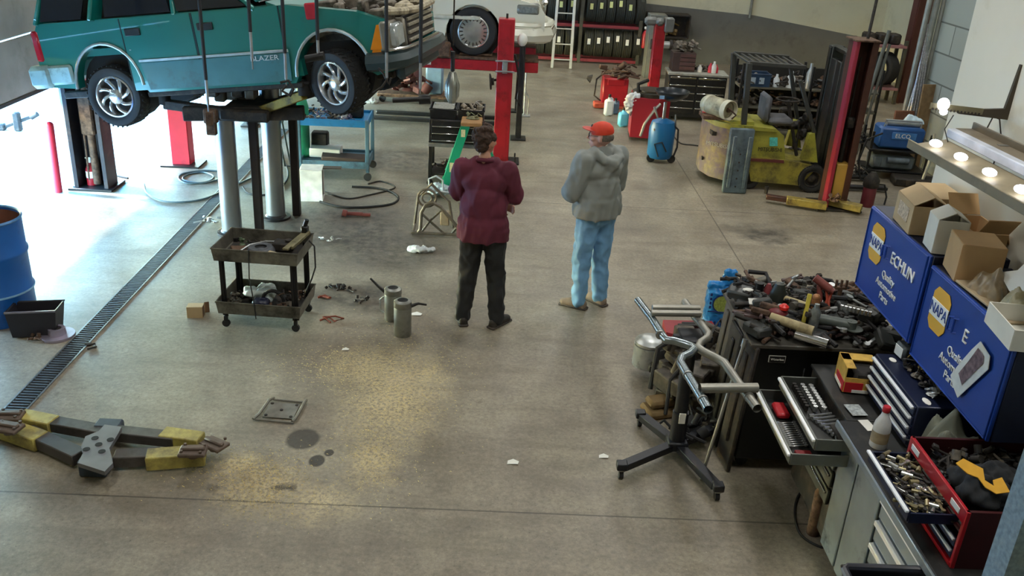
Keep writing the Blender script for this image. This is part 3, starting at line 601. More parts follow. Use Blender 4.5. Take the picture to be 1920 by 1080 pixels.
for sx_ in (-1, 1):
    for sy_ in (-1, 1):
        m = MB(); x, y = sx_*(W_/2-.01), sy_*(D_/2-.02); m.add([(x-.0, y, .1), (x-sx_*.035, y, .1), (x, y-sy_*.035, .1), (x, y, .66), (x-sx_*.035, y, .66), (x, y-sy_*.035, .66)], [(0, 1, 4, 3), (0, 3, 5, 2)]); m.bar((x-sx_*.015, y-sy_*.004, .1), (x-sx_*.015, y-sy_*.004, .66), .035, .006); m.bar((x, y-sy_*.015, .1), (x, y-sy_*.015, .66), .006, .035); m.build('leg', CB, cart)
        t = MB(); t.cyl((x-sx_*.01, y-.012, .035), (x-sx_*.01, y+.012, .035), .033, n=16); o = t.build('castor', RUB, cart); t = MB(); t.box((x-sx_*.01, y, .08), (.03, .035, .05), .004); t.build('castor_fork', BLACKM, o)
def oncart(nm, mb, mm, x, y, z, lab, cat, rz=0, group=None, **k):
    p = cart.matrix_world if False else MX.Translation(cart.location) @ MX.Rotation(cart.rotation_euler.z, 4, 'Z')
    q = p @ V((x, y, z)); o = mb.build(nm, mm, None, tuple(q), label=lab, cat=cat, group=group, **k); o.rotation_euler = (0, 0, cart.rotation_euler.z+rz); return o
m = MB(); m.lathe([(.02, .02), (.07, .03), (.075, .045), (.05, .05), (.1, .05), (.115, .03), (.12, .01), (.11, 0), (0, 0)], 28); oncart('timing_cover', m, mat('cover_grey', '#5e6064', .5, .5, .3, 20), -.02, -.02, .635, 'round dark metal engine cover lying in the cart top tray', 'engine part', .3)
m = MB(); m.tube([(-.14, -.1, .04), (-.1, .02, .05), (0, .12, .05), (.12, .14, .05), (.2, .13, .05)], .008); oncart('grey_hose', m, GALV, -.02, -.02, .635, 'thin grey hose curved round the engine cover in the top tray', 'hose')
m = MB(); m.box((0, 0, .02), (.15, .11, .04), .006, TR(0, 0, 0, 0, .1, 0)); oncart('parts_box', m, RUST, -.19, -.04, .63, 'flat rusty box at the left of the cart top tray', 'box', .5)
m = MB(); m.box((0, 0, .03), (.16, .07, .012), .003, TR(0, 0, 0, .2, 0, 0)); m.box((.02, .03, .02), (.12, .05, .01)); oncart('folded_paper', m, mat('old_paper', '#c3b594', .9), .12, -.12, .635, 'pale folded paper sheet near the front of the cart top tray', 'paper', -.4)
m = MB(); m.bar((-.03, -.16, .08), (.02, .2, .1), .05, .02, .004); m.box((0, 0, .09), (.05, .04, .02)); m.bar((.02, -.14, .09), (.06, .2, .11), .02, .03, .004); oncart('steel_bracket', m, mat('olive_steel', '#7a7458', .6, .4, .3, 15), .27, 0, .65, 'long steel bracket laid along the right edge of the top tray', 'bracket', -.05)
m = MB(); m.box((0, 0, .04), (.06, .06, .09), .01); m.cyl((0, 0, .08), (.02, 0, .14), .02); oncart('black_clamp', m, BLACKM, .3, .2, .73, 'black clamp standing on the far right corner of the cart', 'clamp')
m = MB(); m.box((0, 0, .035), (.16, .13, .07), .01); m.cyl((.05, 0, .07), (.05, 0, .09), .03); oncart('valve_body', m, DARK, .14, .08, .635, 'dark greasy engine block part at the back of the top tray', 'engine part')
for i, (x, y, lab) in enumerate(((-.22, .1, 'small greenish fitting at the far left of the top tray'), (-.12, .12, 'dark fitting beside the greenish one in the top tray'), (-.06, .14, 'third loose fitting along the back of the top tray'))):
    m = MB(); frag(m, (0, 0, .01), .05, 7, random.Random(i)); oncart('pipe_fitting', m, [mat('fit_green', '#5a6a52', .6, .3), DARK, ENG][i], x, y, .635, lab, 'fitting')
m = MB(); r2 = random.Random(3)
for i in range(14): m.ell((r2.uniform(-.11, .11), r2.uniform(-.08, .08), .04+r2.uniform(0, .07)), (r2.uniform(.04, .07), .05, .04), 10)
q = MX.Translation(cart.location) @ MX.Rotation(cart.rotation_euler.z, 4, 'Z') @ V((-.08, .02, .155))
o = organic(m, 'plastic_bag', mat('bag_white', '#bcc8c4', .4, 0, .15, 14), None, .014, 3, .05, .07, tuple(q)); tag(o, 'crumpled pale plastic bag heaped in the cart bottom tray', 'bag')
m = MB(); m.box((0, 0, .05), (.14, .1, .1), .02); m.cyl((0, -.06, .05), (0, -.02, .05), .035); m.box((.02, 0, .1), (.05, .03, .02), .003); oncart('power_tool', m, mat('navy_plastic', '#1c1f3a', .4), -.01, -.13, .15, 'dark blue power tool in front of the plastic bag', 'tool')
m = MB(); m.tube(arc((0, 0, .06), .09, 0, 1.3*PI, 12, 'xz'), .016); oncart('black_hose', m, RUB, .08, -.08, .16, 'short black hose looped over the cart bottom tray', 'hose')
for i, (x, y) in enumerate(((.18, .06), (.24, -.08), (.15, -.14), (-.24, .1), (-.26, -.06), (.22, .14))):
    m = MB(); frag(m, (0, 0, .02), .075, 10, random.Random(i+20)); oncart('greasy_part', m, [DARK, ENG, RUST][i % 3], x, y, .15, 'greasy loose car part in the bottom tray of the grimy cart', 'car part', i, group='greasy parts in the cart bottom tray')
m = MB(); m.tube([(-.04, -.26, .74), (-.05, -.265, .5), (-.03, -.26, .3), (-.02, -.255, .12)], .005, 6); m2 = MB(); m2.tube([(.36, .1, .72), (.41, .08, .68), (.42, .05, .5), (.39, .03, .4), (.33, .02, .26)], .007, 6); m.build('hanging_wire', BLACKM, cart); m2.build('side_cable', RUB, cart)
# debris on the floor around
def litter(nm, px_, py_, lab, cat, mm, f):
    c = F(px_, py_); m = MB(); f(m); return m.build(nm, mm, None, (c.x, c.y, 0), label=lab, cat=cat)
ORG = mat('orange_strap', '#7c3a26', .8, 0, .2); 
litter('tangled_strap', 622, 602, 'tangled rusty red strap on the floor right of the grimy cart', 'strap', ORG, lambda m: [m.tube([(-.1, -.02, .012), (-.03, .04, .02), (.03, -.03, .014), (.1, .02, .02), (.02, .06, .02), (-.08, .03, .02), (0, -.05, .012)], .008)])
litter('rusty_strap', 608, 560, 'short rusty strap piece by the right rear castor of the grimy cart', 'strap', ORG, lambda m: [m.tube([(-.06, 0, .01), (0, .03, .02), (.06, 0, .012)], .01), m.tube([(-.05, .03, .01), (.05, -.02, .02)], .01)])
litter('air_fitting', 670, 406, 'reddish tool with a pale end lying behind the grimy cart', 'tool', mat('red_tool', '#7a3a34', .6), lambda m: [m.cyl((-.12, 0, .03), (.06, .02, .025), .022), m.box((.1, .02, .02), (.1, .04, .03), .006), m.cyl((-.17, 0, .04), (-.12, 0, .03), .04)])
for i, (px_, py_, lab) in enumerate(((655, 545, 'dark oily rag scrap on the floor right of the grimy cart'), (672, 565, 'small dark scrap nearest the oil cans on the left'), (630, 540, 'dark scrap just behind the right side of the grimy cart'), (617, 452, 'small metal scrap on the floor behind the grimy cart'))):
    litter('floor_scrap', px_, py_, lab, 'scrap', DARK if i < 3 else GALV, lambda m: frag(m, (0, 0, .008), .07, 8, random.Random(i+40), (1.3, .7, .4)))
for i, (px_, py_, s_, lab) in enumerate(((781, 590, .05, 'torn white paper scrap right of the oil can handle'), (648, 656, .03, 'small pale paper scrap in front of the oil cans'), (1132, 857, .035, 'small white paper square on the floor left of the engine stand'), (962, 868, .04, 'pale paper scrap alone on the empty front floor'), (1140, 474, .03, 'small white scrap on the floor right of the man in jeans'))):
    litter('paper_scrap', px_, py_, lab, 'paper', PAPER, lambda m: m.add([(-s_, -s_*.5, .004), (s_*.8, -s_*.6, .01), (s_, s_*.4, .004), (0, s_*.7, .014), (-s_*.9, s_*.5, .004)], [(0, 1, 2, 3, 4)]))
# two oil cans
for i, (px_, py_, h, lab, sp) in enumerate(((737, 598, .3, 'tall dull metal oil can, the farther of the pair, spout to the left', -1), (755, 627, .32, 'dented metal oil can, the nearer of the pair, spout to the right', 1))):
    c = F(px_, py_); t = thing('oil_can', lab, 'can', (c.x, c.y, 0)); r = .075
    m = MB(); m.lathe([(0, 0), (r*.96, 0), (r, .01), (r, h*.8), (r*.97, h*.82), (r*1.03, h*.84), (r*1.0, h*.98), (r*.9, h), (r*.6, h*1.02), (r*.55, h*.9)], 28); m.build('can_body', mat('can_steel', '#84857f', .42, .6, .2, 10, .3, '#55514a'), t)
    m = MB(); m.lathe([(r*.6, h*1.015), (0, h*1.0)], 20); m.build('can_opening', mat('hole_black', '#0a0a0a', .8), t)
    m = MB(); m.tube([(sp*r*.8, .0, h*.84), (sp*.13, .01, h*.92 if sp > 0 else h*1.02), (sp*.2, .02, h*.88 if sp > 0 else h*1.25)], [.018, .012, .009]); m.build('spout', BLACKM, t)
    m = MB(); m.tube([(-r, -.02, h*.75), (-r-.035, -.02, h*.65), (-r-.035, -.02, h*.3), (-r, -.02, h*.22)], .007) if i == 0 else m.tube([(.0, r, h*.9), (.0, r+.03, h*.85), (0, r+.03, h*.4), (0, r, h*.3)], .007); m.build('handle', GALV, t)
# metal seat-bracket on the floor
c = F(528, 772); t = thing('bracket_frame', 'flat square metal bracket frame lying above the round oil stain', 'bracket', (c.x, c.y, 0), -.05)
m = MB()
for s_ in (-1, 1): m.tube([(s_*.14-.02, -.15, .02), (s_*.135, -.1, .03), (s_*.13+.01, .1, .03), (s_*.12+.02, .15, .02)], .012)
m.tube([(-.15, -.14, .012), (.13, -.15, .012)], .008); m.tube([(-.1, .14, .012), (.14, .13, .012)], .008); m.box((0, 0, .01), (.22, .2, .005)); m.build('frame', mat('bracket_grey', '#77756c', .6, .5, .25, 14), t)
m = MB()
for x, y in ((-.09, -.08), (.09, -.08), (.09, .08), (-.09, .08), (0, 0)): m.cyl((x, y, .0135), (x, y, .018), .012, n=10)
m.build('bolt_hole', DARK, t)
# sawdust
m = MB(); r3 = random.Random(11)
for i in range(6000):
    k = r3.choice(((735, 745, 60, 70), (490, 915, 55, 40), (470, 880, 60, 25), (770, 690, 60, 60), (700, 850, 40, 60), (620, 690, 60, 25)))
    p = F(r3.gauss(k[0], k[2]), r3.gauss(k[1], k[3]*.8)); a = r3.uniform(0, PI); l = r3.uniform(.004, .011)
    dx, dy = l*math.cos(a), l*math.sin(a); m.add([(p.x-dx, p.y-dy, .003), (p.x+dy*.4, p.y-dx*.4, .006), (p.x+dx, p.y+dy, .003)], [(0, 1, 2)])
m.build('sawdust', mat('sawdust', '#dcc88e', .9, 0, .2, 30), None, smooth=0, label='yellowish sawdust scattered over the oil spills on the front floor', cat='sawdust', kind='stuff')
# ---------------------------------------------------------------- dismantled lift arms on the floor, lower left
A0 = F(165, 868)
t = thing('lift_arm_assembly', 'heavy dark lift crosspiece with yellow arm tips lying at lower left', 'lift part', (A0.x, A0.y, 0))
ARM = mat('arm_grey', '#55514e', .5, .4, .2, 5, .4, '#33302c'); YEL = mat('arm_yellow', '#b0a256', .6, 0, .25, 7, .6, '#6b5f3a')
def L2(px_, py_, z=0): return F(px_, py_, z)-V((A0.x, A0.y, 0))
zt = .12
def arm(p, q, w, mm, nm, h=.1, z=.06, par=None):
    a_, b_ = L2(*p, z), L2(*q, z); m = MB(); m.bar(tuple(a_), tuple(b_), w*.86, h*.8, .006, (0, 0, 1)); return m.build(nm, mm, par or t)
def bar2(p, q, w=.13, h=.1, z=.06): return p, q, w
arm((215, 860), (300, 855), .13, ARM, 'arm'); arm((275, 862), (385, 853), .145, YEL, 'arm_tip', .12)
arm((50, 812), (150, 858), .13, ARM, 'arm'); arm((4, 802), (78, 828), .145, YEL, 'arm_tip', .12)
arm((215, 812), (330, 824), .12, ARM, 'arm', .09, .08); arm((305, 818), (378, 828), .14, YEL, 'arm_tip', .11, .08)
arm((75, 790), (195, 812), .12, ARM, 'arm', .09, .08); arm((38, 784), (102, 797), .14, YEL, 'arm_tip', .11, .08)
pl = [(146, 868), (196, 884), (212, 868), (205, 840), (222, 812), (228, 800), (196, 796), (185, 808), (160, 818), (152, 838), (156, 848)]
pw = [L2(x, y, .15) for x, y in pl]; m = MB(); m.prism([(p.x, p.y) for p in pw][::-1], .03, MX.Translation((0, 0, .12))); m.build('centre_plate', mat('plate_grey', '#77777a', .45, .4, .15, 6), t)
for x, y in ((178, 821), (207, 824), (185, 833), (162, 842), (191, 846)): p = L2(x, y, .152); m = MB(); m.cyl((p.x, p.y, .15), (p.x, p.y, .153), .022, n=18); m.build('plate_hole', mat('hole_black', '#0a0a0a', .8), t)
for q in ((178, 872), (205, 806)): p = L2(*q, .06); m = MB(); m.box((p.x, p.y, .06), (.17, .11, .12), .01); m.build('plate_block', mat('block_blue', '#3b4450', .5, .3), t)
for (x, y, rz, z) in ((402, 833, -.5, .1), (362, 846, .1, .16), (18, 780, .1, .13), (16, 802, -.2, .16)):
    p = L2(x, y, z); m = MB(); m.box((0, 0, 0), (.17, .12, .03), .008, TR(p.x, p.y, z, 0, 0, rz)); m.box((0, 0, .02), (.15, .04, .03), .008, TR(p.x, p.y, z, 0, 0, rz))
    for sx_ in (-.06, .06):
        for sy_ in (-.04, .04): m.cyl((p.x+sx_, p.y+sy_, z+.015), (p.x+sx_, p.y+sy_, z+.03), .01, n=8)
    m.cyl((p.x, p.y, z-.04), (p.x, p.y, z), .035, n=12); m.build('swivel_pad', mat('pad_brown', '#5f5148', .6, .2, .25, 14), t)
# ---------------------------------------------------------------- blue-framed parts cart further back, box, green bottle
a = F(565, 338); b = F(690, 352); W_ = .92; px = V((1, .02, 0)).normalized()
c = V((-2.12, 11.55, 0)); rc = thing('blue_cart', 'blue steel two-shelf cart loaded with tools below the wagon front wheel', 'cart', tuple(c), .03)
BC = mat('cart_blue', '#1e78ad', .45, 0, .12, 5, .2, '#20404e'); BC2 = mat('cart_blue_frame', '#4d6f80', .5, .2, .15, 5, .4, '#2b2f33')
wx, wyy = .43, .3
for z, nm in ((.74, 'top_shelf'), (.2, 'bottom_shelf')):
    m = MB(); m.box((0, 0, z), (wx*2, wyy*2, .02)); 
    for s_ in (-1, 1): m.box((0, s_*wyy, z), (wx*2, .02, .09), .004); m.box((s_*wx, 0, z), (.02, wyy*2, .09), .004)
    m.build(nm, BC if z > .5 else BC2, rc)
for sx_ in (-1, 1):
    for sy_ in (-1, 1):
        m = MB(); m.box((sx_*wx, sy_*wyy, .45), (.045, .045, .68), .004); m.build('leg', BC2, rc); m = MB(); m.cyl((sx_*wx, sy_*wyy-.015, .05), (sx_*wx, sy_*wyy+.015, .05), .05, n=16); m.build('castor', RUB, rc)
def on(nm, root, mb, mm, x, y, z, lab, cat, rz=0, group=None):
    p = MX.Translation(root.location) @ MX.Rotation(root.rotation_euler.z, 4, 'Z') @ V((x, y, z)); o = mb.build(nm, mm, None, tuple(p), label=lab, cat=cat, group=group); o.rotation_euler = (0, 0, root.rotation_euler.z+rz); return o
m = MB(); m.box((0, 0, .045), (.2, .13, .09), .005); on('white_box', rc, m, PAPER, .05, 0, .75, 'small white box on the blue cart top', 'box')
m = MB(); m.box((0, 0, .08), (.16, .14, .16), .02); m.tube([(-.05, 0, .16), (-.05, 0, .22), (.05, 0, .22), (.05, 0, .16)], .012); on('battery_charger', rc, m, BLACKM, .27, .02, .75, 'black charger with a carry handle on the blue cart top', 'charger')
for i in range(16):
    m = MB(); frag(m, (0, 0, .015), .07, 6, random.Random(i+60)); on('loose_tool', rc, m, [DARK, ENG, STEEL, mat('violet_tool', '#4a4560', .5)][i % 4], -.36+(i % 8)*.075, -.18+.3*(i//8)+.03*(i % 3), .755, 'small dark tool scattered on the blue cart top', 'tool', i*.7, group='small tools scattered on the blue cart top')
m = MB(); m.box((0, 0, .06), (.4, .25, .12), .008); on('white_carton', rc, m, PAPER, -.15, .05, .215, 'long white carton on the blue cart bottom shelf', 'box')
m = MB(); m.box((0, 0, .04), (.55, .25, .05), .008, TR(0, 0, 0, 0, .05, .1)); on('brown_tray', rc, m, mat('brown_tray', '#463830', .7), .1, -.14, .215, 'flat brown tray leaning out of the blue cart bottom shelf', 'tray')
m = MB(); m.box((.0, 0, .14), (.22, .18, .28), .02); on('black_case', rc, m, DARK, -.25, .2, .215, 'upright dark case at the back of the blue cart bottom shelf', 'case')
c = F(562, 330); t = thing('gas_cylinder', 'tall green gas cylinder standing behind the blue cart', 'gas cylinder', (c.x-.02, c.y+.25, 0))
m = MB(); m.lathe([(0, 0), (.11, 0), (.115, .02), (.115, .85), (.09, .95), (.04, 1.02), (.03, 1.05)], 24); m.build('bottle', mat('gas_green', '#1f8a63', .45), t)
m = MB(); m.cyl((0, 0, 1.04), (0, 0, 1.12), .03); m.ell((.1, 0, 1.12), (.05, .03, .05)); m.ell((-.08, -.02, 1.14), (.05, .03, .05)); m.cyl((-.1, 0, 1.1), (.1, 0, 1.1), .018); m.build('regulator', mat('brass', '#a08a50', .35, .7), t)
m = MB(); m.tube([(.0, .1, .0+.02), (-.25, .1, .02), (-.3, .05, .5), (-.18, 0, .9), (-.08, 0, 1.08)], .012); m.tube([(.0, .12, .02), (-.2, .2, .02), (-.26, .12, .6), (-.15, 0, 1.0)], .012); m.build('gas_hose', RUB, t)
c = F(583, 377); t = thing('white_crate', 'bright white open-sided carton on the floor beside the right safety post', 'box', (c.x, c.y+.12, 0), .1)
m = MB(); w_, d_, h_ = .26, .26, .38
for q in (((-w_/2, 0, h_/2), (.012, d_, h_)), ((0, -d_/2, h_/2), (w_, .012, h_)), ((0, d_/2, h_/2), (w_, .012, h_)), ((0, 0, .006), (w_, d_, .012)), ((0, 0, h_), (w_, d_, .012))): m.box(*q, .002)
m.build('carton', mat('bright_white', '#e9e9e6', .6), t); m = MB(); m.box((w_/2-.02, 0, h_/2), (.01, d_*.95, h_*.95)); m.box((.24, .02, h_-.0), (.22, .1, .012), .002); m.build('panel', mat('panel_dark', '#4a433e', .8), t)
# hoses on the floor
def hose(nm, pts, r, mm, lab, n=10):
    P = [F(x, y, r) for x, y in pts]; Q = []
    for i in range(len(P)-1):
        p0, p1, p2, p3 = P[max(i-1, 0)], P[i], P[i+1], P[min(i+2, len(P)-1)]
        for k in range(n): u = k/n; Q.append(.5*((2*p1)+(p2-p0)*u+(2*p0-5*p1+4*p2-p3)*u*u+(3*p1-p0-3*p2+p3)*u**3))
    Q.append(P[-1]); o = Q[0].copy(); o.z = 0; m = MB(); m.tube([tuple(q-o) for q in Q], r, 7); return m.build(nm, mm, None, tuple(o), label=lab, cat='hose')
hose('air_hose', [(270, 345), (275, 362), (300, 376), (340, 379), (385, 372), (430, 352), (480, 330)], .012, mat('hose_grey', '#4a5a60', .5), 'thin air hose curving over the sunlit floor left of the piston')
hose('coiled_hose', [(425, 322), (385, 320), (345, 325), (335, 335), (352, 344), (390, 340), (400, 330), (380, 323), (350, 328), (345, 338), (380, 343), (415, 335)], .012, mat('hose_grey', '#4a5a60', .5), 'looped coil of hose by the base of the short red column')
hose('black_air_hose', [(600, 378), (640, 388), (690, 388), (735, 382), (747, 370), (730, 358), (700, 352), (660, 350)], .014, RUB, 'black hose looping on the floor in front of the blue cart')
hose('thin_hose', [(610, 360), (650, 372), (690, 366), (740, 352), (715, 340), (690, 345)], .01, DARK, 'thin hose tangled under the blue cart castor')
hose('door_cable', [(198, 318), (215, 328), (240, 334)], .012, RUB, 'short black cable leading away from the dark lift column')
hose('piston_hose', [(455, 350), (465, 362), (490, 366), (520, 358), (540, 330), (532, 300), (520, 285)], .012, RUB, 'black hose curled on the floor between the two pistons')
# ================================================================ workbench along the right partition
def at(nm, mb, mm, p, lab, cat, rz=0, group=None, rx=0, ry=0, **k):
    o = mb.build(nm, mm, None, tuple(p), label=lab, cat=cat, group=group, **k); o.rotation_euler = (rx, ry, rz); return o
BSTEEL = mat('brushed_steel', '#a3b1ba', .2, .55, .12, 5, .2, '#3a434a'); BTOP = mat('black_worktop', '#1c1d1c', .5, 0, .3, 10, .3, '#3b3a34'); NAVY = mat('navy_metal', '#141c36', .35, .2, .12, 6)
WHL = mat('drawer_pull', '#eceff2', .25, .1, .04); BX = 2.03
bench = thing('steel_workbench', 'long steel-fronted workbench with black top along the right wall', 'workbench', (2.4, 3.35, 0))
m = MB(); m.box((.0, 0, .47), (.74, 1.9, .82), .006); m.build('cabinet_body', mat('bench_dark', '#2a2f33', .4, .5, .2, 6), bench)
m = MB(); m.box((-.025, 0, .9), (.82, 1.92, .04), .008); m.build('worktop', BTOP, bench)
m = MB(); m.box((-.442, 0, .9), (.014, 1.92, .045), .004); m.build('worktop_edge', BSTEEL, bench)
fx = -.38
for (y0, y1, nm) in ((.72, .94, 'door'), (.4, .7, 'door')):
    m = MB(); m.box((fx, (y0+y1)/2, .47), (.02, y1-y0, .76), .006); d = m.build(nm, BSTEEL, bench)
    m = MB(); m.bar((fx-.012, y0+.02, .82), (fx-.012, y1-.02, .82), .014, .02, .003); m.build('door_handle', CHROME, d)
for i in range(5):
    z = .8-i*.14; m = MB(); m.box((fx, -.26, z-.02), (.02, 1.26, .125), .005); d = m.build('drawer', BSTEEL, bench); m = MB(); m.box((fx-.018, -.26, z+.03), (.024, 1.24, .03), .004); m.build('drawer_pull', WHL, d)
for sx_ in (-.3, .3):
    for sy_ in (-.9, .9): m = MB(); m.box((sx_, sy_, .03), (.06, .06, .06), .008); m.build('foot', BLACKM, bench)
# open drawer chest at the far end of the bench
dc = thing('drawer_chest', 'roller tool chest with two drawers pulled open towards the floor', 'tool chest', (2.4, 4.68, 0))
m = MB(); m.box((-.0, -.01, .48), (.72, .66, .82), .006); m.build('chest_body', DARK, dc)
def odrawer(x0, z, h, par, mm=STEEL):
    m = MB(); X0, X1, Y0, Y1 = x0-2.42, 2.12-2.42, -.5, .2
    m.box(((X0+X1)/2, (Y0+Y1)/2, z), (X1-X0, Y1-Y0, .008)); 
    for q in (((X0, (Y0+Y1)/2, z+h/2), (.012, Y1-Y0, h)), (((X0+X1)/2, Y0, z+h/2), (X1-X0, .01, h)), (((X0+X1)/2, Y1, z+h/2), (X1-X0, .01, h))): m.box(*q, .002)
    d = m.build('drawer', mm, par); m = MB(); m.box((X0-.012, (Y0+Y1)/2, z+h*.8), (.02, Y1-Y0, .018), .004); m.build('drawer_pull', WHL, d)
    m = MB(); m.box(((X0+X1)/2, (Y0+Y1)/2, z+.006), (X1-X0-.02, Y1-Y0-.02, .006)); m.build('drawer_liner', BTOP, d)
    return d
DRS = mat('drawer_steel', '#71746f', .4, .7, .15, 8)
odrawer(1.83, .8, .07, dc, DRS); odrawer(1.71, .7, .07, dc, DRS)
for i in range(3):
    m = MB(); m.box((-.375, -.02, .6-i*.12), (.02, .62, .1), .004); d = m.build('drawer', DRS, dc); m = MB(); m.box((-.39, -.02, .63-i*.12), (.02, .6, .016), .003); m.build('drawer_pull', CHROME, d)
for sx_ in (-.28, .28):
    for sy_ in (-.26, .22): m = MB(); m.cyl((sx_, sy_-.015, .05), (sx_, sy_+.015, .05), .05); m.build('castor', RUB, dc)
m = MB(); m.box((0, -.02, .9), (.76, .66, .02), .004); m.build('top_panel', BTOP, dc)
SOCK = mat('socket_chrome', '#b9bbb9', .25, .8, .1, 30)
k = 0
for row, (x, r) in enumerate(((1.88, .012), (1.93, .014), (1.98, .016))):
    for j in range(9):
        m = MB(); m.cyl((0, 0, 0), (0, 0, .035), r, n=10); at('socket', m, SOCK if row else DARK, (x, 4.83-j*.032-row*.005, .816), 'chrome socket standing in rows in the upper open drawer', 'socket', group='sockets in the upper open drawer')
for j in range(9):
    m = MB(); m.cyl((0, 0, .012), (.12, .01, .012), .007, n=8); m.cyl((0, 0, .012), (-.03, 0, .012), .012, n=8); at('ratchet', m, SOCK, (1.9+.012*j, 4.5-j*.032, .815), 'chrome ratchet handle lying in the upper open drawer', 'ratchet', .2, group='ratchets in the upper open drawer')
m = MB(); m.box((0, 0, .02), (.09, .16, .03), .006); at('tool_case', m, DARK, (2.0, 4.3, .815), 'dark tool case at the near end of the upper open drawer', 'case')
m = MB(); m.box((0, 0, .01), (.11, .02, .02), .004); at('chrome_bar', m, SOCK, (1.97, 4.22, .815), 'chrome bar across the near end of the upper open drawer', 'tool', .1)
for j in range(12):
    m = MB(); m.box((0, 0, .008), (.1, .012, .006), .002); m.cyl((-.05, 0, .004), (-.05, 0, .014), .013, n=10); m.cyl((.05, 0, .004), (.05, 0, .014), .011, n=10); at('wrench', m, SOCK, (1.78, 4.58-j*.022, .712), 'chrome spanner in the rank in the lower open drawer', 'wrench', .15, group='spanners ranked in the lower open drawer')
REDP = mat('red_plastic', '#b3202a', .4, 0, .08)
m = MB(); m.box((0, 0, .02), (.08, .15, .04), .012); at('red_tool_case', m, REDP, (1.78, 4.7, .712), 'red plastic case at the far end of the lower open drawer', 'case')
m = MB(); m.box((0, 0, .015), (.09, .07, .03), .004); at('red_tray', m, mat('dark_red_plastic', '#7c1a20', .5), (1.78, 4.23, .712), 'dark red tray at the near end of the lower open drawer', 'tray')
# battery carton on the bench end
m = MB(); w_, d_, h_ = .19, .2, .16
t = thing('battery_carton', 'torn yellow and red battery carton on the end of the black bench top', 'box', (2.2, 4.72, .92), -.1)
YC = mat('yellow_carton', '#c8a24a', .8, 0, .15, 20, .3, '#8a6a3a')
for q in (((-w_/2, 0, h_/2), (.005, d_, h_)), ((0, -d_/2, h_*.3), (w_, .005, h_*.6)), ((0, d_/2, h_/2), (w_, .005, h_)), ((w_/2, 0, h_/2), (.005, d_, h_)), ((0, 0, .004), (w_, d_, .005)), ((0, .05, h_), (w_, d_*.4, .005)), ((-.07, 0, h_), (.05, d_, .005))): m.box(*q)
m.build('carton', YC, t)
m = MB(); m.box((-w_/2-.004, -.02, h_*.22), (.004, d_*.8, h_*.4)); m.box((-.04, -d_/2-.004, h_*.22), (w_*.55, .004, h_*.4)); m.build('red_panel', REDP, t)
m = MB(); m.box((-w_/2-.006, .0, h_*.1), (.004, d_*.7, h_*.14)); m.box((.0, -d_/2-.006, h_*.08), (w_*.5, .004, h_*.12)); m.build('white_panel', PAPER, t)
m = MB(); m.box((.02, -.02, h_*.45), (w_*.7, d_*.8, h_*.8), .02); m.build('contents', DARK, t)
# navy striped intermediate chest
t = thing('navy_tool_chest', 'navy tool chest with four white drawer pulls sitting on the bench', 'tool chest', (2.45, 4.34, .92))
m = MB(); m.box((0, 0, .13), (.42, .6, .26), .006); m.build('chest_body', NAVY, t)
for i in range(4):
    m = MB(); m.box((-.215, 0, .225-i*.06), (.012, .58, .05), .003); d = m.build('drawer', NAVY, t); m = MB(); m.box((-.226, 0, .24-i*.06), (.018, .56, .016), .003); m.build('drawer_pull', WHL, d)
m = MB(); m.ell((-.14, .22, .262), (.02, .03, .004), 10); m.ell((-.14, -.24, .262), (.02, .04, .004), 10); m.build('tool_badge', PAPER, t)
t = thing('battery_tester', 'small black tester box with white label at the far end of the navy chest', 'tester', (2.42, 4.6, 1.18), .1)
m = MB(); m.box((0, 0, .045), (.14, .11, .09), .012); m.tube([(-.03, 0, .09), (-.02, 0, .105), (.03, 0, .105), (.04, 0, .09)], .007); m.build('housing', mat('slate_plastic', '#3a4348', .4), t); m = MB(); m.box((-.073, 0, .045), (.004, .08, .06), .001); m.build('label_plate', PAPER, t)
for i in range(16):
    m = MB(); frag(m, (0, 0, .012), .055, 7, random.Random(i+80)); at('loose_part', m, [DARK, mat('brass', '#a08a50', .35, .7), GALV, DARK, ENG][i % 5], (2.36+.08*(i % 4), 4.46-.1*(i//4), 1.183), 'small loose part in the clutter on top of the navy chest', 'part', i*.9, group='loose parts on the navy chest top')
# papers and bottle
m = MB(); m.box((0, 0, .002), (.09, .12, .002)); at('manual_sheet', m, mat('printed_sheet', '#9aa0a0', .8, 0, .45, 45), (2.1, 4.42, .921), 'printed sheet with dark blocks lying on the black bench top', 'paper', .1)
m = MB(); m.box((0, 0, .002), (.06, .11, .002)); at('paper_card', m, PAPER, (2.11, 4.26, .921), 'plain pale card lying nearer than the printed sheet on the bench', 'paper', .15)
t = thing('fluid_bottle', 'white plastic bottle with red cap standing on the bench top', 'bottle', (2.09, 4.06, .92))
m = MB(); m.lathe([(0, 0), (.042, 0), (.045, .006), (.045, .12), (.04, .15), (.022, .19), (.017, .215), (0, .215)], 24); m.build('bottle_body', mat('bottle_white', '#cfd0cf', .35), t)
m = MB(); m.lathe([(.019, .212), (.021, .215), (.021, .24), (.018, .245), (0, .245)], 18); m.build('cap', REDP, t); m = MB(); m.lathe([(.0455, .035), (.0455, .1)], 24); m.build('label_band', mat('kraft_label', '#9c8a6c', .7, 0, .2, 30), t)
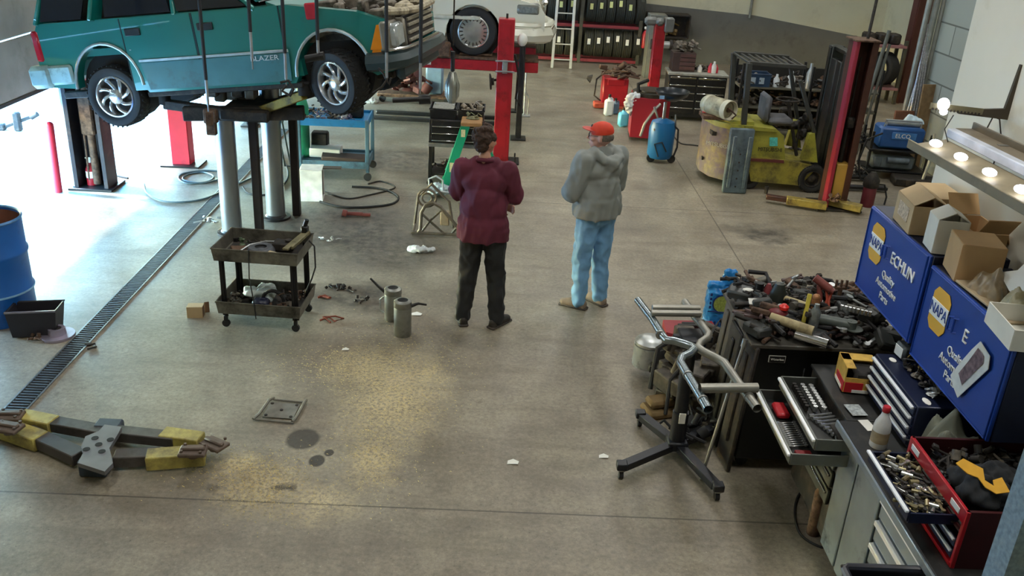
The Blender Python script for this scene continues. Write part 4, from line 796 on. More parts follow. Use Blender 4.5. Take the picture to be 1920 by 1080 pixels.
def cloth(nm, mm, w, d, h, loc, seed, folds=7, n=46, rz=0, **kw):
    r = random.Random(seed); a = [(r.uniform(0, 2*PI), r.uniform(.6, 1.4)*folds, r.uniform(0, 6), r.uniform(.3, 1)) for _ in range(5)]; m = MB(); top = []
    for i in range(n+1):
        for j in range(n+1):
            u, v = 2*i/n-1, 2*j/n-1; th = math.atan2(v, u); ed = .82+.1*math.sin(3*th+seed)+.07*math.sin(7*th+seed*2); rr = math.hypot(u, v)
            q = max(abs(u), abs(v)); k = q/max(rr, 1e-6)*ed if rr else 0; x, y = u*k, v*k; R_ = min(1, q)
            z = (1-R_**4)*(.6+.2*math.sin(2.2*x+seed)*math.cos(2*y))
            f = sum(c_*(1-abs(math.sin(b_*(x*math.cos(t_)+y*math.sin(t_))*.5+p_+.8*math.sin(3*y+2*x)))) for t_, b_, p_, c_ in a)/sum(q_[3] for q_ in a)
            z = z*(.62+.85*(f-.25)); top.append((x*w/2, y*d/2, max(.004, z*h*1.25)*(1 if q < .999 else 0)+(.0 if q > .999 else .004)))
    m.add(top, [(i*(n+1)+j, (i+1)*(n+1)+j, (i+1)*(n+1)+j+1, i*(n+1)+j+1) for i in range(n) for j in range(n)])
    o = m.build(nm, mm, None, loc, smooth=80, **kw); o.rotation_euler = (0, 0, rz); return o
# jacket
cloth('work_jacket', mat('olive_cloth', '#6a6d60', .9, 0, .12, 8), .44, .46, .36, (2.38, 3.87, .922), 3, 13, label='grey-green work jacket heaped between the navy chest and red toolbox', cat='jacket')
cloth('rag_heap', mat('pale_rag', '#9b9c96', .9, 0, .2, 18), .14, .16, .1, (2.62, 3.8, .922), 5, 6, 26, label='pale rag bunched under the corner of the nearest blue wall cabinet', cat='rag')
r4 = random.Random(14)
# red toolbox
RT = mat('toolbox_red', '#a9141f', .35, .1, .08, 5, .15, '#4a0c10', coat=.3); RT2 = mat('toolbox_red_shaded', '#3a0b0e', .45, .1, .15, 6, .3, '#2a0a0a')  # RT2 is the same red with shade put into its colour, for shell and lid
rx_, ry_ = 2.39, 3.4; t = thing('red_toolbox', 'open red toolbox on the near end of the bench with one drawer out', 'tool chest', (rx_, ry_, .92))
W_, D_, H_ = .66, .57, .3
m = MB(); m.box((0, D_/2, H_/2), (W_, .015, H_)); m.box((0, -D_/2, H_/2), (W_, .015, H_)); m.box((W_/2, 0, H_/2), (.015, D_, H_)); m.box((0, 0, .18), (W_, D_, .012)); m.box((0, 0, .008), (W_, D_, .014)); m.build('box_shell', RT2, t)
m = MB(); m.box((-W_/2, 0, H_-.035), (.018, D_+.016, .07), .004); m.box((-W_/2, -D_/2, H_/2), (.02, .02, H_), .003); m.box((-W_/2, D_/2, H_/2), (.02, .02, H_), .003); m.box((-W_/2, 0, .012), (.02, D_, .02)); m.build('front_rim', RT, t)
for y in (-.2, .22): m = MB(); m.box((-W_/2-.01, y, H_-.035), (.004, .08, .028), .001); m.build('badge', PAPER, t)
m = MB(); m.box((0, .16, 0), (W_+.01, .32, .012), 0, TR(0.06, 0, H_)); 
m = MB(); m.box((W_/2+.04, 0, H_-.06), (.02, D_-.02, .19), .004, None); lid = m.build('lid', RT2, t)
m = MB(); m.box((W_/2+.028, .08, H_-.02), (.004, .1, .1)); m.build('lid_sticker', mat('blue_sticker', '#3a5f8a', .6, 0, .4, 40), lid); m = MB(); m.box((W_/2+.028, -.1, H_-.02), (.004, .12, .1)); m.build('lid_sticker', mat('red_sticker', '#b02830', .6, 0, .4, 40), lid)
m = MB(); m.box((0, -D_/2-.012, .17), (.12, .01, .05), .004); m.tube([(-.05, -D_/2-.02, .17), (-.05, -D_/2-.05, .165), (.05, -D_/2-.05, .165), (.05, -D_/2-.02, .17)], .006); m.build('side_handle', GALV, t)
m = MB()
for i in range(2): m.box((-W_/2+.004, 0, .05+i*.06), (.012, D_-.05, .045), .003)
d = m.build('drawer', NAVY, t)
m = MB()
for i in range(2): m.box((-W_/2-.006, 0, .065+i*.06), (.012, D_-.06, .012), .002)
m.build('drawer_pull', WHL, d)
X0, X1 = -W_/2-.2, -W_/2+.02; m = MB(); z = .17
m.box(((X0+X1)/2, .03, z), (X1-X0, D_-.1, .006)); m.box((X0, .03, z+.03), (.012, D_-.1, .06), .003); m.box(((X0+X1)/2, .03-(D_-.1)/2, z+.025), (X1-X0, .01, .05)); m.box(((X0+X1)/2, .03+(D_-.1)/2, z+.025), (X1-X0, .01, .05)); d = m.build('drawer', NAVY, t)
m = MB(); m.box((X0-.012, .03, z+.055), (.018, D_-.1, .014), .003); m.build('drawer_pull', WHL, d)
r4 = random.Random(4); KEY = mat('brassy_steel', '#8d8464', .4, .7, .25, 25)
for i in range(84):
    m = MB(); q = r4.random()
    if q < .5: L_ = r4.uniform(.05, .11); m.box((0, 0, 0), (L_, .012, .006), .002); m.cyl((L_/2, 0, -.004), (L_/2, 0, .006), .012, n=9); m.cyl((-L_/2, 0, -.004), (-L_/2, 0, .006), .01, n=9)
    elif q < .8: m.cyl((-.02, 0, 0), (.02, 0, 0), r4.uniform(.008, .014), n=9)
    else: m.cyl((-.05, 0, 0), (.02, 0, 0), .004, n=7); m.cyl((.02, 0, 0), (.07, 0, 0), .011, n=8)
    at('hand_tool', m, [KEY, DARK, KEY, SOCK, DARK][i % 5], (rx_+X0+.03+r4.random()*(X1-X0-.06), ry_+.03+r4.uniform(-.22, .22), .92+z+.015+r4.uniform(0, .03)), 'small hand tool jumbled in the pulled-out drawer of the red toolbox', 'tool', r4.uniform(-.6, 1.2)+PI/2*r4.choice((0, 1, 1)), group='tools jumbled in the red toolbox drawer')
m = MB(); m.box((0, 0, .19), (W_-.03, D_-.03, .01)); m.build('box_liner', DARK, t)
for i in range(24):
    m = MB(); frag(m, (0, 0, .01), .08, 8, random.Random(i+120)); at('loose_tool', m, [DARK, ENG, BLACKM, DARK][i % 4], (rx_-.26+.1*(i % 6), ry_-.06+.09*(i//6), 1.13), 'dark loose tool lying inside the open red toolbox', 'tool', i, group='loose tools inside the red toolbox')
m = MB()
for i in range(9): m.ell((r4.uniform(-.08, .1), r4.uniform(-.1, .1), .06+r4.uniform(0, .06)), (r4.uniform(.05, .09), r4.uniform(.05, .09), .06), 10)
t2 = organic(m, 'black_tool_bag', mat('black_cloth', '#17191c', .9, 0, .2), None, .011, 3, .03, .07, (rx_-.17, ry_-.1, 1.12)); tag(t2, 'black cloth bag with a yellow emblem resting in the red toolbox', 'bag')
m = MB(); pl = [(-.08, .09), (-.06, .03), (-.03, .0), (-.025, -.05), (.0, -.09), (.055, -.1), (.06, -.03), (.02, -.03), (.01, -.055), (-.01, -.02), (.01, .03), (-.04, .1)]
m.prism(pl, .006); o = m.build('yellow_emblem', mat('emblem_yellow', '#d09a28', .8, 0, .1, 20), t2, (-.05, -.05, .19)); o.rotation_euler = (.45, -.35, .1)
m = MB(); m.tube([(-.12, -.06, .0), (-.05, -.1, .03), (.06, -.06, .06), (.1, .02, .03)], .008); m.tube([(-.08, -.1, .0), (.02, -.05, .04), (.1, -.04, .02)], .01); at('grey_tube', m, GALV, (rx_+.1, ry_-.17, 1.15), 'pale flexible tube draped over the near edge of the red toolbox', 'tube')
m = MB(); m.box((0, 0, .006), (.05, .07, .012), .003, TR(0, 0, 0, .1, 0, .3)); at('crumpled_label', m, mat('tan_paper', '#a39a80', .9), (2.06, 3.62, .922), 'small crumpled tan paper beside the toolbox drawer on the bench', 'paper')
for i in range(5):
    m = MB(); frag(m, (0, 0, .01), .03, 4, random.Random(i+300)); at('bench_scrap', m, PAPER if i % 2 else GALV, (2.06+.012*i, 3.5+.07*i, .922), 'tiny scrap on the black bench top beside the red toolbox drawer', 'scrap', group='tiny scraps on the bench top')
# bin at bottom edge, dark cable, pipe beside the bench
t = thing('waste_bin', 'black rounded waste bin at the bottom edge in front of the bench', 'bin', (1.82, 2.99, 0))
m = MB(); m.M = MX.Identity(4); tray(m, .42, .34, .86, .012, .8, .014); m.build('bin_body', mat('bin_black', '#131419', .4, 0, .1), t); m = MB(); m.tube([(-.19, -.17, .862), (.19, -.17, .862), (.21, -.15, .862), (.21, .15, .862), (.19, .17, .862), (-.19, .17, .862), (-.21, .15, .862), (-.21, -.15, .862)], .018, 8, closed=True); m.build('rim', mat('bin_rim', '#2a2b33', .35), t)
c = F(1530, 1000); m = MB(); m.lathe([(0, 0), (.04, 0), (.042, .3), (.03, .33), (0, .33)], 18); at('steel_cylinder', m, RUST, (c.x-.02, c.y, 0), 'short rusty cylinder standing against the bench front', 'cylinder')
hose('floor_cable', [(1530, 915), (1500, 925), (1490, 960), (1500, 1000), (1530, 1022), (1560, 1030)], .008, RUB, 'thin black cable looping out from under the bench front')
# ---------------------------------------------------------------- blue wall cabinets
NB = mat('cabinet_blue', '#123a8c', .4, .1, .06, 5, .12, '#0e2a66'); NBS = mat('cabinet_side', '#101a33', .5, .1, .1, 6)
GOLD = mat('sign_gold', '#d9a426', .5, 0, .04); SIGNW = mat('sign_white', '#e6e6e0', .5, 0, .03); SIGNB = mat('sign_blue', '#16357c', .5, 0, .03)
def wallcab(y0, y1, ztop, zb, lab, torn=False):
    X = 2.36; yc = (y0+y1)/2; w = y1-y0; h = ztop-zb; t = thing('wall_cabinet', lab, 'cabinet', (X+.22, yc, zb))
    m = MB(); m.box((.01, 0, h/2), (.42, w, h), .004); m.build('cabinet_body', NBS, t)
    m = MB(); m.box((-.21, 0, h/2), (.02, w-.006, h), .005); d = m.build('door', NB, t)
    m = MB(); m.tube([(-.222, -w/2+.02, .01), (-.222, -w/2+.02, h-.01), (-.222, w/2-.02, h-.01), (-.222, w/2-.02, .01)], .006, 6, closed=True); m.build('door_frame', NB, d)
    # lettering on the door: x axis -> -Y (reading left to right from the room), y axis -> +Z
    sx_ = -.223
    def B(y, z, dx=0): return basis((sx_-dx, y, z), (0, -1, 0), (0, 0, 1))
    yo = w*.27; zo = h*.66; R_ = .095
    pl = [(-R_*.62, -R_*1.25), (R_*.62, -R_*1.25), (R_, -R_*.85), (R_, R_*.85), (R_*.62, R_*1.25), (-R_*.62, R_*1.25), (-R_, R_*.85), (-R_, -R_*.85)]
    M_ = B(yo, zo); m = MB(); m.prism(pl, .003, M_); m.build('sign_hexagon', GOLD, d)
    m = MB(); m.prism([(-R_, -R_*.48), (R_, -R_*.48), (R_, R_*.48), (-R_, R_*.48)], .005, M_); m.build('sign_band', SIGNW, d)
    text('NAPA', .083, SIGNB, B(yo, zo, .006), d, sx=.86)
    text('ECHLIN' if not torn else 'E', .1, SIGNW, B(-w*.18 if not torn else -w*.06, h*.66, .001), d, sx=.95, depth=.003)
    m = MB(); m.tube([(sx_-.012, .02, h*.63), (sx_-.03, .03, h*.63), (sx_-.03, .03, h*.77), (sx_-.012, .02, h*.77)], .007); m.tube([(sx_-.012, .07, h*.62), (sx_-.03, .08, h*.62), (sx_-.03, .08, h*.75), (sx_-.012, .07, h*.75)], .007); m.build('pull_handle', NB, d)
    for i, s_ in enumerate(('Quality', 'Automotive', 'Parts')): text(s_, .062, SIGNW, B(-w*.02, h*.42-i*.065, .001), d, ax='LEFT' if 0 else 'CENTER', sx=1.0)
    return t
CT = wallcab(4.53, 5.4, 1.835, 1.3, 'farther blue wall cabinet, its full lettering visible')
CN = wallcab(3.6, 4.5, 1.80, 1.26, 'nearer blue wall cabinet with a torn poster taped to its door', True)
# torn poster on nearer cabinet
pc = atX(1820, 690, 2.125); Xp = 2.345
pp = [atX(x, y, Xp) for x, y in ((1838, 640), (1856, 668), (1853, 692), (1795, 746), (1786, 722), (1782, 703), (1800, 680), (1822, 655))]
m = MB(); m.add([tuple(p-pp[0]) for p in pp], [tuple(range(8))]); m.add([tuple(p-pp[0]+V((.003, 0, 0))) for p in pp], [tuple(range(7, -1, -1))])
po = m.build('torn_poster', mat('poster', '#d0d2cc', .8, 0, .08, 20), None, tuple(pp[0]), label='torn curling white poster with a dark photo on the nearer blue cabinet', cat='poster')
q_ = [atX(x, y, Xp-.003) for x, y in ((1834, 652), (1845, 668), (1843, 682), (1803, 722), (1797, 700), (1815, 678))]
m = MB(); m.add([tuple(p-pp[0]) for p in q_], [tuple(range(6))]); m.build('poster_photo', mat('poster_photo', '#6d5a5e', .8, 0, .55, 30), po)
# boxes on the cabinets
def gable(w, d, h, th, mm, t):
    for s_ in (-1, 1): m = MB(); m.box((-s_*w*.29, 0, 0), (w*.58, d*.98, th), 0, TR(s_*w/2, 0, h, 0, s_*.5, 0)); m.build('flap', mm, t)
def carton(p, w, d, h, rz, lab, mm=CARD, open_=True, ink=None, flaps=(1, 1, 1, 1), nm='cardboard_box', fa=.9):
    t = thing(nm, lab, 'box', p, rz); m = MB(); th = .005
    for q in (((-w/2, 0, h/2), (th, d, h)), ((w/2, 0, h/2), (th, d, h)), ((0, -d/2, h/2), (w, th, h)), ((0, d/2, h/2), (w, th, h)), ((0, 0, th/2), (w, d, th))): m.box(*q)
    if not open_: m.box((0, 0, h), (w, d, th))
    m.build('carton', mm, t)
    if flaps == 'gable': gable(w, d, h, th, mm, t)
    elif open_:
        F_ = [(-w/2, 0, 0, d, -1), (w/2, 0, 0, d, 1)]
        if flaps[0]: m = MB(); m.box((-w*.22, 0, 0), (w*.45, d*.96, th), 0, TR(-w/2, 0, h, 0, fa, 0)); m.build('flap', mm, t)
        if flaps[1]: m = MB(); m.box((w*.22, 0, 0), (w*.45, d*.96, th), 0, TR(w/2, 0, h, 0, -fa, 0)); m.build('flap', mm, t)
        if flaps[2]: m = MB(); m.box((0, -d*.22, 0), (w*.96, d*.4, th), 0, TR(0, -d/2, h, -.9, 0, 0)); m.build('flap', mm, t)
        if flaps[3]: m = MB(); m.box((0, d*.22, 0), (w*.96, d*.4, th), 0, TR(0, d/2, h, .9, 0, 0)); m.build('flap', mm, t)
    if ink: 
        m = MB(); m.box((-w/2-.004, 0, h*.55), (.002, d*.6, h*.5)); m.build('printed_label', mat('box_print', '#b9a68e', .8, 0, .5, 60), t)
    return t
zt1, zt2 = 1.84, 1.805
CARD2 = mat('cardboard_orange', '#b9966a', .85, 0, .08, 6); CARDW = mat('white_board', '#d2cfc2', .8, 0, .06, 8)
carton((2.485, 5.0, zt1), .2, .3, .17, -.1, 'tan box with a printed panel, farthest left on the blue cabinets', ink=1, flaps='gable')
carton((2.47, 4.64, zt1), .16, .17, .19, -.15, 'tall white-sided box between the two tan boxes on the blue cabinets', CARDW, flaps='gable', nm='white_carton')
carton((2.5, 4.36, zt2), .21, .24, .2, -.2, 'plain orange-tan closed box in the middle of the blue cabinets', CARD2, open_=False)
carton((2.69, 5.22, zt1), .18, .34, .16, 0, 'wide brown box at the back left against the wall', CARD, open_=False)
carton((2.69, 4.74, zt1), .18, .32, .12, 0, 'open brown box with raised flaps at the back against the wall', CARD2, flaps=(1, 1, 1, 1), fa=-1.2)
m = MB(); m.box((0, 0, .012), (.3, .5, .012), .003); at('flattened_box', m, mat('flat_card', '#a89678', .9, 0, .15), (2.53, 4.0, zt2), 'flattened tan cardboard under the plastic bags on the nearer cabinet', 'cardboard', .05)
cloth('plastic_bag', mat('clear_bag_brown', '#9a8567', .3, 0, .35, 16, .3, '#4a3f38'), .2, .28, .13, (2.47, 4.1, zt2+.018), 7, 7, 34, label='clear plastic bag holding brown parts beside the orange-tan box', cat='bag')
cloth('plastic_bag', mat('clear_bag_tan', '#b3a988', .3, 0, .3, 16), .17, .2, .12, (2.5, 3.88, zt2+.018), 8, 7, 30, label='pale clear plastic bag behind the white box nearest the camera', cat='bag')
m = MB(); m.box((0, 0, .02), (.1, .13, .04), .004, TR(0, 0, 0, 0, .2, 0)); at('part_box', m, CARD, (2.6, 4.15, zt2), 'small crushed tan box behind the plastic bags by the wall', 'box', .3)
m = MB(); m.add([(-.05, .16, .12), (-.06, .02, .08), (-.04, -.1, .1), (.08, .16, .2), (.1, 0, .25), (.1, -.14, .24), (.0, .1, .16), (.02, -.02, .18)], [(0, 1, 7, 6), (1, 2, 5, 7), (6, 7, 4, 3), (7, 5, 4)]); m.add([(-.05, .16, .0), (.1, -.14, .0), (.1, .16, 0), (-.04, -.1, 0)], [(0, 2, 1, 3)]); at('paper_sack', m, SIGNW, (2.55, 3.95, zt2), 'bright white paper sack standing by the wall above the nearer cabinet', 'paper')
carton((2.4, 3.62, zt2), .24, .3, .1, -.12, 'low open white box nearest the camera on the blue cabinets', CARDW, flaps=(0, 1, 0, 0), nm='white_carton', fa=.2)
t = thing('printed_white_box', 'white box with a purple bottle picture standing in the low white box', 'box', (2.5, 3.6, zt2+.012), -.15)
m = MB(); m.box((0, 0, .11), (.13, .17, .22), .003); m.build('carton', SIGNW, t); m = MB(); m.box((-.067, .0, .12), (.003, .04, .07), .001); m.tube([(-.067, .02, .16), (-.068, .03, .19), (-.067, .0, .19), (-.067, -.01, .16)], .004); m.build('printed_picture', mat('print_purple', '#3a2f9a', .6), t); m = MB(); m.box((-.067, .01, .045), (.003, .09, .012)); m.box((-.067, -.03, .2), (.003, .02, .02)); m.build('printed_text', BLACKM, t)
# ---------------------------------------------------------------- shop light over the cabinets
t = thing('shop_light', 'long beige shop light with bright lamps hung over the blue cabinets', 'light fixture', (2.54, 4.12, 2.34), .05)
BEI = mat('light_beige', '#786d54', .6, .1, .12, 8, .3, '#5f563f')
m = MB(); m.box((-.08, 0, .02), (.22, 1.75, .012), .002, TR(0, 0, 0, 0, -.18, 0)); m.box((-.19, 0, -.0), (.012, 1.75, .05), .003); m.build('lower_flange', BEI, t)
m = MB(); m.box((.05, 0, .07), (.07, 1.75, .05), .006); m.build('white_channel', mat('channel_white', '#aeb2bc', .4), t)
m = MB(); m.box((.11, 0, .09), (.1, 1.75, .014), .003, None); m.box((.16, 0, .11), (.012, 1.75, .05), .003); m.build('upper_flange', mat('light_grey_brown', '#6a604f', .6, .1, .12), t)
LED = mat('lamp_glow', '#f4f6ff', .3, 0, 0, emit=9)
for i, y in enumerate((.73, .46, .18, -.1, -.38)): m = MB(); m.ell((-.11, y, .04), (.032, .042, .02), 14); m.build('lamp', LED, t)
for y in (.5, -.6): m = MB(); m.bar((.1, y, .09), (.235, y, .09), .03, .02); m.build('wall_arm', STEEL, t)
# wall bracket with perforated strip
t = thing('wall_bracket', 'dark tapered L bracket with perforated strip projecting from the cream wall', 'bracket', (2.8, 4.94, 2.54))
m = MB(); m.prism([(0, -.03), (-.28, -.01), (-.28, .012), (-.03, .03), (-.008, .27), (.002, .27)], .02, MX(((1, 0, 0, 0), (0, 0, 1, -.01), (0, 1, 0, 0), (0, 0, 0, 1)))); m.build('bracket_arm', mat('bracket_dark', '#3d3528', .6, .3), t)
m = MB(); m.box((-.3, -.014, .0), (.3, .004, .035), .001, TR(0, 0, 0, 0, .06, 0)); s_ = m.build('perforated_strip', mat('strip_olive', '#6a644c', .6, .4), t)
m = MB()
for i in range(14): m.box((-.17-i*.02, -.018, -.014+.0012*i*0), (.008, .004, .012), 0, TR(0, 0, 0, 0, .06, 0))
m.build('strip_holes', DARK, s_)
m = MB(); m.ell((-.38, -.02, .04), (.032, .032, .035), 16); m.ell((-.37, -.02, .0), (.022, .02, .02), 10); m.build('bulb', LED, t)
m = MB(); m.tube([(-.1, 0, -.1), (-.08, 0, -.02), (-.04, 0, -.03), (-.0, 0, -.14), (-.01, 0, -.4)], .004); m.tube([(-.3, 0, -.02), (-.33, 0, -.1), (-.28, 0, -.2)], .003); m.build('loose_wire', DARK, t)
# ---------------------------------------------------------------- black chest with heap of tools
t = thing('black_chest', 'wide black lidded tool chest buried under a heap of tools', 'tool chest', (2.16, 5.52, 0))
m = MB(); m.box((0, 0, .51), (.94, .78, .86), .015); m.build('chest_body', mat('chest_black', '#101112', .4, .1, .15, 6), t)
m = MB(); m.box((0, 0, .955), (1.0, .84, .03), .006); m.build('top_panel', mat('chest_top', '#4a4740', .6, .2, .25, 12), t)
m = MB(); m.box((-.31, -.395, .86), (.11, .006, .05), .002); m.build('name_plate', PAPER, t); m = MB(); m.box((-.31, -.399, .86), (.1, .006, .042), .001); m.build('name_plate_face', BLACKM, t); text('Waterloo', .022, PAPER, basis((-.31, -.403, .86), (1, 0, 0), (0, 0, 1)), t)
for sx_ in (-.4, .4):
    for sy_ in (-.32, .32): m = MB(); m.cyl((sx_, sy_-.015, .04), (sx_, sy_+.015, .04), .04); m.build('castor', RUB, t)
m = MB(); m.box((-.12, -.395, .5), (.006, .006, .6)); m.tube([(-.28, -.41, .62), (-.1, -.42, .56), (.02, -.42, .48)], .004); m.build('hanging_cord', STEEL, t)
ZC = .972
# leaning panels at its left
for i, (x, y, rz, h, mm, lab) in enumerate(((1.67, 5.2, .1, .95, DARK, 'tall dark exhaust shield leaning at the left end of the black chest'), (1.66, 5.5, .05, .9, BLACKM, 'black panel leaning behind the dark shield at the chest end'), (1.68, 5.8, 0, .98, mat('panel_grey', '#4b4a48', .5, .3), 'grey strip leaning at the far left corner of the black chest'))):
    m = MB(); m.box((0, 0, h/2), (.03, .24, h), .01); m.box((-.02, 0, h*.55), (.02, .06, h*.7), .008); at('leaning_panel', m, mm, (x-.03, y, 0), lab, 'panel', rz, ry=.06)
m = MB(); m.cyl((0, 0, 0), (.16, .1, .95), .012, n=10); m.cyl((.16, .1, .95), (.17, .11, 1.0), .018, n=10); at('steel_rod', m, STEEL, (1.45, 5.0, 0), 'long thin steel rod leaning against the left end of the black chest', 'rod')
# named heap items (pixel, height)
def H(px_, py_, z=.03): return F(px_, py_, ZC+z)
def heap(nm, px_, py_, lab, cat, f, mm, rz=0, z=0, **k):
    z += .07 if nm not in ('steel_pipe', 'hi_vis_strip') else .02
    p = H(px_, py_, z); m = MB(); f(m); return at(nm, m, mm, (p.x, p.y, ZC+z-.0), lab, cat, rz, **k)
BEIGE = mat('beige_wrap', '#a89a74', .8, 0, .15, 12, .3, '#6d6046'); GREENT = mat('green_black', '#252a22', .5, 0, .2); HIVIS = mat('hi_vis', '#b9d23c', .6); YELT = mat('yellow_handle', '#b9a83c', .5)
heap('tape_roll', 1398, 553, 'dark round pot with a white lid at the far left of the tool heap', 'pot', lambda m: (m.lathe([(0, 0), (.06, 0), (.065, .06), (.055, .062), (.05, .055), (0, .055)], 20)), mat('pot_dark', '#4b463c', .6))
heap('crumpled_paper', 1402, 546, 'white crumpled paper in the dark round pot', 'paper', lambda m: m.ell((0, 0, .01), (.04, .025, .012), 10), PAPER, z=.06)
heap('black_cup', 1420, 560, 'small black can standing behind the red bottle in the heap', 'can', lambda m: m.cyl((0, 0, 0), (0, 0, .12), .03, n=16), BLACKM)
heap('red_bottle', 1437, 562, 'slim dull red bottle next to the small black can', 'bottle', lambda m: m.lathe([(0, 0), (.028, 0), (.028, .08), (.012, .12), (0, .12)], 16), mat('dull_red', '#7d3437', .5))
heap('white_note', 1416, 568, 'small white note paper hanging over junk at the heap left side', 'paper', lambda m: m.box((0, 0, 0), (.09, .05, .004), 0, TR(0, 0, .01, .5, 0, 0)), PAPER, z=.06)
heap('dark_green_jug', 1455, 575, 'upright dark green grease jug rising from the tool heap', 'jug', lambda m: (m.lathe([(0, 0), (.05, 0), (.055, .1), (.03, .17), (0, .18)], 16), m.tube([(.05, 0, .13), (.08, 0, .1), (.055, 0, .04)], .008)), GREENT)
heap('oil_funnel', 1455, 600, 'dull red funnel body with bright red cap in front of the green jug', 'funnel', lambda m: (m.ell((0, 0, .05), (.07, .06, .05), 14)), mat('maroon_plastic', '#6e262a', .5), z=.0)
m = MB(); m.lathe([(0, 0), (.03, 0), (.032, .02), (.015, .035), (0, .035)], 14); m.build('cap', mat('bright_red', '#cc2018', .4), bpy.data.objects['oil_funnel'], (.03, -.02, .09))
heap('wrapped_tube', 1442, 607, 'beige wrapped exhaust tube sloping across the front of the heap', 'tube', lambda m: m.cyl((0, 0, .05), (.24, -.14, .03), .03, n=16), BEIGE)
heap('steel_pipe', 1490, 636, 'short bright steel pipe overhanging the chest front edge', 'pipe', lambda m: (m.cyl((0, 0, .035), (.17, -.12, .035), .03, n=20, cap=False), m.cyl((.002, -.001, .035), (.17, -.12, .035), .026, n=20, cap=False)), CHROME)
heap('hi_vis_strip', 1410, 600, 'bright lime strip tucked down the left end of the chest', 'strip', lambda m: m.box((0, 0, 0), (.03, .14, .01), .003, TR(0, 0, 0, .5, .4, .2)), HIVIS, z=.03)
heap('yellow_handled_tool', 1506, 605, 'yellow-handled brush standing up in the middle of the heap', 'brush', lambda m: (m.bar((0, 0, 0), (.03, .06, .18), .028, .014, .004)), YELT, z=.02)
heap('spray_can', 1524, 612, 'grey spray can standing among the tools at the chest front', 'can', lambda m: m.lathe([(0, 0), (.032, 0), (.033, .01), (.033, .11), (.02, .13), (.016, .14), (.016, .16), (0, .16)], 20), mat('spray_grey', '#777c78', .4, .4, .35, 30))
heap('ratchet_gun', 1536, 575, 'red air ratchet standing upright above the back of the heap', 'tool', lambda m: (m.cyl((0, 0, 0), (-.01, .04, .14), .02, n=12), m.cyl((-.05, .05, .19), (.05, .0, .13), .028, n=14), m.cyl((.05, .0, .13), (.07, -.01, .12), .02, n=12)), mat('dusty_red', '#7c4038', .5, 0, .25, 20), z=.02)
heap('red_handled_pliers', 1545, 580, 'orange-red plier handles just right of the air ratchet', 'pliers', lambda m: (m.tube([(0, 0, 0), (.02, .03, .06), (.01, .05, .12)], .01), m.tube([(.03, 0, 0), (.03, .03, .06), (.05, .05, .11)], .01)), mat('plier_red', '#a8452e', .5), z=.02)
heap('grinder', 1568, 618, 'grey angle grinder lying at the chest front right of the spray can', 'grinder', lambda m: (m.cyl((-.12, .05, .05), (.08, -.02, .045), .035, n=14), m.cyl((.08, -.02, .02), (.08, -.02, .075), .035, n=14), m.lathe([(0, .02), (.06, .02), (.06, .026), (0, .026)], 20, TR(.1, -.02, 0))), mat('grinder_grey', '#4f5650', .5, .2, .3, 15))
heap('socket_rail', 1578, 580, 'rail of chrome sockets lying across the back of the heap', 'socket rail', lambda m: [m.cyl((.022*i, -.012*i, .0), (.022*i, -.012*i, .03), .011, n=8) for i in range(8)], SOCK, z=.09)
heap('brass_nozzle', 1528, 578, 'brown copper nozzle in the middle of the heap', 'nozzle', lambda m: (m.cyl((0, 0, 0), (0, .01, .06), .03, n=12), m.ell((0, .01, .07), .03, 10)), mat('copper', '#9a6a42', .5, .4), z=.06)
heap('beige_gun', 1492, 575, 'dusty beige handled tool lying behind the yellow brush', 'tool', lambda m: (m.cyl((-.08, .08, .03), (.06, -.04, .03), .02, n=12), m.box((-.08, .08, .03), (.04, .05, .05), .008)), BEIGE, z=.05)
heap('adjustable_wrench', 1468, 548, 'thin steel wrench poking up at the back of the heap', 'wrench', lambda m: (m.cyl((0, 0, 0), (.07, .02, .1), .01, n=8), m.box((0, 0, 0), (.05, .02, .02), .004, TR(.075, .02, .11, 0, -.6, 0))), GALV, z=.04)
heap('fork_tool', 1572, 560, 'forked metal puller standing at the back right of the heap', 'puller', lambda m: (m.cyl((0, 0, 0), (0, 0, .07), .014, n=10), m.box((0, 0, .08), (.08, .02, .02), .003), m.box((-.035, 0, .11), (.015, .015, .06), .002), m.box((.035, 0, .11), (.015, .015, .06), .002), m.box((0, 0, .11), (.015, .015, .06), .002)), RUST, z=.03)
kinds = []
def K(f, mm, nm, cat, lab): m = MB(); f(m); kinds.append((m, mm, nm, cat, lab))
K(lambda m: (m.box((0, 0, 0), (.13, .014, .007), .002), m.cyl((.065, 0, -.006), (.065, 0, .008), .016, n=10), m.cyl((-.065, 0, -.006), (-.065, 0, .008), .014, n=10)), GALV, 'wrench', 'wrench', 'dull steel spanner jumbled in the heap on the black chest')
K(lambda m: (m.cyl((-.08, 0, 0), (.03, 0, 0), .006, n=8), m.cyl((.03, 0, 0), (.11, 0, 0), .014, n=9)), DARK, 'screwdriver', 'screwdriver', 'dark-handled screwdriver jumbled in the heap on the black chest')
K(lambda m: (m.cyl((-.1, 0, 0), (.08, 0, 0), .009, n=8), m.box((.08, 0, 0), (.03, .09, .028), .006)), RUST, 'hammer', 'hammer', 'rusty hammer jumbled in the heap on the black chest')
K(lambda m: (m.tube([(-.08, .02, 0), (-.02, .008, 0), (0, 0, 0), (.03, -.008, 0)], .007, 6), m.tube([(-.08, -.02, 0), (-.02, -.008, 0), (0, 0, 0), (.03, .008, 0)], .007, 6)), mat('plier_dark_red', '#4a3634', .5), 'pliers', 'pliers', 'dark red pliers jumbled in the heap on the black chest')
K(lambda m: (m.cyl((-.04, 0, 0), (.04, 0, 0), .022, n=12),), mat('drum_part', '#5a5850', .5, .5, .3, 20), 'steel_canister', 'canister', 'small dull canister jumbled in the heap on the black chest')
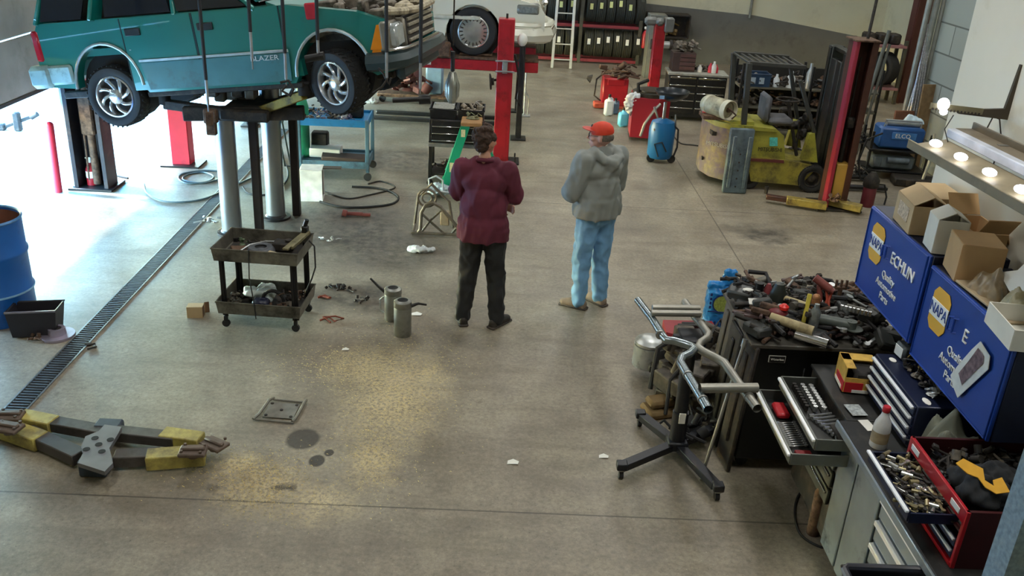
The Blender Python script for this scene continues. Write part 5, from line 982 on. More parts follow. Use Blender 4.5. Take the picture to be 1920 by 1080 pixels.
K(lambda m: frag(m, (0, 0, 0), .055, 6, random.Random(2)), DARK, 'greasy_part', 'car part', 'greasy car part jumbled in the heap on the black chest')
K(lambda m: m.tube([(-.09, 0, 0), (-.03, .04, .02), (.03, -.02, .01), (.1, .03, 0)], .01, 7), RUB, 'rubber_hose', 'hose', 'short rubber hose jumbled in the heap on the black chest')
K(lambda m: m.box((0, 0, 0), (.1, .07, .04), .008), mat('tool_grey', '#3a3c3a', .5, .2, .3), 'part_box', 'box', 'small dark box jumbled in the heap on the black chest')
protos = []
r6 = random.Random(21)
for m, mm, nm, cat, lab in kinds:
    protos.append(m.build(nm, mm, None, (2.2, 5.5, ZC+.1), label=lab, cat=cat, group=cat+'s jumbled on the black chest'))
first = set()
for i in range(230):
    k = r6.randrange(len(protos)); o = protos[k]
    if k in first: o = o.copy(); C.objects.link(o)
    first.add(k); u, v = r6.random(), r6.random(); x = 1.71+u*.93; y = 5.15+v*.74
    hgt = .01+.12*r6.random()**.8*min(1, 3*v+.25)*min(1, 4*(1-u)+.5)
    o.location = (x, y, ZC+hgt+.01); o.rotation_euler = (r6.uniform(-.35, .35), r6.uniform(-.4, .4), r6.uniform(0, 2*PI)); q = r6.uniform(1.1, 1.7); o.scale = (q, q, q)
# ---------------------------------------------------------------- exhaust pipe frame on a wheeled stand
es = thing('wheeled_stand', 'black wheeled cross-base stand in the front floor carrying steel tubes', 'stand', (1.32, 5.27, 0))
SB = mat('stand_black', '#1a1c22', .45, .2, .2, 8, .2, '#4a3a30')
for (px_, py_, nm) in ((1165, 882, 'leg'), (1345, 922, 'leg'), (1200, 785, 'leg'), (1348, 806, 'leg')):
    e = F(px_, py_, .06)-V((1.32, 5.27, 0)); e.z = .09; m = MB(); d = V((e.x, e.y, 0)).normalized()
    m.bar((0, 0, .09), tuple(e-d*.02), .07, .05, .004); m.box(tuple(e+V((0, 0, .01))), (.07, .07, .05), .006, None); l = m.build('leg', SB, es)
    m = MB(); m.cyl((e.x-.014, e.y, .032), (e.x+.014, e.y, .032), .032, n=16); m.build('castor', RUB, l); m = MB(); m.box((e.x, e.y, .075), (.045, .045, .03), .004); m.build('castor_plate', STEEL, l)
m = MB(); m.cyl((0, 0, .06), (0, .02, .86), .045, n=20); m.cyl((0, 0, .06), (0, .0, .35), .055, n=20); m.box((0, 0, .1), (.14, .14, .07), .01); m.build('post', SB, es)
m = MB(); m.box((-.0, -.058, .33), (.045, .006, .08), .002); m.build('post_label', PAPER, es)
m = MB(); m.bar((0, .02, .86), (0, .02, .93), .2, .16, .01); m.bar((-.12, .02, .9), (.14, .02, .9), .04, .04, .004); m.build('saddle', SB, es)
PIP = mat('aluminised_pipe', '#8d979b', .25, .85, .08, 10); PIPB = mat('dull_pipe', '#8d8b82', .4, .7, .15, 10)
zf = 1.0
def PX(pts): return [tuple(F(x, y, zf)) for x, y in pts]
pf = thing('exhaust_pipes', 'pair of bright bent exhaust pipes joined in an X with crossbars', 'exhaust pipe', (1.28, 5.0, zf)); o_ = V((1.28, 5.0, zf))
def sub(pts): return [tuple(V(p)-o_) for p in PX(pts)]
m = MB(); m.tube(sub([(1196, 563), (1225, 601), (1242, 629), (1250, 638), (1264, 639), (1284, 645), (1298, 650), (1301, 656), (1292, 664), (1279, 670), (1276, 680), (1290, 704), (1317, 748), (1328, 768)]), .026, 14, cap=False); m.build('left_pipe', PIP, pf)
m = MB(); m.tube(sub([(1284, 566), (1303, 594), (1318, 612), (1329, 627), (1326, 634), (1313, 643), (1309, 652), (1320, 660), (1342, 671), (1358, 680), (1368, 694), (1394, 731), (1420, 766)]), .026, 14, cap=False); m.build('right_pipe', PIPB, pf)
for k, (a_, b_, dz) in enumerate((((1223, 577), (1312, 578), .045), ((1221, 587), (1314, 588), .045), ((1312, 728), (1420, 727), .04))):
    p, q = F(*a_, zf+dz)-o_, F(*b_, zf+dz)-o_; m = MB(); m.cyl(tuple(p), tuple(q), .022 if k < 2 else .028, n=16, cap=k < 2); m.build('crossbar', PIPB, pf)
m = MB()
for a_ in ((1238, 628), (1290, 704), (1318, 750), (1405, 745), (1314, 606)): 
    p = F(*a_, zf)-o_; m.cyl((p.x, p.y-.006, p.z), (p.x, p.y+.008, p.z), .03, n=16)
m.build('clamp_ring', STEEL, pf)
# clutter beneath and behind it
t = thing('floor_jack', 'low red trolley jack on the floor behind the exhaust pipes', 'jack', (1.72, 7.05, 0), .05)
m = MB(); m.prism([(-.22, -.12), (-.14, -.17), (.2, -.17), (.24, -.1), (.24, .12), (-.2, .12)], .1, MX.Translation((0, 0, .04))); m.build('jack_body', mat('jack_red', '#8c1f2a', .5, 0, .12, 8, .3, '#3a1418'), t)
m = MB(); m.box((.0, -.02, .155), (.2, .04, .03), .006); m.box((.05, .04, .15), (.2, .03, .02), .004); m.build('jack_handle', BLACKM, t)
for sx_ in (-.15, .17):
    for sy_ in (-.16, .12): m = MB(); m.cyl((sx_, sy_-.02, .045), (sx_, sy_+.02, .045), .045); m.build('wheel', RUB, t)
eg = thing('small_engine', 'dirty small engine with carburettor sitting under the exhaust pipes', 'engine', (1.62, 6.1, 0))
m = MB(); r7 = random.Random(8)
for i in range(46): m.box((0, 0, 0), (r7.uniform(.05, .25), r7.uniform(.05, .25), r7.uniform(.04, .14)), .01, TR(r7.uniform(-.28, .26), r7.uniform(-.4, .35), r7.uniform(.06, .42), 0, 0, r7.uniform(0, 3)))
for i in range(12): x, y = r7.uniform(-.25, .25), r7.uniform(-.35, .3); m.cyl((x, y, .3), (x+.05, y, .46), r7.uniform(.02, .06), n=12)
m.build('engine_block', mat('dirty_alloy', '#4c463d', .6, .4, .4, 14, .5, '#1d1915'), eg)
m = MB(); m.cyl((-.34, .3, .1), (-.34, .3, .28), .13, n=22); m.ell((-.34, .3, .3), (.13, .13, .05)); m.build('pulley_cover', GALV, eg)
m = MB(); m.tube([(-.38, -.1, .1), (-.34, 0, .4), (-.2, .05, .48), (-.1, .2, .45)], .02); m.tube([(.1, .2, .45), (.2, .35, .5), (.3, .1, .4)], .018); m.tube([(-.3, -.38, .05), (-.28, -.3, .3), (-.15, -.2, .42)], .015); m.build('engine_hoses', RUB, eg)
m = MB(); m.box((0, 0, .03), (.26, .2, .06), .02); m.box((0, .02, .09), (.2, .14, .06), .02); at('brown_bag', m, mat('brown_card', '#77603c', .85, 0, .2, 10), (1.3, 5.62+.2, 0), 'crushed brown paper pack on the floor left of the small engine', 'bag', .3)
m = MB(); frag(m, (0, 0, .06), .16, 22, random.Random(31), (1, 1, 1)); at('hose_reel', m, RUB, (1.5, 5.5, 0), 'tangle of black hose at the foot of the wheeled stand', 'hose')
m = MB(); m.box((0, 0, .1), (.3, .26, .2), .03); m.cyl((-.1, -.1, .2), (.1, .1, .26), .05); at('battery_case', m, DARK, (1.95-.02, 6.62, 0), 'dark casing on the floor behind the black chest left corner', 'case')
# blue bag
c = F(1345, 624)
t = thing('absorbent_bag', 'blue printed bag with a green circle standing left of the black chest', 'bag', (c.x, c.y+.1, 0), -.08)
m = MB()
m.box((0, 0, .21), (.24, .15, .4), .045); m.box((0, -.0, .06), (.25, .17, .12), .04); m.box((-.05, 0, .42), (.15, .07, .07), .02, TR(0, 0, 0, 0, -.0, 0)); m.box((.06, .01, .5), (.12, .05, .16), .02)
BB = mat('bag_blue', '#2079c0', .3, 0, .25, 10, .25, '#0f3f86'); b2 = organic(m, 'bag_body', BB, t, .009, 1, .014, .05)
m = MB(); m.lathe([(0, 0), (.075, 0), (.078, .004)], 28, MX.Translation((0.015, -.088, .28)) @ MX.Rotation(PI/2, 4, 'X')); m.build('round_picture', mat('granule_green', '#8a9a4a', .7, 0, .35, 70), t)
m = MB(); m.lathe([(.075, 0), (.088, 0)], 28, MX.Translation((0.015, -.086, .28)) @ MX.Rotation(PI/2, 4, 'X')); m.build('picture_ring', SIGNB, t)
m = MB(); 
for i in range(4): m.box((-.09, -.088, .24+i*.04), (.018, .004, .028), .001)
for i in range(5): m.box((-.03+.032*i, -.095, .09), (.022, .004, .04), .001)
m.box((-.02, -.09, .2), (.17, .004, .012), .001, TR(0, 0, 0, 0, 0, 0)); m.build('printed_letters', mat('navy_print', '#122a6a', .5), t)
# ================================================================ far half of the shop
def lift_col(c, z, w, d, mm, lab, plate=(.5, .36), nm='lift_column'):
    t = thing(nm, lab, 'lift', (c[0], c[1], 0)); m = MB(); m.box((0, 0, z/2), (w, d, z), .01); m.box((0, -d/2-.004, z/2), (w*.5, .006, z*.94)); m.build('column', mm, t)
    m = MB(); m.box((.04, 0, .012), (*plate, .024), .003)
    m.build('base_plate', BLACKM, t); m = MB(); m.cyl((0, 0, z), (0, 0, z+.06), .015, n=8); m.build('top_bolt', DARK, t)
    for x, y in ((.2, -.12), (.2, .1)): m = MB(); m.cyl((x, y, .02), (x, y, .1), .012, n=8); m.build('anchor_bolt', DARK, t)
    return t
t = lift_col((.03, 12.5), 1.97, .22, .2, RED, 'tall bright red lift column in the middle of the shop behind the ladder', (.44, .34))
m = MB()
for z in (1.28, 1.42): m.tube([(-.13, -.12, z), (0, -.14, z+.01), (.13, -.12, z)], .012)
m.box((0, -.125, 1.35), (.07, .02, .18), .004); m.build('clamp_band', GALV, t)
m = MB(); m.tube([(.13, 0, 1.5), (.2, 0, 1.2), (.17, 0, .9), (.24, 0, .8), (.26, 0, 1.3), (.22, 0, 1.65)], .016); m.build('column_hose', RUB, t)
m = MB(); m.ell((.22, 0, 1.7), (.07, .06, .09), 12); m.build('rag', PAPER, t)
m = MB(); m.lathe([(0, 0), (.11, 0), (.11, .02), (.05, .03), (.05, .06), (0, .06)], 22, TR(-.2, -.02, 1.12, 0, PI/2-.1, 0)); m.bar((-.14, 0, 1.14), (0, 0, 1.16), .03, .03); m.build('hub_wheel', DARK, t)
t = thing('pipe_stand', 'thin grey stand with a hooked hose right of the central red column', 'stand', (.4, 15.4, 0))
m = MB(); m.tube([(0, 0, 0), (0, 0, .9), (.02, 0, 1.1)], .014); m.box((0, 0, .012), (.22, .16, .024), .004); m.tube([(.06, 0, 0.02), (.08, 0, .3), (0, 0, .45)], .01); m.build('upright', GALV, t)
t = lift_col((2.66, 15.95), 1.6, .18, .18, RED, 'red lift column with grey motor heads beside the tyre changer', (.3, .3))
m = MB(); m.box((-.16, 0, 1.62), (.22, .16, .14), .04); m.box((-.02, -.05, 1.62), (.14, .2, .12), .04); m.box((.14, -.05, 1.58), (.16, .2, .24), .02, TR(0, 0, 0, 0, 0, 0)); m.build('motor_head', mat('motor_grey', '#6c6e6c', .5, .3, .2, 8), t)
# ---- tyre rack
TY = mat('tyre_tread', '#26271f', .8, 0, .25, 30); RR = mat('rack_red', '#7d3038', .5, .1, .1, 5, .3, '#4a1a1c'); RG = mat('rack_post', '#4b4a3f', .6, .3)
rk = thing('tyre_rack', 'long red-beamed rack full of tyres against the back wall', 'rack', (1.0, 21.35, 0))
for z in (.1, .86, 1.62):
    for y in (-.25, .25): m = MB(); m.box((-.4, y, z-.03), (5.0, .05, .07), .006); m.build('beam', RR, rk)
for x in (-2.9, -1.1, .73, 2.08):
    for y in (-.25, .25): m = MB(); m.box((x, y, 1.15), (.08, .06, 2.3), .006); m.build('post', RG, rk)
def tyre_bm(R=.31, W=.2):
    m = MB(); A = MX.Rotation(PI/2, 4, 'Y'); h = W/2
    pr = [(R*.62, -h*.8), (R*.85, -h), (R*.96, -h*.85)]
    for i in range(5): z = -h*.8+h*.4*i; pr += [(R*.985, z), (R, z+.006), (R, z+h*.4-.014), (R*.97, z+h*.4-.008)]
    pr = pr[:-1]+[(R*.96, h*.85), (R*.85, h), (R*.62, h*.8), (R*.62, -h*.8)]
    m.lathe(pr, 28, A); return m
ty = tyre_bm().build('tyre', TY, None, label='new black tyre standing tread-out on the lower tier of the back rack', cat='tyre', group='tyres on the lower rack tier')
m = MB(); m.box((0, 0, 0), (.07, .004, .13), .0); lbw = m.build('tyre_label', mat('label_white', '#e2e4de', .7, 0, .1, 60), ty, (0, -.318, .1))
ty2 = tree(ty, None, label='new black tyre standing tread-out on the upper tier of the back rack', group='tyres on the upper rack tier')
for ch in C.objects:
    if ch.parent == ty2: ch.data = ch.data.copy(); ch.data.materials.clear(); ch.data.materials.append(mat('label_yellow', '#cfd08a', .7, 0, .12, 60))
usd = set()
for tier, src, z in ((0, ty, .435), (1, ty2, 1.2)):
    x = -1.85; i = 0
    while x < 3.05:
        if abs((x-1.0)-.73) > .1 and abs((x-1.0)+1.1) > .1:
            o = src if tier not in usd else tree(src); usd.add(tier); o.location = (x, 21.3+.015*((i*7) % 3-1), z+.004); o.rotation_euler = (((i*37) % 10-5)*.03, 0, ((i*13) % 7-3)*.015)
            if (i*5+tier) % 9 == 3 and i > 0:
                for ch in [q for q in C.objects if q.parent == o]: bpy.data.objects.remove(ch)
        x += .222; i += 1
# aluminium ladder against the rack
c = F(1052, 129); t = thing('extension_ladder', 'aluminium ladder leaning against the tyre rack', 'ladder', (c.x, c.y, 0)); AL = mat('aluminium', '#b2b3ab', .4, .5, .08)
for s_ in (-.2, .2): m = MB(); m.bar((s_*1.02, 0, .01), (s_*.85+.06, .75, 3.0), .03, .06, .004, (1, 0, 0)); m.build('rail', AL, t)
for i in range(9):
    k = (i+.6)/9.4; z = 3*k; m = MB(); m.cyl((-.2*(1.02-.17*k)+.06*k, .75*k, z), (.2*(1.02-.17*k)+.06*k, .75*k, z), .014, n=8); m.build('rung', AL, t)
c = atY(1197, 100, 20.6); t = thing('fire_extinguisher', 'red fire extinguisher hung on the end post of the tyre rack', 'fire extinguisher', (3.2, 21.0, .42))
m = MB(); m.lathe([(0, 0), (.07, 0), (.075, .02), (.075, .3), (.04, .38), (0, .4)], 18); m.build('cylinder', RED, t); m = MB(); m.box((0, 0, .44), (.08, .04, .06), .01); m.tube([(.04, 0, .44), (.09, 0, .35), (.08, 0, .15)], .012); m.build('valve', PAPER, t); m = MB(); m.box((0, .11, .2), (.2, .08, .08)); m.build('wall_hook', DARK, t)
# grey cabinet at the rack end
t = thing('grey_locker', 'narrow tall grey locker at the right end of the tyre rack', 'locker', (3.22, 19.75, 0))
m = MB(); m.box((0, 0, .66), (.36, .4, 1.32), .01); m.build('locker_body', mat('locker_grey', '#6a6c66', .5, .2, .1, 5, .2, '#4a4b46'), t); m = MB(); m.box((0, -.205, .66), (.3, .01, 1.2), .003); d = m.build('door', mat('locker_grey2', '#74766f', .5, .2), t); m = MB(); m.box((.1, -.215, .7), (.02, .014, .1), .003); m.build('door_handle', DARK, d)
t = thing('bench_grinder', 'pale bench grinder on a post left of the far red column', 'grinder', (3.12, 18.3, 0))
m = MB(); m.cyl((0, 0, 0), (0, 0, .8), .05, n=12); m.box((0, 0, .015), (.3, .3, .03), .006); m.build('pedestal', mat('pedestal_teal', '#7b8f8a', .5, .2), t); m = MB(); m.cyl((-.16, 0, .9), (.16, 0, .9), .07, n=16); m.build('motor', GALV, t)
for s_ in (-1, 1): m = MB(); m.cyl((s_*.16, 0, .9), (s_*.21, 0, .9), .1, n=18); m.build('grinding_wheel', DARK, t)
# ---- red machines
c = F(1150, 204); t = thing('brake_lathe', 'small red machine with a tangle of hoses on top near the tyre rack', 'machine', (2.05, 16.5, 0))
m = MB(); m.box((0, 0, .3), (.46, .36, .5), .02); m.box((-.0, -.19, .48), (.3, .02, .1), .004); m.build('machine_body', RED, t)
m = MB(); frag(m, (0, 0, .58), .24, 26, random.Random(77), (1, .8, .7), .7); m.build('hoses', mat('brown_hose', '#4c3a2c', .7, 0, .3), t)
m = MB(); m.tube([(-.22, -.05, .1), (-.36, -.05, .2), (-.34, -.05, .5), (-.2, 0, .62)], .015); m.lathe([(0, 0), (.08, 0), (.03, .08), (0, .08)], 14, TR(-.44, -.05, .5, 0, -1.3, 0)); m.build('side_hose', DARK, t)
m = MB(); m.box((-.22, -.12, .06), (.3, .22, .1), .02); m.box((0, 0, .03), (.5, .4, .05), .01); m.build('base_tray', mat('orange_base', '#a8432c', .6), t)
c = F(1240, 268); tc_ = thing('tyre_changer', 'red tyre changer with a dark round turntable and hanging rag', 'machine', (2.36, 14.35, 0))
m = MB(); m.prism([(-.3, -.3), (.1, -.36), (.32, -.1), (.3, .34), (-.25, .34)], .62, MX.Translation((0, 0, .06))); m.build('machine_body', mat('changer_red', '#8c1626', .4, 0, .1, 4, .2, '#5a1018'), tc_)
m = MB(); m.cyl((.02, 0, .68), (.02, 0, .74), .3, n=28); m.cyl((.02, 0, .74), (.02, 0, .77), .22, n=24); m.build('turntable', mat('turntable_dark', '#38362c', .5, .4), tc_)
m = MB(); m.box((-.31, -.2, .45), (.01, .08, .14), .002); m.build('access_hole', DARK, tc_); m = MB(); m.tube([(-.14, -.37, .1), (-.1, -.4, .3), (.05, -.38, .55), (.12, -.36, .62)], .022); m.tube([(.0, -.4, .02), (.14, -.42, .3), (.02, -.4, .58)], .018); m.build('pedal_hose', GALV, tc_)
m = MB(); m.bar((.0, -.42, .1), (.18, -.42, .1), .04, .03); m.cyl((.18, -.44, .05), (.18, -.38, .05), .05); m.build('foot_pedal', DARK, tc_)
m = MB(); m.ell((0, 0, 0), (.1, .05, .16), 12); m.ell((.06, 0, .1), (.08, .05, .08), 10); o = organic(m, 'shop_rag', mat('white_rag', '#c9ced0', .9, 0, .1, 20), tc_, .014, 2, .04, .06, (-.33, -.25, .58))
m = MB(); m.tube([(-.2, -.1, .68), (-.22, -.1, .86), (-.05, .05, .9)], .03); m.build('tool_arm', BLACKM, tc_)
JUG = mat('jug_white', '#cfd6da', .4, 0, .08)
def jug(px_, py_, mm, lab, h=.26, w=.13):
    c = F(px_, py_); t = thing('fluid_jug', lab, 'jug', (c.x, c.y, 0), .2); m = MB(); m.box((0, 0, h*.36), (w, w*.7, h*.72), .03); m.box((0, 0, h*.72), (w*.6, w*.5, h*.25), .03, None, (.5, .5)); m.tube([(.03, 0, h*.8), (.06, 0, h*.74), (.06, 0, h*.55), (.05, 0, h*.45)], .012); m.build('jug_body', mm, t); m = MB(); m.cyl((0, 0, h*.82), (0, 0, h*.94), .025, n=12); m.build('cap', DARK, t)
jug(1167, 237, mat('jug_blue', '#6cc4e6', .3, 0, .08), 'pale blue fluid jug on the floor left of the tyre changer', .34, .17); jug(1140, 217, JUG, 'white jug with a rag, left in front of the small red machine', .4, .16); jug(1152, 214, mat('jug_greyblue', '#5f7488', .4), 'grey-blue jug standing beside the white jug', .3, .14)
# ---- blue tank
c = F(1235, 308); t = thing('waste_oil_tank', 'upright blue waste oil tank on wheels right of the tyre changer', 'tank', (c.x+.02, c.y+.15, 0))
m = MB(); m.lathe([(0, .07), (.16, .07), (.185, .12), (.19, .5), (.16, .6), (.06, .64), (0, .64)], 28); m.build('tank_body', mat('tank_blue', '#145f94', .35, .1, .08, 4, .2, '#0f3f66'), t)
for s_ in (-1, 1): m = MB(); m.cyl((s_*.15+.02, -.06, .06), (s_*.15+.02, -.02, .06), .06, n=16); m.build('wheel', RUB, t)
m = MB(); m.tube([(.1, -.05, .6), (.22, -.06, .5), (.23, -.08, .25), (.19, -.1, .12)], .014); m.tube([(-.05, -.19, .12), (-.12, -.17, .3), (-.02, -.2, .34), (.06, -.19, .2)], .01); m.build('tank_hose', RUB, t)
m = MB(); m.cyl((0, 0, .62), (0, 0, .88), .025, n=12); m.box((-.12, -.12, .5), (.06, .04, .03), .004); m.tube([(.12, .04, .1), (.19, 0, .5), (.17, .02, .7)], .012); m.build('riser', STEEL, t)
m = MB(); m.lathe([(.0, .88), (.08, .88), (.22, .96), (.25, 1.02), (.24, 1.03), (.2, .97), (.05, .9), (0, .9)], 32, TR(.1, .1, 0)); m.build('drain_pan', mat('pan_black', '#1a2026', .3, .1), t)
m = MB(); m.box((-.08, -.115, .965), (.07, .005, .05), .001, TR(0, 0, 0, 0, 0, -.0)); m.build('pan_label', mat('label_sky', '#7ea6cc', .5), t)
hose('tank_cable', [(1260, 250), (1275, 268), (1300, 272), (1330, 276)], .01, RUB, 'thin dark cable on the floor between the blue tank and the forklift')
# ---- wide black tool chest with junk
ch = thing('wide_tool_chest', 'wide black multi-drawer tool chest behind the blue tank', 'tool chest', (3.38, 15.9, 0), -.05)
m = MB(); m.box((0, 0, .42), (1.0, .5, .72), .01); m.build('chest_body', BLACKM, ch)
for i in range(5):
    for x0, w in ((-.25, .46), (.24, .48)): m = MB(); m.box((x0, -.255, .7-i*.13), (w, .014, .11), .003); d = m.build('drawer', BLACKM, ch); m = MB(); m.box((x0, -.268, .745-i*.13), (w-.02, .02, .02 if i else .03), .004); m.build('drawer_pull', CHROME, d)
m = MB(); m.box((0, 0, .8), (1.04, .54, .04), .006); m.build('worktop', mat('light_top', '#8e8f86', .5, .1, .25, 14), ch)
for sx_ in (-.42, .42):
    for sy_ in (-.2, .2): m = MB(); m.cyl((sx_, sy_-.015, .04), (sx_, sy_+.015, .04), .04); m.build('castor', RUB, ch)
t = thing('drawer_cabinet', 'small brown drawer cabinet standing on the wide black chest', 'cabinet', (3.12, 15.95, .822)); 
m = MB(); m.box((0, 0, .16), (.4, .3, .32), .006); m.build('cabinet_body', mat('brown_cab', '#41302c', .6), t)
for i in range(4): m = MB(); m.box((.06, -.155, .06+i*.07), (.26, .01, .055), .003); m.build('drawer', mat('brown_drawer', '#5b3f3a', .6), t)
m = MB(); frag(m, (3.12, 15.95, 1.16), .2, 22, random.Random(90), (1, .6, .7)); m.build('junk_pile', ENG, None, smooth=40, label='pile of papers and parts on top of the brown drawer cabinet', cat='parts')
t = thing('wall_shelf', 'dark open shelf box with bits in it against the grey back wall', 'shelf', (3.75, 21.6, .62)); m = MB()
for q in (((0, .0, 0), (1.0, .4, .03)), ((0, 0, .5), (1.0, .4, .03)), ((-.5, 0, .25), (.03, .4, .5)), ((.5, 0, .25), (.03, .4, .5)), ((0, .2, .25), (1, .02, .5))): m.box(*q)
m.build('shelf_box', DARK, t); m = MB(); frag(m, (0, 0, .05), .3, 20, random.Random(91), (1, .4, 1)); m.build('contents', mat('ochre_bits', '#6e5a34', .7, 0, .4), t)
for i, (x, mm, nm, h, lab) in enumerate(((3.6, mat('pink_red', '#c83a4a', .4), 'fluid_bottle', .16, 'pinkish red bottle at the right of the wide black chest top'), (3.7, mat('pink_red', '#c83a4a', .4), 'fluid_bottle', .14, 'second pinkish red bottle, rightmost on the wide black chest top'), (3.65, PAPER, 'spray_can', .2, 'white spray can between the two red bottles'), (3.42, PAPER, 'small_bottle', .12, 'small white bottle near the middle of the wide black chest top'))):
    m = MB(); m.lathe([(0, 0), (.04, 0), (.042, h*.6), (.018, h*.85), (.018, h), (0, h)], 16); at(nm, m, mm, (x, 15.85-(.06 if i == 2 else 0), .822), lab, 'bottle' if i != 2 else 'can')
for i in range(7): m = MB(); frag(m, (0, 0, .02), .07, 8, random.Random(130+i)); at('loose_tool', m, [DARK, ENG][i % 2], (3.36+.035*i, 15.98-.03*(i % 3), .822), 'dark loose tool on the wide black chest top', 'tool', i, group='loose tools on the wide black chest')
# ---- shelving behind the forklift
sh = thing('parts_shelving', 'cluttered dark steel shelving behind the forklift', 'shelving', (5.0, 14.9, 0))
for z in (.12, .5, .82): m = MB(); m.box((0, 0, z), (2.3, .5, .03), .004); m.build('shelf_board', mat('shelf_grey', '#5c5a50', .6, .2, .2, 9), sh)
m = MB(); m.box((0, .24, .6), (2.3, .02, 1.0)); m.build('back_panel', mat('shelf_back', '#23221f', .8, 0, .3, 5), sh)
for sx_ in (-1.13, 0, 1.13):
    for sy_ in (-.23, .23): m = MB(); m.box((sx_, sy_, .6), (.04, .04, 1.2), .004); m.build('post', BLACKM, sh)
def bot(x, z, h, w, mm, lab, nm='bottle', y=14.75, cat='bottle'): m = MB(); m.lathe([(0, 0), (w, 0), (w*1.03, h*.6), (w*.4, h*.82), (w*.38, h), (0, h)], 16); at(nm, m, mm, (x, y, z), lab, cat)
t = thing('blue_crate', 'dark blue crate with pale boxes at the left of the shelving', 'crate', (4.12, 14.8, .837)); m = MB(); tray(m, .42, .3, .2, .01, .95); m.build('crate_body', mat('crate_blue', '#1d3550', .5), t)
for x in (-.08, .06): m = MB(); m.box((x, -.16, .1), (.08, .01, .1)); m.build('crate_label', mat('label_grey', '#8fa0b0', .6), t)
bot(4.45, .837, .2, .05, JUG, 'white bottle just right of the dark blue crate on the shelving'); bot(4.68, .837, .26, .07, JUG, 'large white jug in the middle of the shelving', 'jug'); bot(4.98, .837, .4, .06, GALV, 'tall pale bottle right of the large white jug on the shelving'); bot(5.75, .837, .2, .08, PAPER, 'white drum-shaped tub towards the right end of the shelving', 'tub')
r8 = random.Random(55)
for i in range(34):
    m = MB(); frag(m, (0, 0, .03), .15, 12, random.Random(i+200), (.7, .8, 1)); at('stored_part', m, [DARK, ENG, BLACKM, RUST][i % 4], (3.98+(i % 12)*.18, 14.85+r8.uniform(-.1, .12), (.137, .517, .837)[i//12]), 'dark car part stored on the cluttered shelving behind the forklift', 'car part', i, group='car parts on the shelving behind the forklift')
# ---- forklift
FY = 11.72
fk = thing('forklift', 'worn yellow forklift with a gas bottle on its back', 'forklift', (3.6, 12.2, 0)); FO = V((3.6, 12.2, 0))
YF = mat('forklift_yellow', '#8f8d34', .5, .05, .15, 6, .45, '#4a4526'); YF2 = mat('forklift_faded', '#756a4c', .6, .05, .3, 12, .8, '#5a4f5e'); GD = mat('guard_grey', '#3a3b38', .5, .3, .15, 8)
def fp(x, y, Y=FY): return atY(x, y, Y)-FO
def side(pts, dep, mm, nm, Y=FY, off=0):
    P = [fp(x, y, Y) for x, y in pts]; m = MB(); m.prism([(p.x, p.z) for p in P], dep, MX.Translation((0, Y-FO.y+off, 0)) @ XZ); return m.build(nm, mm, fk, smooth=30)
zt_ = fp(1400, 245).z
m = MB(); pl = [(-.27, -.5), (-.55, -.46), (-.72, -.3), (-.8, 0), (-.78, .3), (-.6, .45), (-.2, .45)]
m.prism(pl, zt_-.1, MX.Translation((0, 0, .1))); m.build('counterweight', YF2, fk)
m = MB(); m.prism([(x*1.0, y*1.0) for x, y in pl], .07, MX.Translation((0, 0, zt_))); m.prism([(x*.93, y*.9) for x, y in pl], .04, MX.Translation((0, 0, zt_+.07))); m.build('cowl', YF, fk)
m = MB(); m.box((-.73, -.25, zt_-.1), (.06, .16, .05), 0, None); m.box((-.795, -.1, .3), (.02, .06, .04)); m.build('vent_slot', DARK, fk)
text('MITSUBISHI', .075, mat('faint_white', '#a8a49a', .6), basis((-.66, -.375, zt_-.24), (.78, -.62, 0), (0, 0, 1)), fk)
side([(1400, 238), (1458, 244), (1470, 255), (1472, 300), (1408, 296)], .8, YF, 'engine_hood')
side([(1400, 292), (1470, 300), (1535, 312), (1500, 348), (1408, 340)], .8, mat('forklift_yellow2', '#8d8434', .55, .05, .2, 10, .55, '#4a4028'), 'lower_body', FY-.02)
side([(1396, 236), (1455, 242), (1458, 248), (1398, 244)], .82, YF, 'hood_lip', FY-.03)
side([(1405, 297), (1470, 301), (1470, 306), (1405, 302)], .02, mat('trim_maroon', '#5a2a26', .6), 'side_trim', FY-.04)
side([(1443, 258), (1458, 258), (1458, 274), (1443, 274)], .006, mat('teal_sticker', '#4fb3a8', .5, 0, .3, 40), 'teal_sticker', FY-.012)
p = fp(1435, 280); text('MIT5UBISHI', .075, BLACKM, basis((p.x+.06, FY-.012-FO.y, p.z), (1, 0, 0), (0, 0, 1)), fk, sx=.85)
p = fp(1392, 244); text('W-1', .06, BLACKM, basis((p.x, -.53, p.z), (1, 0, 0), (0, 0, 1)), fk)
side([(1503, 300), (1518, 252), (1528, 250), (1533, 305)], .1, YF, 'front_fender'); side([(1503, 300), (1518, 252), (1528, 250), (1533, 305)], .1, YF, 'front_fender', FY, .75)
wc_ = fp(1522, 334); 
def fwheel(x, y, R, W): return wheel(fk, (x, y, R), (0, 0, 0), R, W, R*.6, 'fork')
fwheel(wc_.x, FY-FO.y+.03, .19, .16); fwheel(wc_.x, .38, .19, .16); fwheel(-.22, FY-FO.y+.06, .15, .14)
def gp(p0, p1, w=.05): m = MB(); m.bar(tuple(p0), tuple(p1), w, w, .006); m.build('guard_post', GD, fk)
a0, a1 = fp(1393, 243, FY+.05), fp(1405, 118, FY+.05); b0_, b1_ = fp(1527, 250, FY+.05), fp(1500, 150, FY+.05)
gp(a0, a1, .07); gp(b0_, b1_)
a2 = V((a1.x-.02, a1.y+.78, a1.z)); b2_ = V((b1_.x+.05, b1_.y+.78, a1.z-.02)); b1_ = V((b1_.x+.05, b1_.y, a1.z-.02)); gp(V((a0.x, a0.y+.78, a0.z)), a2, .07); gp(V((b0_.x, b0_.y+.78, b0_.z)), b2_)
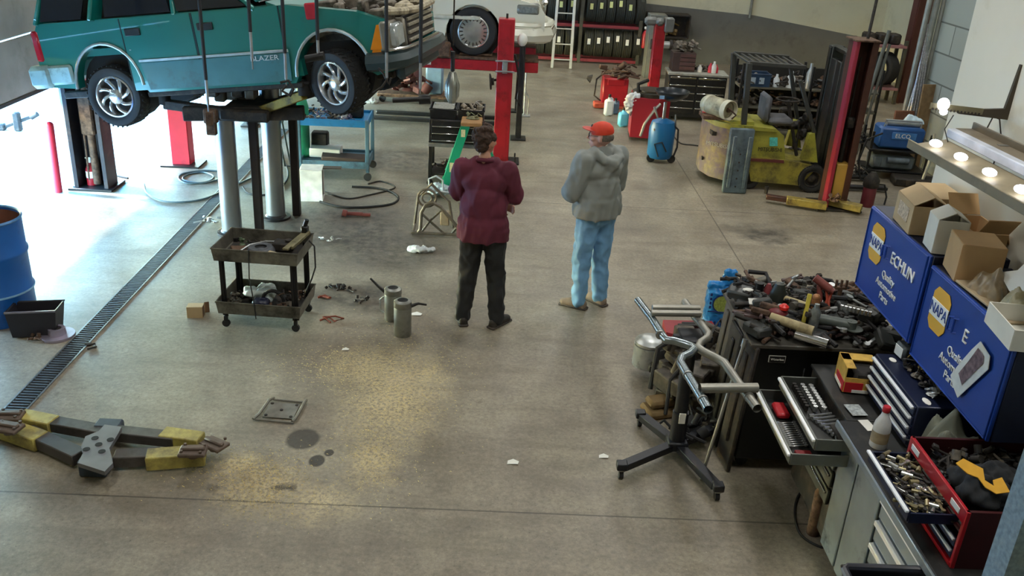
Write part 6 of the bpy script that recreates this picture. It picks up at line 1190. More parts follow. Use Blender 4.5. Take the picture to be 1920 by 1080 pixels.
m = MB(); m.bar(tuple(a1), tuple(b1_), .06, .05, .006); m.bar(tuple(a2), tuple(b2_), .06, .05, .006)
for k in range(9): q = k/8; m.bar(tuple(a1.lerp(b1_, q)), tuple(a2.lerp(b2_, q)), .03, .02, .003)
m.build('overhead_guard', GD, fk)
m = MB(); tkc = fp(1345, 196, FY+.15); zb_ = zt_+.15
P0 = V((tkc.x-.14, tkc.y+.18, zb_+.12)); P1 = V((tkc.x+.1, tkc.y-.2, zb_+.12)); ax = frame(P0, P1); L_ = (P1-P0).length
m.lathe([(0, .03), (.1, .03), (.125, .07), (.125, L_-.05), (.1, L_-.01), (.0, L_-.01)], 28, ax); tk = m.build('gas_bottle', mat('bottle_cream', '#a8a287', .5, .1, .15, 8, .4, '#5c5640'), fk)
m = MB(); m.lathe([(.105, L_-.03), (.13, L_-.03), (.13, L_+.05), (.12, L_+.05), (.105, L_-.0)], 28, ax); m.lathe([(.128, .1), (.132, .11), (.132, .13), (.128, .14)], 28, ax); m.build('bottle_collar', mat('collar_pale', '#bdb8a0', .5), tk)
m = MB(); m.lathe([(0, L_), (.03, L_), (.03, L_+.03), (0, L_+.03)], 14, ax); m.tube([tuple(P1+V((0, -.03, .03))), tuple(P1+V((.1, -.06, -.05))), tuple(P1+V((.06, 0, -.12)))], .012); m.build('bottle_valve', RUST, tk)
m = MB(); m.box((P0.x+.1, P0.y-.15, zt_+.14), (.3, .3, .06), .01); m.build('bottle_cradle', RUST, fk)
m = MB(); q = fp(1322, 205, FY+.2); m.cyl((q.x, q.y, zt_+.1), (q.x, q.y, zt_+.3), .035, n=14); m.build('warning_lamp', mat('lamp_red', '#c03a34', .4), fk)
p = fp(1455, 240, 12.05); m = MB(); m.box((p.x, p.y, zt_+.1), (.34, .4, .1), .04); m.box((p.x-.2, p.y, zt_+.26), (.08, .4, .36), .04, TR(0, 0, 0)); m.build('seat', mat('seat_grey', '#55565a', .7), fk)
p = fp(1463, 190, 12.1); m = MB(); m.tube(arc((p.x+.1, p.y, zt_+.36), .15, 0, 2*PI*15/16, 15), .014, closed=True); m.bar((p.x+.1, p.y, zt_+.35), (p.x+.35, p.y, .4), .04, .04); m.build('steering_wheel', DARK, fk)
m = MB()
for i in range(14): m.box((0, 0, 0), (.1, .1, .1), .02, TR(wc_.x-.22+r8.uniform(-.15, .25), r8.uniform(-.3, .3), zt_-.12+r8.uniform(-.05, .3), r8.random(), 0, r8.random()))
m.tube([(wc_.x-.2, -.1, .5), (wc_.x-.25, -.1, .85)], .012); m.tube([(wc_.x-.15, -.1, .5), (wc_.x-.18, -.1, .88)], .012); m.build('control_levers', DARK, fk)
m = MB(); xm = wc_.x+.27
for y in (-.35, .25): m.box((xm, y, .95), (.17, .16, 1.8), .01); m.box((xm-.09, y, .95), (.02, .08, 1.75), .003); m.box((xm+.06, y+.03, .9), (.05, .08, 1.7), .006)
m.box((xm, -.05, 1.82), (.1, .8, .06), .01); m.box((xm, -.05, 1.2), (.06, .7, .06)); m.box((xm+.03, -.05, .35), (.06, .7, .3)); m.box((xm-.04, -.02, .9), (.08, .4, 1.6), .01); m.build('mast', mat('mast_black', '#1d211f', .4, .3, .3, 10), fk)
m = MB(); m.cyl((xm-.05, -.05, .1), (xm-.05, -.05, 1.7), .04); m.build('lift_ram', DARK, fk)
for y in (-.3, .2): m = MB(); m.box((xm+.45, y, .05), (.8, .1, .04), .004); m.box((xm+.1, y, .25), (.04, .1, .44)); m.build('fork', BLACKM, fk)
# slab leaning on the forklift
a, b = F(1348, 356), F(1400, 360); t = thing('leaning_panel', 'scuffed blue-grey moulded panel standing against the forklift side', 'panel', (3.15, 11.5, 0), .0); SL = mat('slab_blue', '#56656e', .6, .2, .2, 10, .45, '#343c42')
hz = atY(1375, 238, 11.6).z; m = MB(); m.box((0, 0, 0), (.32, .07, hz), .015, TR(0, .03, hz/2, -.05, 0, 0)); m.box((-.1, -.05, hz*.5), (.05, .03, hz*.8), .008); m.box((.1, -.05, hz*.5), (.05, .03, hz*.8), .008); m.build('panel_body', SL, t)
m = MB()
for i in range(3):
    for k in range(5): m.cyl((-.12+i*.12, -.035, .1+k*.11), (-.12+i*.12, -.03, .1+k*.11), .012, n=8)
m.build('bolt_hole', DARK, t)
# ---- brown lift column right
c = V((4.33, 11.15, 0)); zc = 2.1; t = thing('lift_column', 'tall brown and red open lift column standing right of the forklift', 'lift', tuple(c)); t.scale = (.82, 1, 1); BR = mat('column_brown', '#4a2a20', .55, .2, .2, 5, .35, '#2a1812'); PR = mat('column_pinkred', '#8f2438', .45, .1, .1, 5, .2, '#6a1a28')
m = MB(); m.box((.02, .14, zc/2), (.3, .03, zc)); m.box((.17, 0, zc/2), (.03, .28, zc)); m.box((-.13, .06, zc/2), (.03, .16, zc)); m.box((.13, -.13, zc/2), (.08, .03, zc)); m.build('channel', BR, t)
m = MB(); m.box((-.14, -.08, zc/2), (.02, .12, zc)); m.box((-.12, -.13, zc/2), (.05, .03, zc), .003); m.build('channel_flange', PR, t)
m = MB(); m.box((0, 0, zc+.01), (.38, .34, .02), .003); m.build('top_plate', RUST, t)
m = MB(); m.cyl((.02, 0, .3), (.02, 0, 1.1), .035); m.cyl((.02, 0, 1.1), (.02, 0, 1.9), .015); m.box((.04, -.02, 1.1), (.12, .1, .14), .02); m.build('ram', DARK, t)
m = MB(); m.box((.03, -.03, .34), (.2, .2, .5), .008); m.build('carriage_plate', mat('plate_ochre', '#b08a3c', .5, 0, .1, 5, .2, '#6a5226'), t)
m = MB(); m.tube([(.07, .02, zc), (.1, .02, 3.2), (.12, .02, 6.1)], .022); m.build('supply_pipe', DARK, t)
YA = mat('arm_ochre', '#93803a', .6, .1, .2, 10, .5, '#4a3c22')
def larm(p0, p1, mm, w=.12, h=.09): a_, b_ = F(*p0, .08)-c, F(*p1, .08)-c; m = MB(); m.bar((a_.x, a_.y, .08), (b_.x, b_.y, .08), w, h, .008); m.build('swing_arm', mm, t)
larm((1455, 374), (1545, 386), YA); larm((1410, 367), (1460, 374), BR, .09, .06); larm((1545, 375), (1625, 392), YA, .16, .08)
m = MB(); q = F(1412, 356, .1)-c; m.cyl((q.x, q.y, .06), (q.x, q.y, .16), .03); m.build('arm_pin', DARK, t); m = MB(); frag(m, (-.05, -.2, .14), .12, 9, random.Random(66)); m.build('arm_hardware', RUST, t)
m = MB(); m.box((.05, .0, .012), (.7, .5, .024), .004); m.build('base_plate', DARK, t)
c2 = F(1620, 386); t = thing('red_cylinder', 'dull red cylinder with a dark collar right of the brown column', 'cylinder', (c2.x+.03, c2.y, 0)); m = MB(); m.lathe([(0, 0), (.08, 0), (.085, .02), (.085, .28), (.06, .32), (0, .32)], 22); m.build('cylinder_body', mat('dull_red2', '#6e2a34', .5, .1), t); m = MB(); m.lathe([(.09, .26), (.1, .28), (.1, .36), (.06, .42), (.03, .46), (0, .46)], 20); m.build('collar', DARK, t); m = MB(); m.tube([(.08, 0, .3), (.2, .05, .28), (.26, .05, .12), (.24, .02, .02)], .012); m.build('cylinder_hose', RUB, t)
# ---- welder and cart
w_ = thing('welding_cart', 'dark cart stacked with blue and grey welding machines by the block wall', 'cart', (5.72, 12.75, 0), -.1)
m = MB()
for z in (.12, .42): m.box((0, 0, z), (.85, .5, .03), .006)
for sx_ in (-.4, .4):
    for sy_ in (-.22, .22): m.box((sx_, sy_, .38), (.03, .03, .6))
m.build('cart_frame', BLACKM, w_)
for sx_ in (-.38, .38): m = MB(); m.cyl((sx_, -.27, .06), (sx_, -.22, .06), .06, n=16); m.build('wheel', RUB, w_)
wa = thing('welder', 'bright blue welding machine on the top of the welding cart', 'welder', (5.72, 12.72, .437), -.1)
m = MB(); m.box((0, 0, .16), (.62, .36, .3), .03); m.build('welder_body', mat('welder_blue', '#1f4f8c', .4, 0, .12, 6), wa); m = MB(); m.box((.02, -.185, .2), (.34, .01, .1), .01); m.build('name_panel', mat('panel_sky', '#3f78b8', .4), wa); text('ELCO', .085, SIGNW, basis((0, -.195, .2), (1, 0, 0), (0, 0, 1)), wa); m = MB(); m.cyl((-.2, -.0, .34), (.25, 0, .34), .05); m.tube([(-.25, -.1, .3), (-.25, -.1, .4), (.25, -.1, .4), (.25, -.1, .3)], .014); m.build('top_roll', GALV, wa)
m = MB(); m.box((0, 0, .1), (.6, .3, .2), .03); m.cyl((-.1, -.16, .14), (.2, -.16, .14), .05); m.box((-.22, -.16, .1), (.1, .02, .14), .01); at('charger_unit', m, mat('unit_grey', '#67727a', .5, .2, .3, 12), (5.68, 12.72, .14), 'grey machine on the lower shelf of the welding cart', 'machine', -.1)
for i in range(5):
    m = MB(); frag(m, (0, 0, .03), .11, 12, random.Random(i+400), (1, .8, 1), .6); at('cable_coil', m, [RUB, DARK, BLACKM][i % 3], (5.28-.02*i, 12.5+.1*i, .0 if i < 3 else .44), 'dark cable bundle hanging at the left end of the welding cart', 'cable', i, group='cable bundles at the welding cart')
m = MB(); m.tube([(0, 0, .7), (-.2, 0, .6), (-.28, -.05, .3), (-.22, -.1, .05), (-.1, -.15, .02)], .014); at('welding_lead', m, RUB, (5.35, 12.4, 0), 'long black lead drooping to the floor left of the welding cart', 'cable')
m = MB(); m.box((0, 0, .06), (.6, .28, .12), .02); m.box((-.1, -.15, .06), (.1, .02, .08)); m.box((.1, -.15, .06), (.1, .02, .08)); at('battery_row', m, DARK, (5.9, 12.3, .0), 'row of dark batteries on the floor in front of the welding cart', 'battery', -.15)
m = MB(); m.tube([(0, 0, .75), (.02, -.05, .5), (-.02, -.08, .3), (-.06, -.1, .05)], .022); at('pale_strap', m, GALV, (6.02, 12.3, 0), 'pale curved strap hanging down in front of the welding cart', 'strap')
cloth('white_cloth', mat('blue_white_cloth', '#c3d9e4', .8, 0, .12, 14), .34, .3, .16, (5.95, 12.85, .78), 4, 6, 26, label='pale blue-white cloth bunched on top of the blue welding machine', cat='cloth')
# ---- right tyre rack
t = thing('tyre_rack', 'small rack with two big tyres in the far right corner', 'rack', (7.45, 18.3, 0))
for z in (.3, 1.12): m = MB(); m.box((0, 0, z), (.9, .5, .05), .006); m.build('beam', mat('rack_pink', '#8f6468', .6), t)
for sx_ in (-.44, .44): m = MB(); m.box((sx_, -.2, .62), (.06, .06, 1.24), .004); m.build('post', RG, t)
for sx_ in (-.44, .44): m = MB(); m.box((sx_, .2, .62), (.06, .06, 1.24), .004); m.build('post', RG, t)
for i, (x, z, lab) in enumerate(((7.28, .66, 'leftmost of two large tyres on the far right corner rack'), (7.58, .66, 'rightmost of two large tyres on the far right corner rack'))):
    o = tyre_bm(.33, .24).build('tyre', RUB, None, (x, 18.3, z), label=lab, cat='tyre'); o.rotation_euler = (0, 0, .5)
for i, x in enumerate((7.2, 7.45, 7.7)): m = MB(); m.box((0, 0, .1), (.2, .3, .2), .03); at('dark_box', m, DARK, (x, 18.3, 1.147), 'dark box on the top shelf of the far right corner rack', 'box', group='boxes on the corner rack')
# ---- leaning stock
def lean(nm, pb, Yb, pt, r, mm, lab, cat, box=False, w=.1):
    a_ = atY(*pb, Yb); a_.z = max(a_.z, 0); b_ = atY(*pt, Yb+.35); m = MB()
    if box: m.bar((0, 0, 0), tuple(b_-a_), w, r, .004, (0, 1, 0))
    else: m.cyl((0, 0, 0), tuple(b_-a_), r, n=9)
    at(nm, m, mm, tuple(a_), lab, cat)
for i in range(6): lean('steel_bar', (1693+i*7, 197), 13.2, (1735+i*2.2, 50-i*3+(40 if i < 2 else 0)), .018, mat('threaded_bar', '#a5a6ab', .35, .7, .35, 40), 'long galvanised bar leaning in the corner by the maroon column', 'bar') if False else None
for i in range(6):
    a_ = V((6.05+i*.06, 13.45, 0)); b_ = atY(1737+i*2, 45+(45 if i < 2 else 0), 13.72); m = MB(); m.cyl((0, 0, 0), tuple(b_-a_), .017, n=8); at('steel_bar', m, mat('threaded_bar', '#a5a6ab', .35, .7, .4, 40), tuple(a_), 'long galvanised bar leaning in the corner left of the block wall', 'bar', group='galvanised bars leaning in the corner')
a_ = V((6.33, 13.3, 0)); m = MB(); m.box((0, 0, .62), (.24, .03, 1.24), .004); at('wood_board', m, mat('wood_board', '#7d6647', .7, 0, .25, 12), tuple(a_), 'upright brown wood board leaning between the bars and the block wall', 'board', .2, rx=-.06)
m = MB(); m.box((0, 0, .42), (.3, .04, .84), .006); at('cardboard_sheet', m, mat('brown_panel', '#704a34', .8), (6.02, 13.28, 0), 'brown cardboard sheet standing behind the welding machines', 'cardboard', .1, rx=-.08)
m = MB(); m.cyl((0, 0, 0), (.25, .1, 1.9), .03, n=8); m.cyl((.1, 0, 0), (.3, .1, 1.7), .022, n=8); at('grey_pole', m, mat('pole_grey', '#5f615a', .6, .2), (5.35+.2, 13.9, 0), 'pair of grey poles leaning left of the galvanised bars', 'pole')
# ================================================================ the two men
SKIN = mat('skin', '#b98a72', .55, 0, .08, 20); SKIN2 = mat('skin_ruddy', '#c09080', .55, 0, .08, 20)
def lerp(a, b, t): return tuple(V(a).lerp(V(b), t))
def hand(m, wr, d, n, side, curl=.5):
    """wr wrist, d finger direction, n palm normal (towards what it touches)"""
    d = V(d).normalized(); n = V(n).normalized(); n = (n-d*n.dot(d)).normalized(); s = d.cross(n)*side; w = V(wr)
    pc = w+d*.05; 
    for k in (-1.5, -.5, .5, 1.5): m.cap(tuple(w+d*.01+s*k*.012), tuple(w+d*.085+s*k*.019), .015, .0115, 8)
    for k, L in ((-1.5, .058), (-.5, .072), (.5, .078), (1.5, .068)):
        a = w+d*.085+s*k*.02; b = a+(d*math.cos(curl)+n*math.sin(curl))*L*.45; c = b+(d*math.cos(curl*2.2)+n*math.sin(curl*2.2))*L*.32; e = c+(d*math.cos(curl*3)+n*math.sin(curl*3))*L*.25
        m.cap(tuple(a), tuple(b), .0105, .0095, 8); m.cap(tuple(b), tuple(c), .0095, .0085, 8); m.cap(tuple(c), tuple(e), .0085, .007, 8)
    a = w+d*.025+s*.032; b = a+(d*.7+s*.6+n*.3).normalized()*.04; c = b+(d*.9+s*.15+n*.3).normalized()*.032; m.cap(tuple(a), tuple(b), .014, .011, 8); m.cap(tuple(b), tuple(c), .011, .009, 8)
def man(name, label, loc, rz, J, skin, shirt, pants, shoe, head_yaw, bald=False, loose=.0, sleeve=1.0, hem=.84, hood=False, hair=None):
    t = thing(name, label, 'person', loc, rz); m = MB()
    # torso + limbs (one skin)
    m.cap((0, 0, .98), (0, -.01, 1.2), .125, .12); m.ell((0, .0, 1.33), (.165, .105, .14), 16); m.cap((-.15, 0, 1.41), (.15, 0, 1.41), .052, .052); m.ell((0, 0, .96), (.145, .1, .11), 16)
    m.cap((0, 0, 1.42), J['neck'], .06, .052)
    for s in ('L', 'R'):
        sg = -1 if s == 'L' else 1; sh = (sg*.185, 0, 1.425); el, wr = J['el'+s], J['wr'+s]
        m.cap(sh, el, .045, .038); m.cap(el, lerp(el, wr, .35), .041, .042); m.cap(lerp(el, wr, .35), wr, .042, .027)
        hp = (sg*.085, 0, .94); kn, an = J['kn'+s], J['an'+s]; m.cap(hp, kn, .085, .055); m.cap(kn, lerp(kn, an, .35), .055, .056); m.cap(lerp(kn, an, .35), an, .054, .038)
        hand(m, wr, J['hd'+s], J['hn'+s], J.get('hs'+s, 1), J.get('cu', .45))
    # head
    hc = V(J['neck'])+V((0, .015, .12)); Hm = MX.Translation(hc) @ MX.Rotation(head_yaw, 4, 'Z')
    m2 = MB(); m2.ell((0, -.012, .02), (.076, .096, .1), 20); m2.ell((0, .03, -.05), (.056, .062, .06), 16); m2.ell((0, .07, -.085), (.026, .022, .02), 10); m2.ell((0, .06, .0), (.06, .04, .055), 14)
    m2.cap((0, .092, .015), (0, .114, -.02), .009, .0145, 8); m2.ell((0, .104, -.025), (.018, .012, .01), 8)
    for sx_ in (-1, 1): m2.ell((sx_*.078, -.005, -.01), (.011, .02, .033), 10); m2.ell((sx_*.083, -.012, .008), (.008, .015, .016), 8); m2.ell((sx_*.035, .083, .03), (.024, .012, .009), 8); m2.ell((sx_*.045, .066, -.02), (.022, .024, .02), 8)
    m2.ell((0, .095, -.055), (.022, .01, .006), 8); m2.ell((0, .093, -.067), (.019, .01, .006), 8)
    m.add(m2.v, m2.f, Hm)
    b = organic(m, 'body', skin, t, .0075, 3)
    e = MB(); e.M = Hm
    for sx_ in (-1, 1): e.ell((sx_*.031, .085, .012), (.0125, .009, .008), 10)
    e.build('eyes', mat('eye_white', '#d8d4cc', .3), t); e = MB(); e.M = Hm
    for sx_ in (-1, 1): e.ell((sx_*.031, .0925, .012), (.005, .003, .005), 8)
    e.build('pupils', mat('eye_dark', '#2a2018', .2), t); e = MB(); e.M = Hm; e.box((0, .1045, -.061), (.034, .004, .003), .001); e.build('mouth', mat('lips', '#8a4f48', .5), t)
    if hair:
        h = MB(); h.M = Hm; r = random.Random(5); h.ell((0, -.022, .045), (.082, .095, .085), 18); h.ell((0, -.06, -.01), (.068, .052, .07), 16)
        for i in range(40):
            a = r.uniform(0, 2*PI); q = r.uniform(-.2, 1); x, y, z = .083*math.cos(a)*math.sqrt(max(0, 1-q*q*.8)), -.025+.09*math.sin(a), .04+.085*q
            if y > .045 and z < .07: continue
            h.ell((x, y, z), (r.uniform(.014, .024), r.uniform(.014, .024), r.uniform(.016, .03)), 8)
        for sx_ in (-1, 1): h.ell((sx_*.072, .0, .035), (.014, .03, .03), 8)
        organic(h, 'hair', hair, t, .007, 1, .012, .02)
    # shirt
    s_ = MB(); f = loose
    s_.ell((0, 0, 1.33), (.185+f, .128+f, .15), 18); s_.cap((-.145, 0, 1.42), (.145, 0, 1.42), .075, .075); s_.cap((-.06, 0, 1.46), (.06, 0, 1.46), .07, .07); s_.cap((0, 0, 1.2), (0, 0, 1.05), .15+f, .15+f); s_.ell((0, -.005, 1.1), (.185+f, .14+f, .2), 18); s_.ell((0, -.0, hem+.14), (.2+f, .16+f, .16), 18)
    s_.lathe([(0, hem+.02), (.185+f, hem+.0), (.19+f, hem+.1), (0, hem+.1)], 24, MX.Diagonal((1.08, .84, 1, 1)))
    s_.cap((0, 0, 1.4), lerp((0, 0, 1.4), J['neck'], .45), .085, .075)
    for s in ('L', 'R'):
        sg = -1 if s == 'L' else 1; sh = (sg*.185, 0, 1.425); el, wr = J['el'+s], J['wr'+s]
        if sleeve <= 1: s_.cap(sh, lerp(sh, el, sleeve), .076+f*.5, .07+f*.5)
        else: s_.cap(sh, el, .08+f*.6, .072+f*.6); s_.cap(el, lerp(el, wr, .5), .07+f*.6, .062+f*.4); s_.cap(lerp(el, wr, .5), lerp(el, wr, .93), .062+f*.4, .045)
    if hood:
        s_.tube([(-.1, .03, 1.5), (-.12, -.06, 1.49), (-.07, -.14, 1.45), (.0, -.17, 1.42), (.07, -.14, 1.45), (.12, -.06, 1.49), (.1, .03, 1.5)], .042, 10); s_.ell((0, -.13, 1.41), (.09, .05, .08), 14); s_.cap((-.07, .09, 1.43), (.07, .09, 1.43), .04, .04)
    so_ = organic(s_, 'hoodie' if hood else 'shirt', shirt, t, .011, 4, .026, .1, stretch=2.2)
    if hood:
        w = MB(); w.lathe([(.176+f, hem+.0), (.185+f, hem+.015), (.18+f, hem+.055), (.172+f, hem+.06)], 28, MX.Diagonal((1.04, .82, 1, 1))); w.build('waistband', shirt, t)
    else:
        w = MB(); w.tube([(-.055, .06, 1.505), (-.075, .0, 1.51), (-.06, -.06, 1.515), (0, -.08, 1.52), (.06, -.06, 1.515), (.075, .0, 1.51), (.055, .06, 1.505)], .016, 8); w.build('collar', shirt, t)
    # trousers
    p = MB(); p.ell((0, -.005, .95), (.165, .125, .1), 16); p.ell((0, -.02, .9), (.165, .125, .1), 16)
    for s in ('L', 'R'):
        sg = -1 if s == 'L' else 1; hp = (sg*.088, 0, .92); kn, an = J['kn'+s], J['an'+s]; p.cap(hp, kn, .108, .082); p.cap(kn, lerp(kn, an, .8), .08, .068); p.cap(lerp(kn, an, .8), (an[0], an[1], an[2]-.0), .064, .066)
    organic(p, 'trousers', pants, t, .011, 4, .024, .085, stretch=1.6)
    for s in ('L', 'R'):
        an = J['an'+s]; a = J.get('ft'+s, 0); q = MB(); q.M = MX.Translation((an[0], an[1], 0)) @ MX.Rotation(a, 4, 'Z')
        q.ell((0, -.03, .05), (.043, .055, .05), 14); q.ell((0, .06, .045), (.044, .1, .045), 14); q.ell((0, .13, .035), (.045, .06, .034), 14); q.box((0, .05, .025), (.085, .26, .04), .02); sh_ = organic(q, 'shoe', shoe, t, .009, 2)
        q = MB(); q.M = MX.Translation((an[0], an[1], 0)) @ MX.Rotation(a, 4, 'Z'); q.box((0, .05, .011), (.088, .28, .022), .01); q.build('sole', mat('sole_dark', '#3c342e', .7), sh_)
    return t, Hm
fl, fr = F(872, 600), F(934, 612); mid = (fl+fr)/2
J1 = dict(neck=(-.01, .0, 1.53), elL=(-.235, .09, 1.15), elR=(.262, .07, 1.15), wrL=(.13, .2, 1.06), wrR=(.03, .2, 1.08), hdL=(1, -.15, -.25), hdR=(-1, -.1, .3), hnL=(0, -1, 0), hnR=(0, -1, 0), hsL=1, hsR=-1,
          knL=(-.115, .03, .49), knR=(.125, .03, .49), anL=(-.15, 0, .08), anR=(.15, -.02, .08), ftL=.25, ftR=-.6)
t1, H1 = man('person', 'man in maroon work shirt and dark trousers, seen from behind with folded arms', (mid.x-.02, mid.y-.02, 0), -.06, J1, SKIN, mat('maroon_shirt', '#5c2133', .85, 0, .14, 5), mat('dark_trousers', '#1f2021', .8, 0, .2, 7), mat('dark_shoe', '#2c2722', .6), -.5, loose=.012, sleeve=.85, hem=.81, hair=mat('brown_hair', '#3c2a20', .8, 0, .4, 60))
fl, fr = F(1085, 578), F(1120, 570); mid = (fl+fr)/2
J2 = dict(neck=(.0, .02, 1.49), elL=(-.26, .06, 1.13), elR=(.26, .07, 1.14), wrL=(.0, .25, 1.12), wrR=(-.02, .2, 1.17), hdL=(1, .0, -.1), hdR=(-1, .1, .1), hnL=(0, -1, 0), hnR=(0, -1, 0), hsL=1, hsR=-1,
          knL=(-.11, .02, .47), knR=(.1, .0, .47), anL=(-.12, 0, .08), anR=(.11, -.03, .08), ftL=.5, ftR=.1)
t2, H2 = man('person', 'older man in grey hoodie, blue jeans and orange-red cap, looking left', (mid.x, mid.y+.02, 0), .62, J2, SKIN2, mat('grey_hoodie', '#858985', .9, 0, .1, 6), mat('blue_jeans', '#6d9bc2', .85, 0, .2, 9), mat('tan_shoe', '#7a6a5a', .7), .75, loose=.028, sleeve=1.5, hem=.9, hood=True)
CAPM = mat('orange_cap', '#c9381c', .7, 0, .1, 12)
m = MB(); m.M = H2; m.lathe([(.095, .03), (.097, .05), (.09, .085), (.065, .115), (.03, .13), (0, .133)], 26, MX.Diagonal((.9, 1.08, 1, 1)) @ MX.Translation((0, -.012, 0)) @ MX.Rotation(-.12, 4, 'X')); cp = m.build('cap', CAPM, t2)
m = MB(); m.M = H2; pl = [(.075*math.cos(a), .07+.1*math.sin(a)) for a in [PI*i/10 for i in range(11)]]; m.prism([(.075, .05)]+pl+[(-.075, .05)], .006, TR(0, .0, .045, .12, 0, 0)); m.build('cap_brim', mat('cap_brim', '#b8473c', .7), cp)
m = MB(); m.M = H2; m.ell((0, .083, .085), (.02, .012, .018), 10); m.build('cap_badge', BLACKM, cp)
m = MB(); m.M = H2
for i in range(12): a = PI+.15+i*(PI-.3)/11; m.ell((.072*math.cos(a), -.015+.085*math.sin(a), .0), (.017, .017, .032), 8)
organic(m, 'hair', mat('grey_hair', '#5c544c', .9, 0, .3, 60), t2, .007, 1)
m = MB(); m.M = H2
for sx_ in (-1, 1): m.tube(arc((sx_*.033, .103, .01), .021, 0, 2*PI*11/12, 11, 'xz'), .0018, 5, closed=True); m.tube([(sx_*.054, .1, .014), (sx_*.078, .02, .014)], .0018, 5)
m.tube([(-.012, .105, .014), (.012, .105, .014)], .0018, 5); m.build('glasses', mat('glasses_dark', '#3a3a38', .3, .5), t2)
# belt loop / pockets on jeans
# ================================================================ tools hanging in front of the wagon
HD = mat('reel_rubber', '#22242a', .5); HS = mat('reel_steel', '#b8bcc0', .3, .7)
def hang(x0, x1, y1, y_sl, lab, Y=7.9, end='none', cord=.007):
    p = atY(x1, y1, Y); q = atY(x0, 0, Y); d = (p-q); z0 = p.z; t = thing('hanging_hose', lab, 'hose', (p.x, p.y, p.z)); top = 6.15-z0
    m = MB(); m.cyl((0, 0, 0), (0, 0, top), cord, n=8); m.build('cord', STEEL, t)
    zs = atY(x1, y_sl, Y).z-z0; m = MB(); m.cyl((0, 0, zs), (0, 0, zs+1.6), .016, n=8); m.build('sleeve', HD, t); m = MB(); m.cyl((0, 0, max(zs-.22, .02)), (0, 0, zs), .013, n=8); m.build('wand', HS, t)
    if end == 'box': m = MB(); m.box((0, 0, -.02), (.06, .05, .12), .006); m.build('end_weight', RUST, t)
    if end == 'cyl': m = MB(); m.cyl((-.11, 0, -.0), (.02, 0, .03), .032, n=16); m.cyl((.02, 0, .03), (.05, 0, .035), .038, n=16); m.build('impact_gun', BLACKM, t)
    if end == 'tube': m = MB(); m.cyl((-.24, 0, -.07), (.0, 0, -.045), .022, n=12); m.cyl((-.01, 0, -.05), (.09, 0, -.04), .042, n=18); m.build('impact_gun', BLACKM, t)
    if end == 'hook': m = MB(); m.tube([(-.12, 0, -.12), (-.04, 0, -.06), (0, 0, 0), (-.03, 0, .06), (-.07, 0, .1)], .01); m.tube([(.0, 0, 0), (.02, 0, -.04), (.04, 0, .02)], .01); m.build('hook', DARK, t)
    if end == 'coil': m = MB(); m.tube([(0, 0, 0), (-.04, 0, -.05), (.03, 0, -.09), (.06, 0, -.03), (.02, 0, .04), (-.05, 0, .02)], .013); m.build('hose_end', DARK, t)
hang(388, 392, 218, 150, 'leftmost hanging hose, running down past the wagon front door', end='box')
hang(473, 474, 130, 60, 'short hanging cord tied with a knot over the wagon front door')
hang(537, 537, 160, 100, 'hanging hose ending in a coil beside the wagon front wheel arch', end='coil')
hang(600, 597, 112, 75, 'hanging hose with a black air gun above the wagon front wheel', end='cyl')
hang(728, 725, 150, 98, 'hanging hose with a bent hook below the wagon front bumper', end='hook')
hang(795, 788, 176, 118, 'hanging hose with a long black air gun right of the wagon bumper', end='tube')
p = atY(848, 158, 9.6); t = thing('hanging_drop_light', 'round steel-caged drop light hanging above the black roller cart', 'light fixture', tuple(p))
m = MB(); m.cyl((0, 0, .4), (0, 0, 6.15-p.z), .008, n=8); m.build('cord', DARK, t); m = MB(); m.cyl((0, 0, .14), (0, 0, .34), .022, n=12); m.build('grip', HD, t)
m = MB(); m.lathe([(0, -.2), (.03, -.2), (.065, -.14), (.07, -.02), (.06, .06), (.025, .13), (0, .14)], 20); m.build('lamp_housing', mat('lamp_steel', '#a8aaa0', .3, .7, .15, 15), t)
m = MB()
for i in range(8): a = 2*PI*i/8; m.tube([(.03*math.cos(a), .03*math.sin(a), -.2), (.072*math.cos(a), .072*math.sin(a), -.12), (.075*math.cos(a), .075*math.sin(a), 0), (.03*math.cos(a), .03*math.sin(a), .13)], .004, 5)
m.build('wire_cage', STEEL, t)
# ---------------------------------------------------------------- black roller cart with drawers
cc = V((-.55, 11.4, 0)); rc2 = thing('roller_cart', 'black roller cart with three drawers and an open lower shelf behind the ladder', 'tool chest', tuple(cc))
m = MB(); m.box((0, 0, .72), (.68, .46, .3), .008); m.build('cart_body', BLACKM, rc2)
for i in range(3): m = MB(); m.box((0, -.235, .82-i*.09), (.62, .012, .075), .003); d = m.build('drawer', BLACKM, rc2); m = MB(); m.box((0, -.246, .785-i*.09), (.6, .016, .012), .003); m.build('drawer_pull', CHROME, d)
for sx_ in (-.32, .32):
    for sy_ in (-.21, .21): m = MB(); m.box((sx_, sy_, .32), (.045, .045, .54), .004); m.build('leg', BLACKM, rc2); m = MB(); m.cyl((sx_, sy_-.012, .04), (sx_, sy_+.012, .04), .04, n=14); m.build('castor', RUB, rc2)
m = MB(); m.box((0, 0, .16), (.68, .46, .03), .004); m.build('lower_shelf', BLACKM, rc2); m = MB(); m.box((-.0, 0, .545), (.7, .48, .05), .006); m.build('upper_rail', mat('rail_grey', '#77797c', .4, .4), rc2)
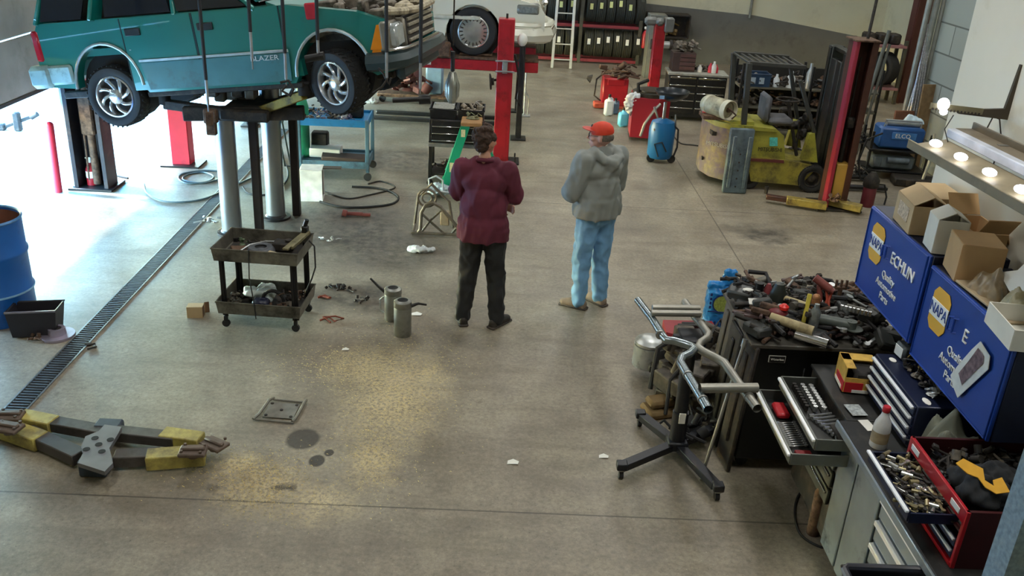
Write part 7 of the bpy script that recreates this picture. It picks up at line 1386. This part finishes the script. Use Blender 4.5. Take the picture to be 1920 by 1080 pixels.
for x, lab, mm in ((-.17, 'black open lid case full of bits at the left of the roller cart top', mat('lid_grey', '#7f8078', .6, 0, .3, 30)), (.18, 'black open tray of tools at the right of the roller cart top', mat('tray_bits', '#8a8070', .6, 0, .45, 30))):
    t = thing('tool_tray', lab, 'tray', (cc.x+x, cc.y, .872)); m = MB(); tray(m, .33, .4, .12, .01, .95); m.build('tray_body', BLACKM, t)
    m = MB(); m.box((0, 0, .05), (.27, .34, .02)) if x > 0 else m.box((0, 0, .12), (.27, .36, .02), .006); frag(m, (0, 0, .07), .12, 16 if x > 0 else 2, random.Random(3)); m.build('tray_contents', mm, t)
for i in range(4): m = MB(); frag(m, (0, 0, .03), .1, 9, random.Random(i+500)); on('stored_tool', rc2, m, [DARK, mat('dark_red_tool', '#5c1c20', .5), BLACKM, DARK][i], -.2+i*.11, 0, .18, 'dark tool on the lower shelf of the black roller cart', 'tool', i, group='tools on the roller cart lower shelf')
# ---------------------------------------------------------------- green step ladder
GL = mat('ladder_green', '#12a079', .45, 0, .06, 4, .1, '#0f5a46'); lb = F(830, 362); lt = atY(873, 236, lb.y)
t = thing('step_ladder', 'green fibreglass step ladder standing behind the man in the maroon shirt', 'ladder', (lb.x, lb.y, 0)); lo = V((lb.x, lb.y, 0)); T_ = lt-lo
def rail(a, b, w=.11, nm='front_rail'): m = MB(); m.bar(tuple(a), tuple(b), w, .03, .004, (0, 1, 0)); return m.build(nm, GL, t)
rail((0, 0, 0), (T_.x, .03, T_.z)); rail((0, .46, 0), (T_.x, .36, T_.z)); xr = T_.x*2+.25
rail((xr, .02, 0), (T_.x+.12, .03, T_.z), .05, 'rear_rail'); rail((xr, .44, 0), (T_.x+.12, .36, T_.z), .05, 'rear_rail')
for k in (.2, .42, .64, .84): m = MB(); m.box((T_.x*k, .22, T_.z*k), (.08, .4-.06*k, .02), .004); m.build('step', mat('step_alu', '#a9aca8', .4, .5), t)
m = MB(); m.box((T_.x+.07, .19, T_.z+.02), (.26, .42, .05), .01); m.build('top_cap', mat('cap_wood', '#9a7448', .7, 0, .2, 14), t)
m = MB(); m.ell((.0, 0, 0), (.09, .07, .03), 10); frag(m, (.0, 0, .02), .08, 6, random.Random(1)); at('shop_clutter', m, mat('clutter_tan', '#6b6a4c', .8, 0, .4, 20), tuple(lo+V((T_.x+.08, .2, T_.z+.046))), 'small heap of odds and ends on top of the green ladder', 'parts')
m = MB(); m.box((T_.x*.9, -.03, T_.z*.9), (.05, .006, .09)); m.box((T_.x*.4, -.035, T_.z*.4), (.05, .006, .12)); m.build('rail_label', mat('label_cream', '#d9dcb0', .6, 0, .15, 40), t)
# ---------------------------------------------------------------- tubular frame and rag under the ladder
t = thing('tubular_frame', 'grey tubular metal frame with a reel, left of the man in maroon', 'frame', (-.78, 9.35, 0)); TF = mat('frame_taupe', '#655e54', .5, .4, .2, 12, .3, '#4f463c')
o0 = V((-.78, 9.35, 0))
def tb(pts, Y=9.35, r=.018): return [tuple(atY(x, y, Y)-o0) for x, y in pts]
m = MB(); b1 = tb([(782, 466), (788, 430), (790, 398), (798, 384), (812, 380), (826, 388), (845, 410), (862, 432)]); b1[0] = (b1[0][0], b1[0][1], .02); m.tube(b1, .02)
m.tube(tb([(786, 440), (808, 412), (830, 392)], 9.4), .014); m.tube(tb([(790, 400), (812, 420), (835, 440), (858, 448)], 9.4), .014); m.tube(tb([(845, 440), (858, 425), (865, 405)], 9.45), .014)
q = [tuple(v) for v in ((-.14, .3, .0), (-.1, .3, .35), (.05, .3, .5), (.25, .3, .3), (.3, .3, 0))]; m.tube(q, .018); m.tube([(-.13, 0, .02), (-.13, .32, .02)], .016); m.tube([(-.13, 0, .03), (.42, 0, .03)], .018); m.tube([(.4, 0, .03), (.35, .3, .02)], .016); m.tube([(.4, 0, .03), (.38, 0, .4)], .016); m.build('tube_frame', TF, t)
m = MB(); m.tube(arc((.02, .05, .42), .1, 0, 2*PI*15/16, 15, 'xz'), .014, closed=True); m.tube(arc((.02, .05, .42), .055, 0, 2*PI*11/12, 11, 'xz'), .012, closed=True); m.build('reel', TF, t); m = MB(); m.box((.22, .05, .2), (.1, .08, .16), .01); m.build('pale_block', mat('block_tan', '#8f806a', .7), t)
m = MB(); m.ell((0, 0, .03), (.1, .05, .03), 10); m.ell((.1, .02, .03), (.07, .04, .03), 10); m.ell((-.07, .03, .025), (.05, .04, .03), 10); tag(organic(m, 'floor_rag', mat('white_rag', '#c9ced0', .9, 0, .1, 20), None, .012, 2, .04, .05, tuple(F(785, 473))), 'crumpled white rag at the foot of the grey tubular frame', 'rag')
m = MB(); m.tube([(-.14, 0, .1), (-.15, 0, .26), (-.06, 0, .3), (.02, .0, .25), (.03, 0, .1)], .012); m.tube([(-.12, -.02, .06), (0, -.04, .12), (.1, 0, .1)], .01); p = F(820, 402); at('wire_coil', m, mat('wire_pale', '#b9c4cc', .5, .3), (p.x, p.y+.55, 0), 'pale looped wire coil lying at the base of the green ladder', 'wire')
m = MB(); r_ = random.Random(12)
for i in range(8): m.ell((r_.uniform(-.1, .1), r_.uniform(-.08, .08), .05+r_.uniform(0, .08)), (.05, .05, .05), 10)
tag(organic(m, 'clear_bag', mat('clear_bag', '#a9b8bf', .3, 0, .2, 20), None, .013, 2, .05, .05, (-.72, 10.75, 0)), 'pale plastic bag on the floor under the black roller cart corner', 'bag')
# jack stand and creeper items beyond the wagon front wheel
c = F(690, 190); t = thing('trolley_frame', 'low steel trolley with red and blue parts behind the wagon bumper', 'trolley', (-1.75, 16.2, 0)); m = MB()
m.box((.2, 0, .12), (1.3, .5, .06), .01); m.build('deck', RUST, t)
m = MB(); m.box((.55, 0, .4), (.3, .3, .5), .03); m.build('blue_drum', mat('pale_blue', '#7ba0bf', .5, 0, .12), t); m = MB(); frag(m, (.1, 0, .2), .3, 22, random.Random(15)); m.build('frame_parts', mat('maroon_parts', '#54302e', .6, .2, .4), t)
for sx_ in (-.35, .8): m = MB(); m.cyl((sx_, -.25, .06), (sx_, -.2, .06), .06); m.build('wheel', RUB, t)
c = F(690, 192); m = MB(); m.ell((0, 0, .03), (.14, .1, .05), 10); m.ell((.1, 0, .03), (.08, .1, .04), 10); tag(organic(m, 'grey_rag', mat('grey_rag', '#a9a9a6', .9, 0, .15, 18), None, .014, 2, .05, .06, (c.x, c.y, 0)), 'grey rag on the floor just right of the wagon front wheel', 'rag')
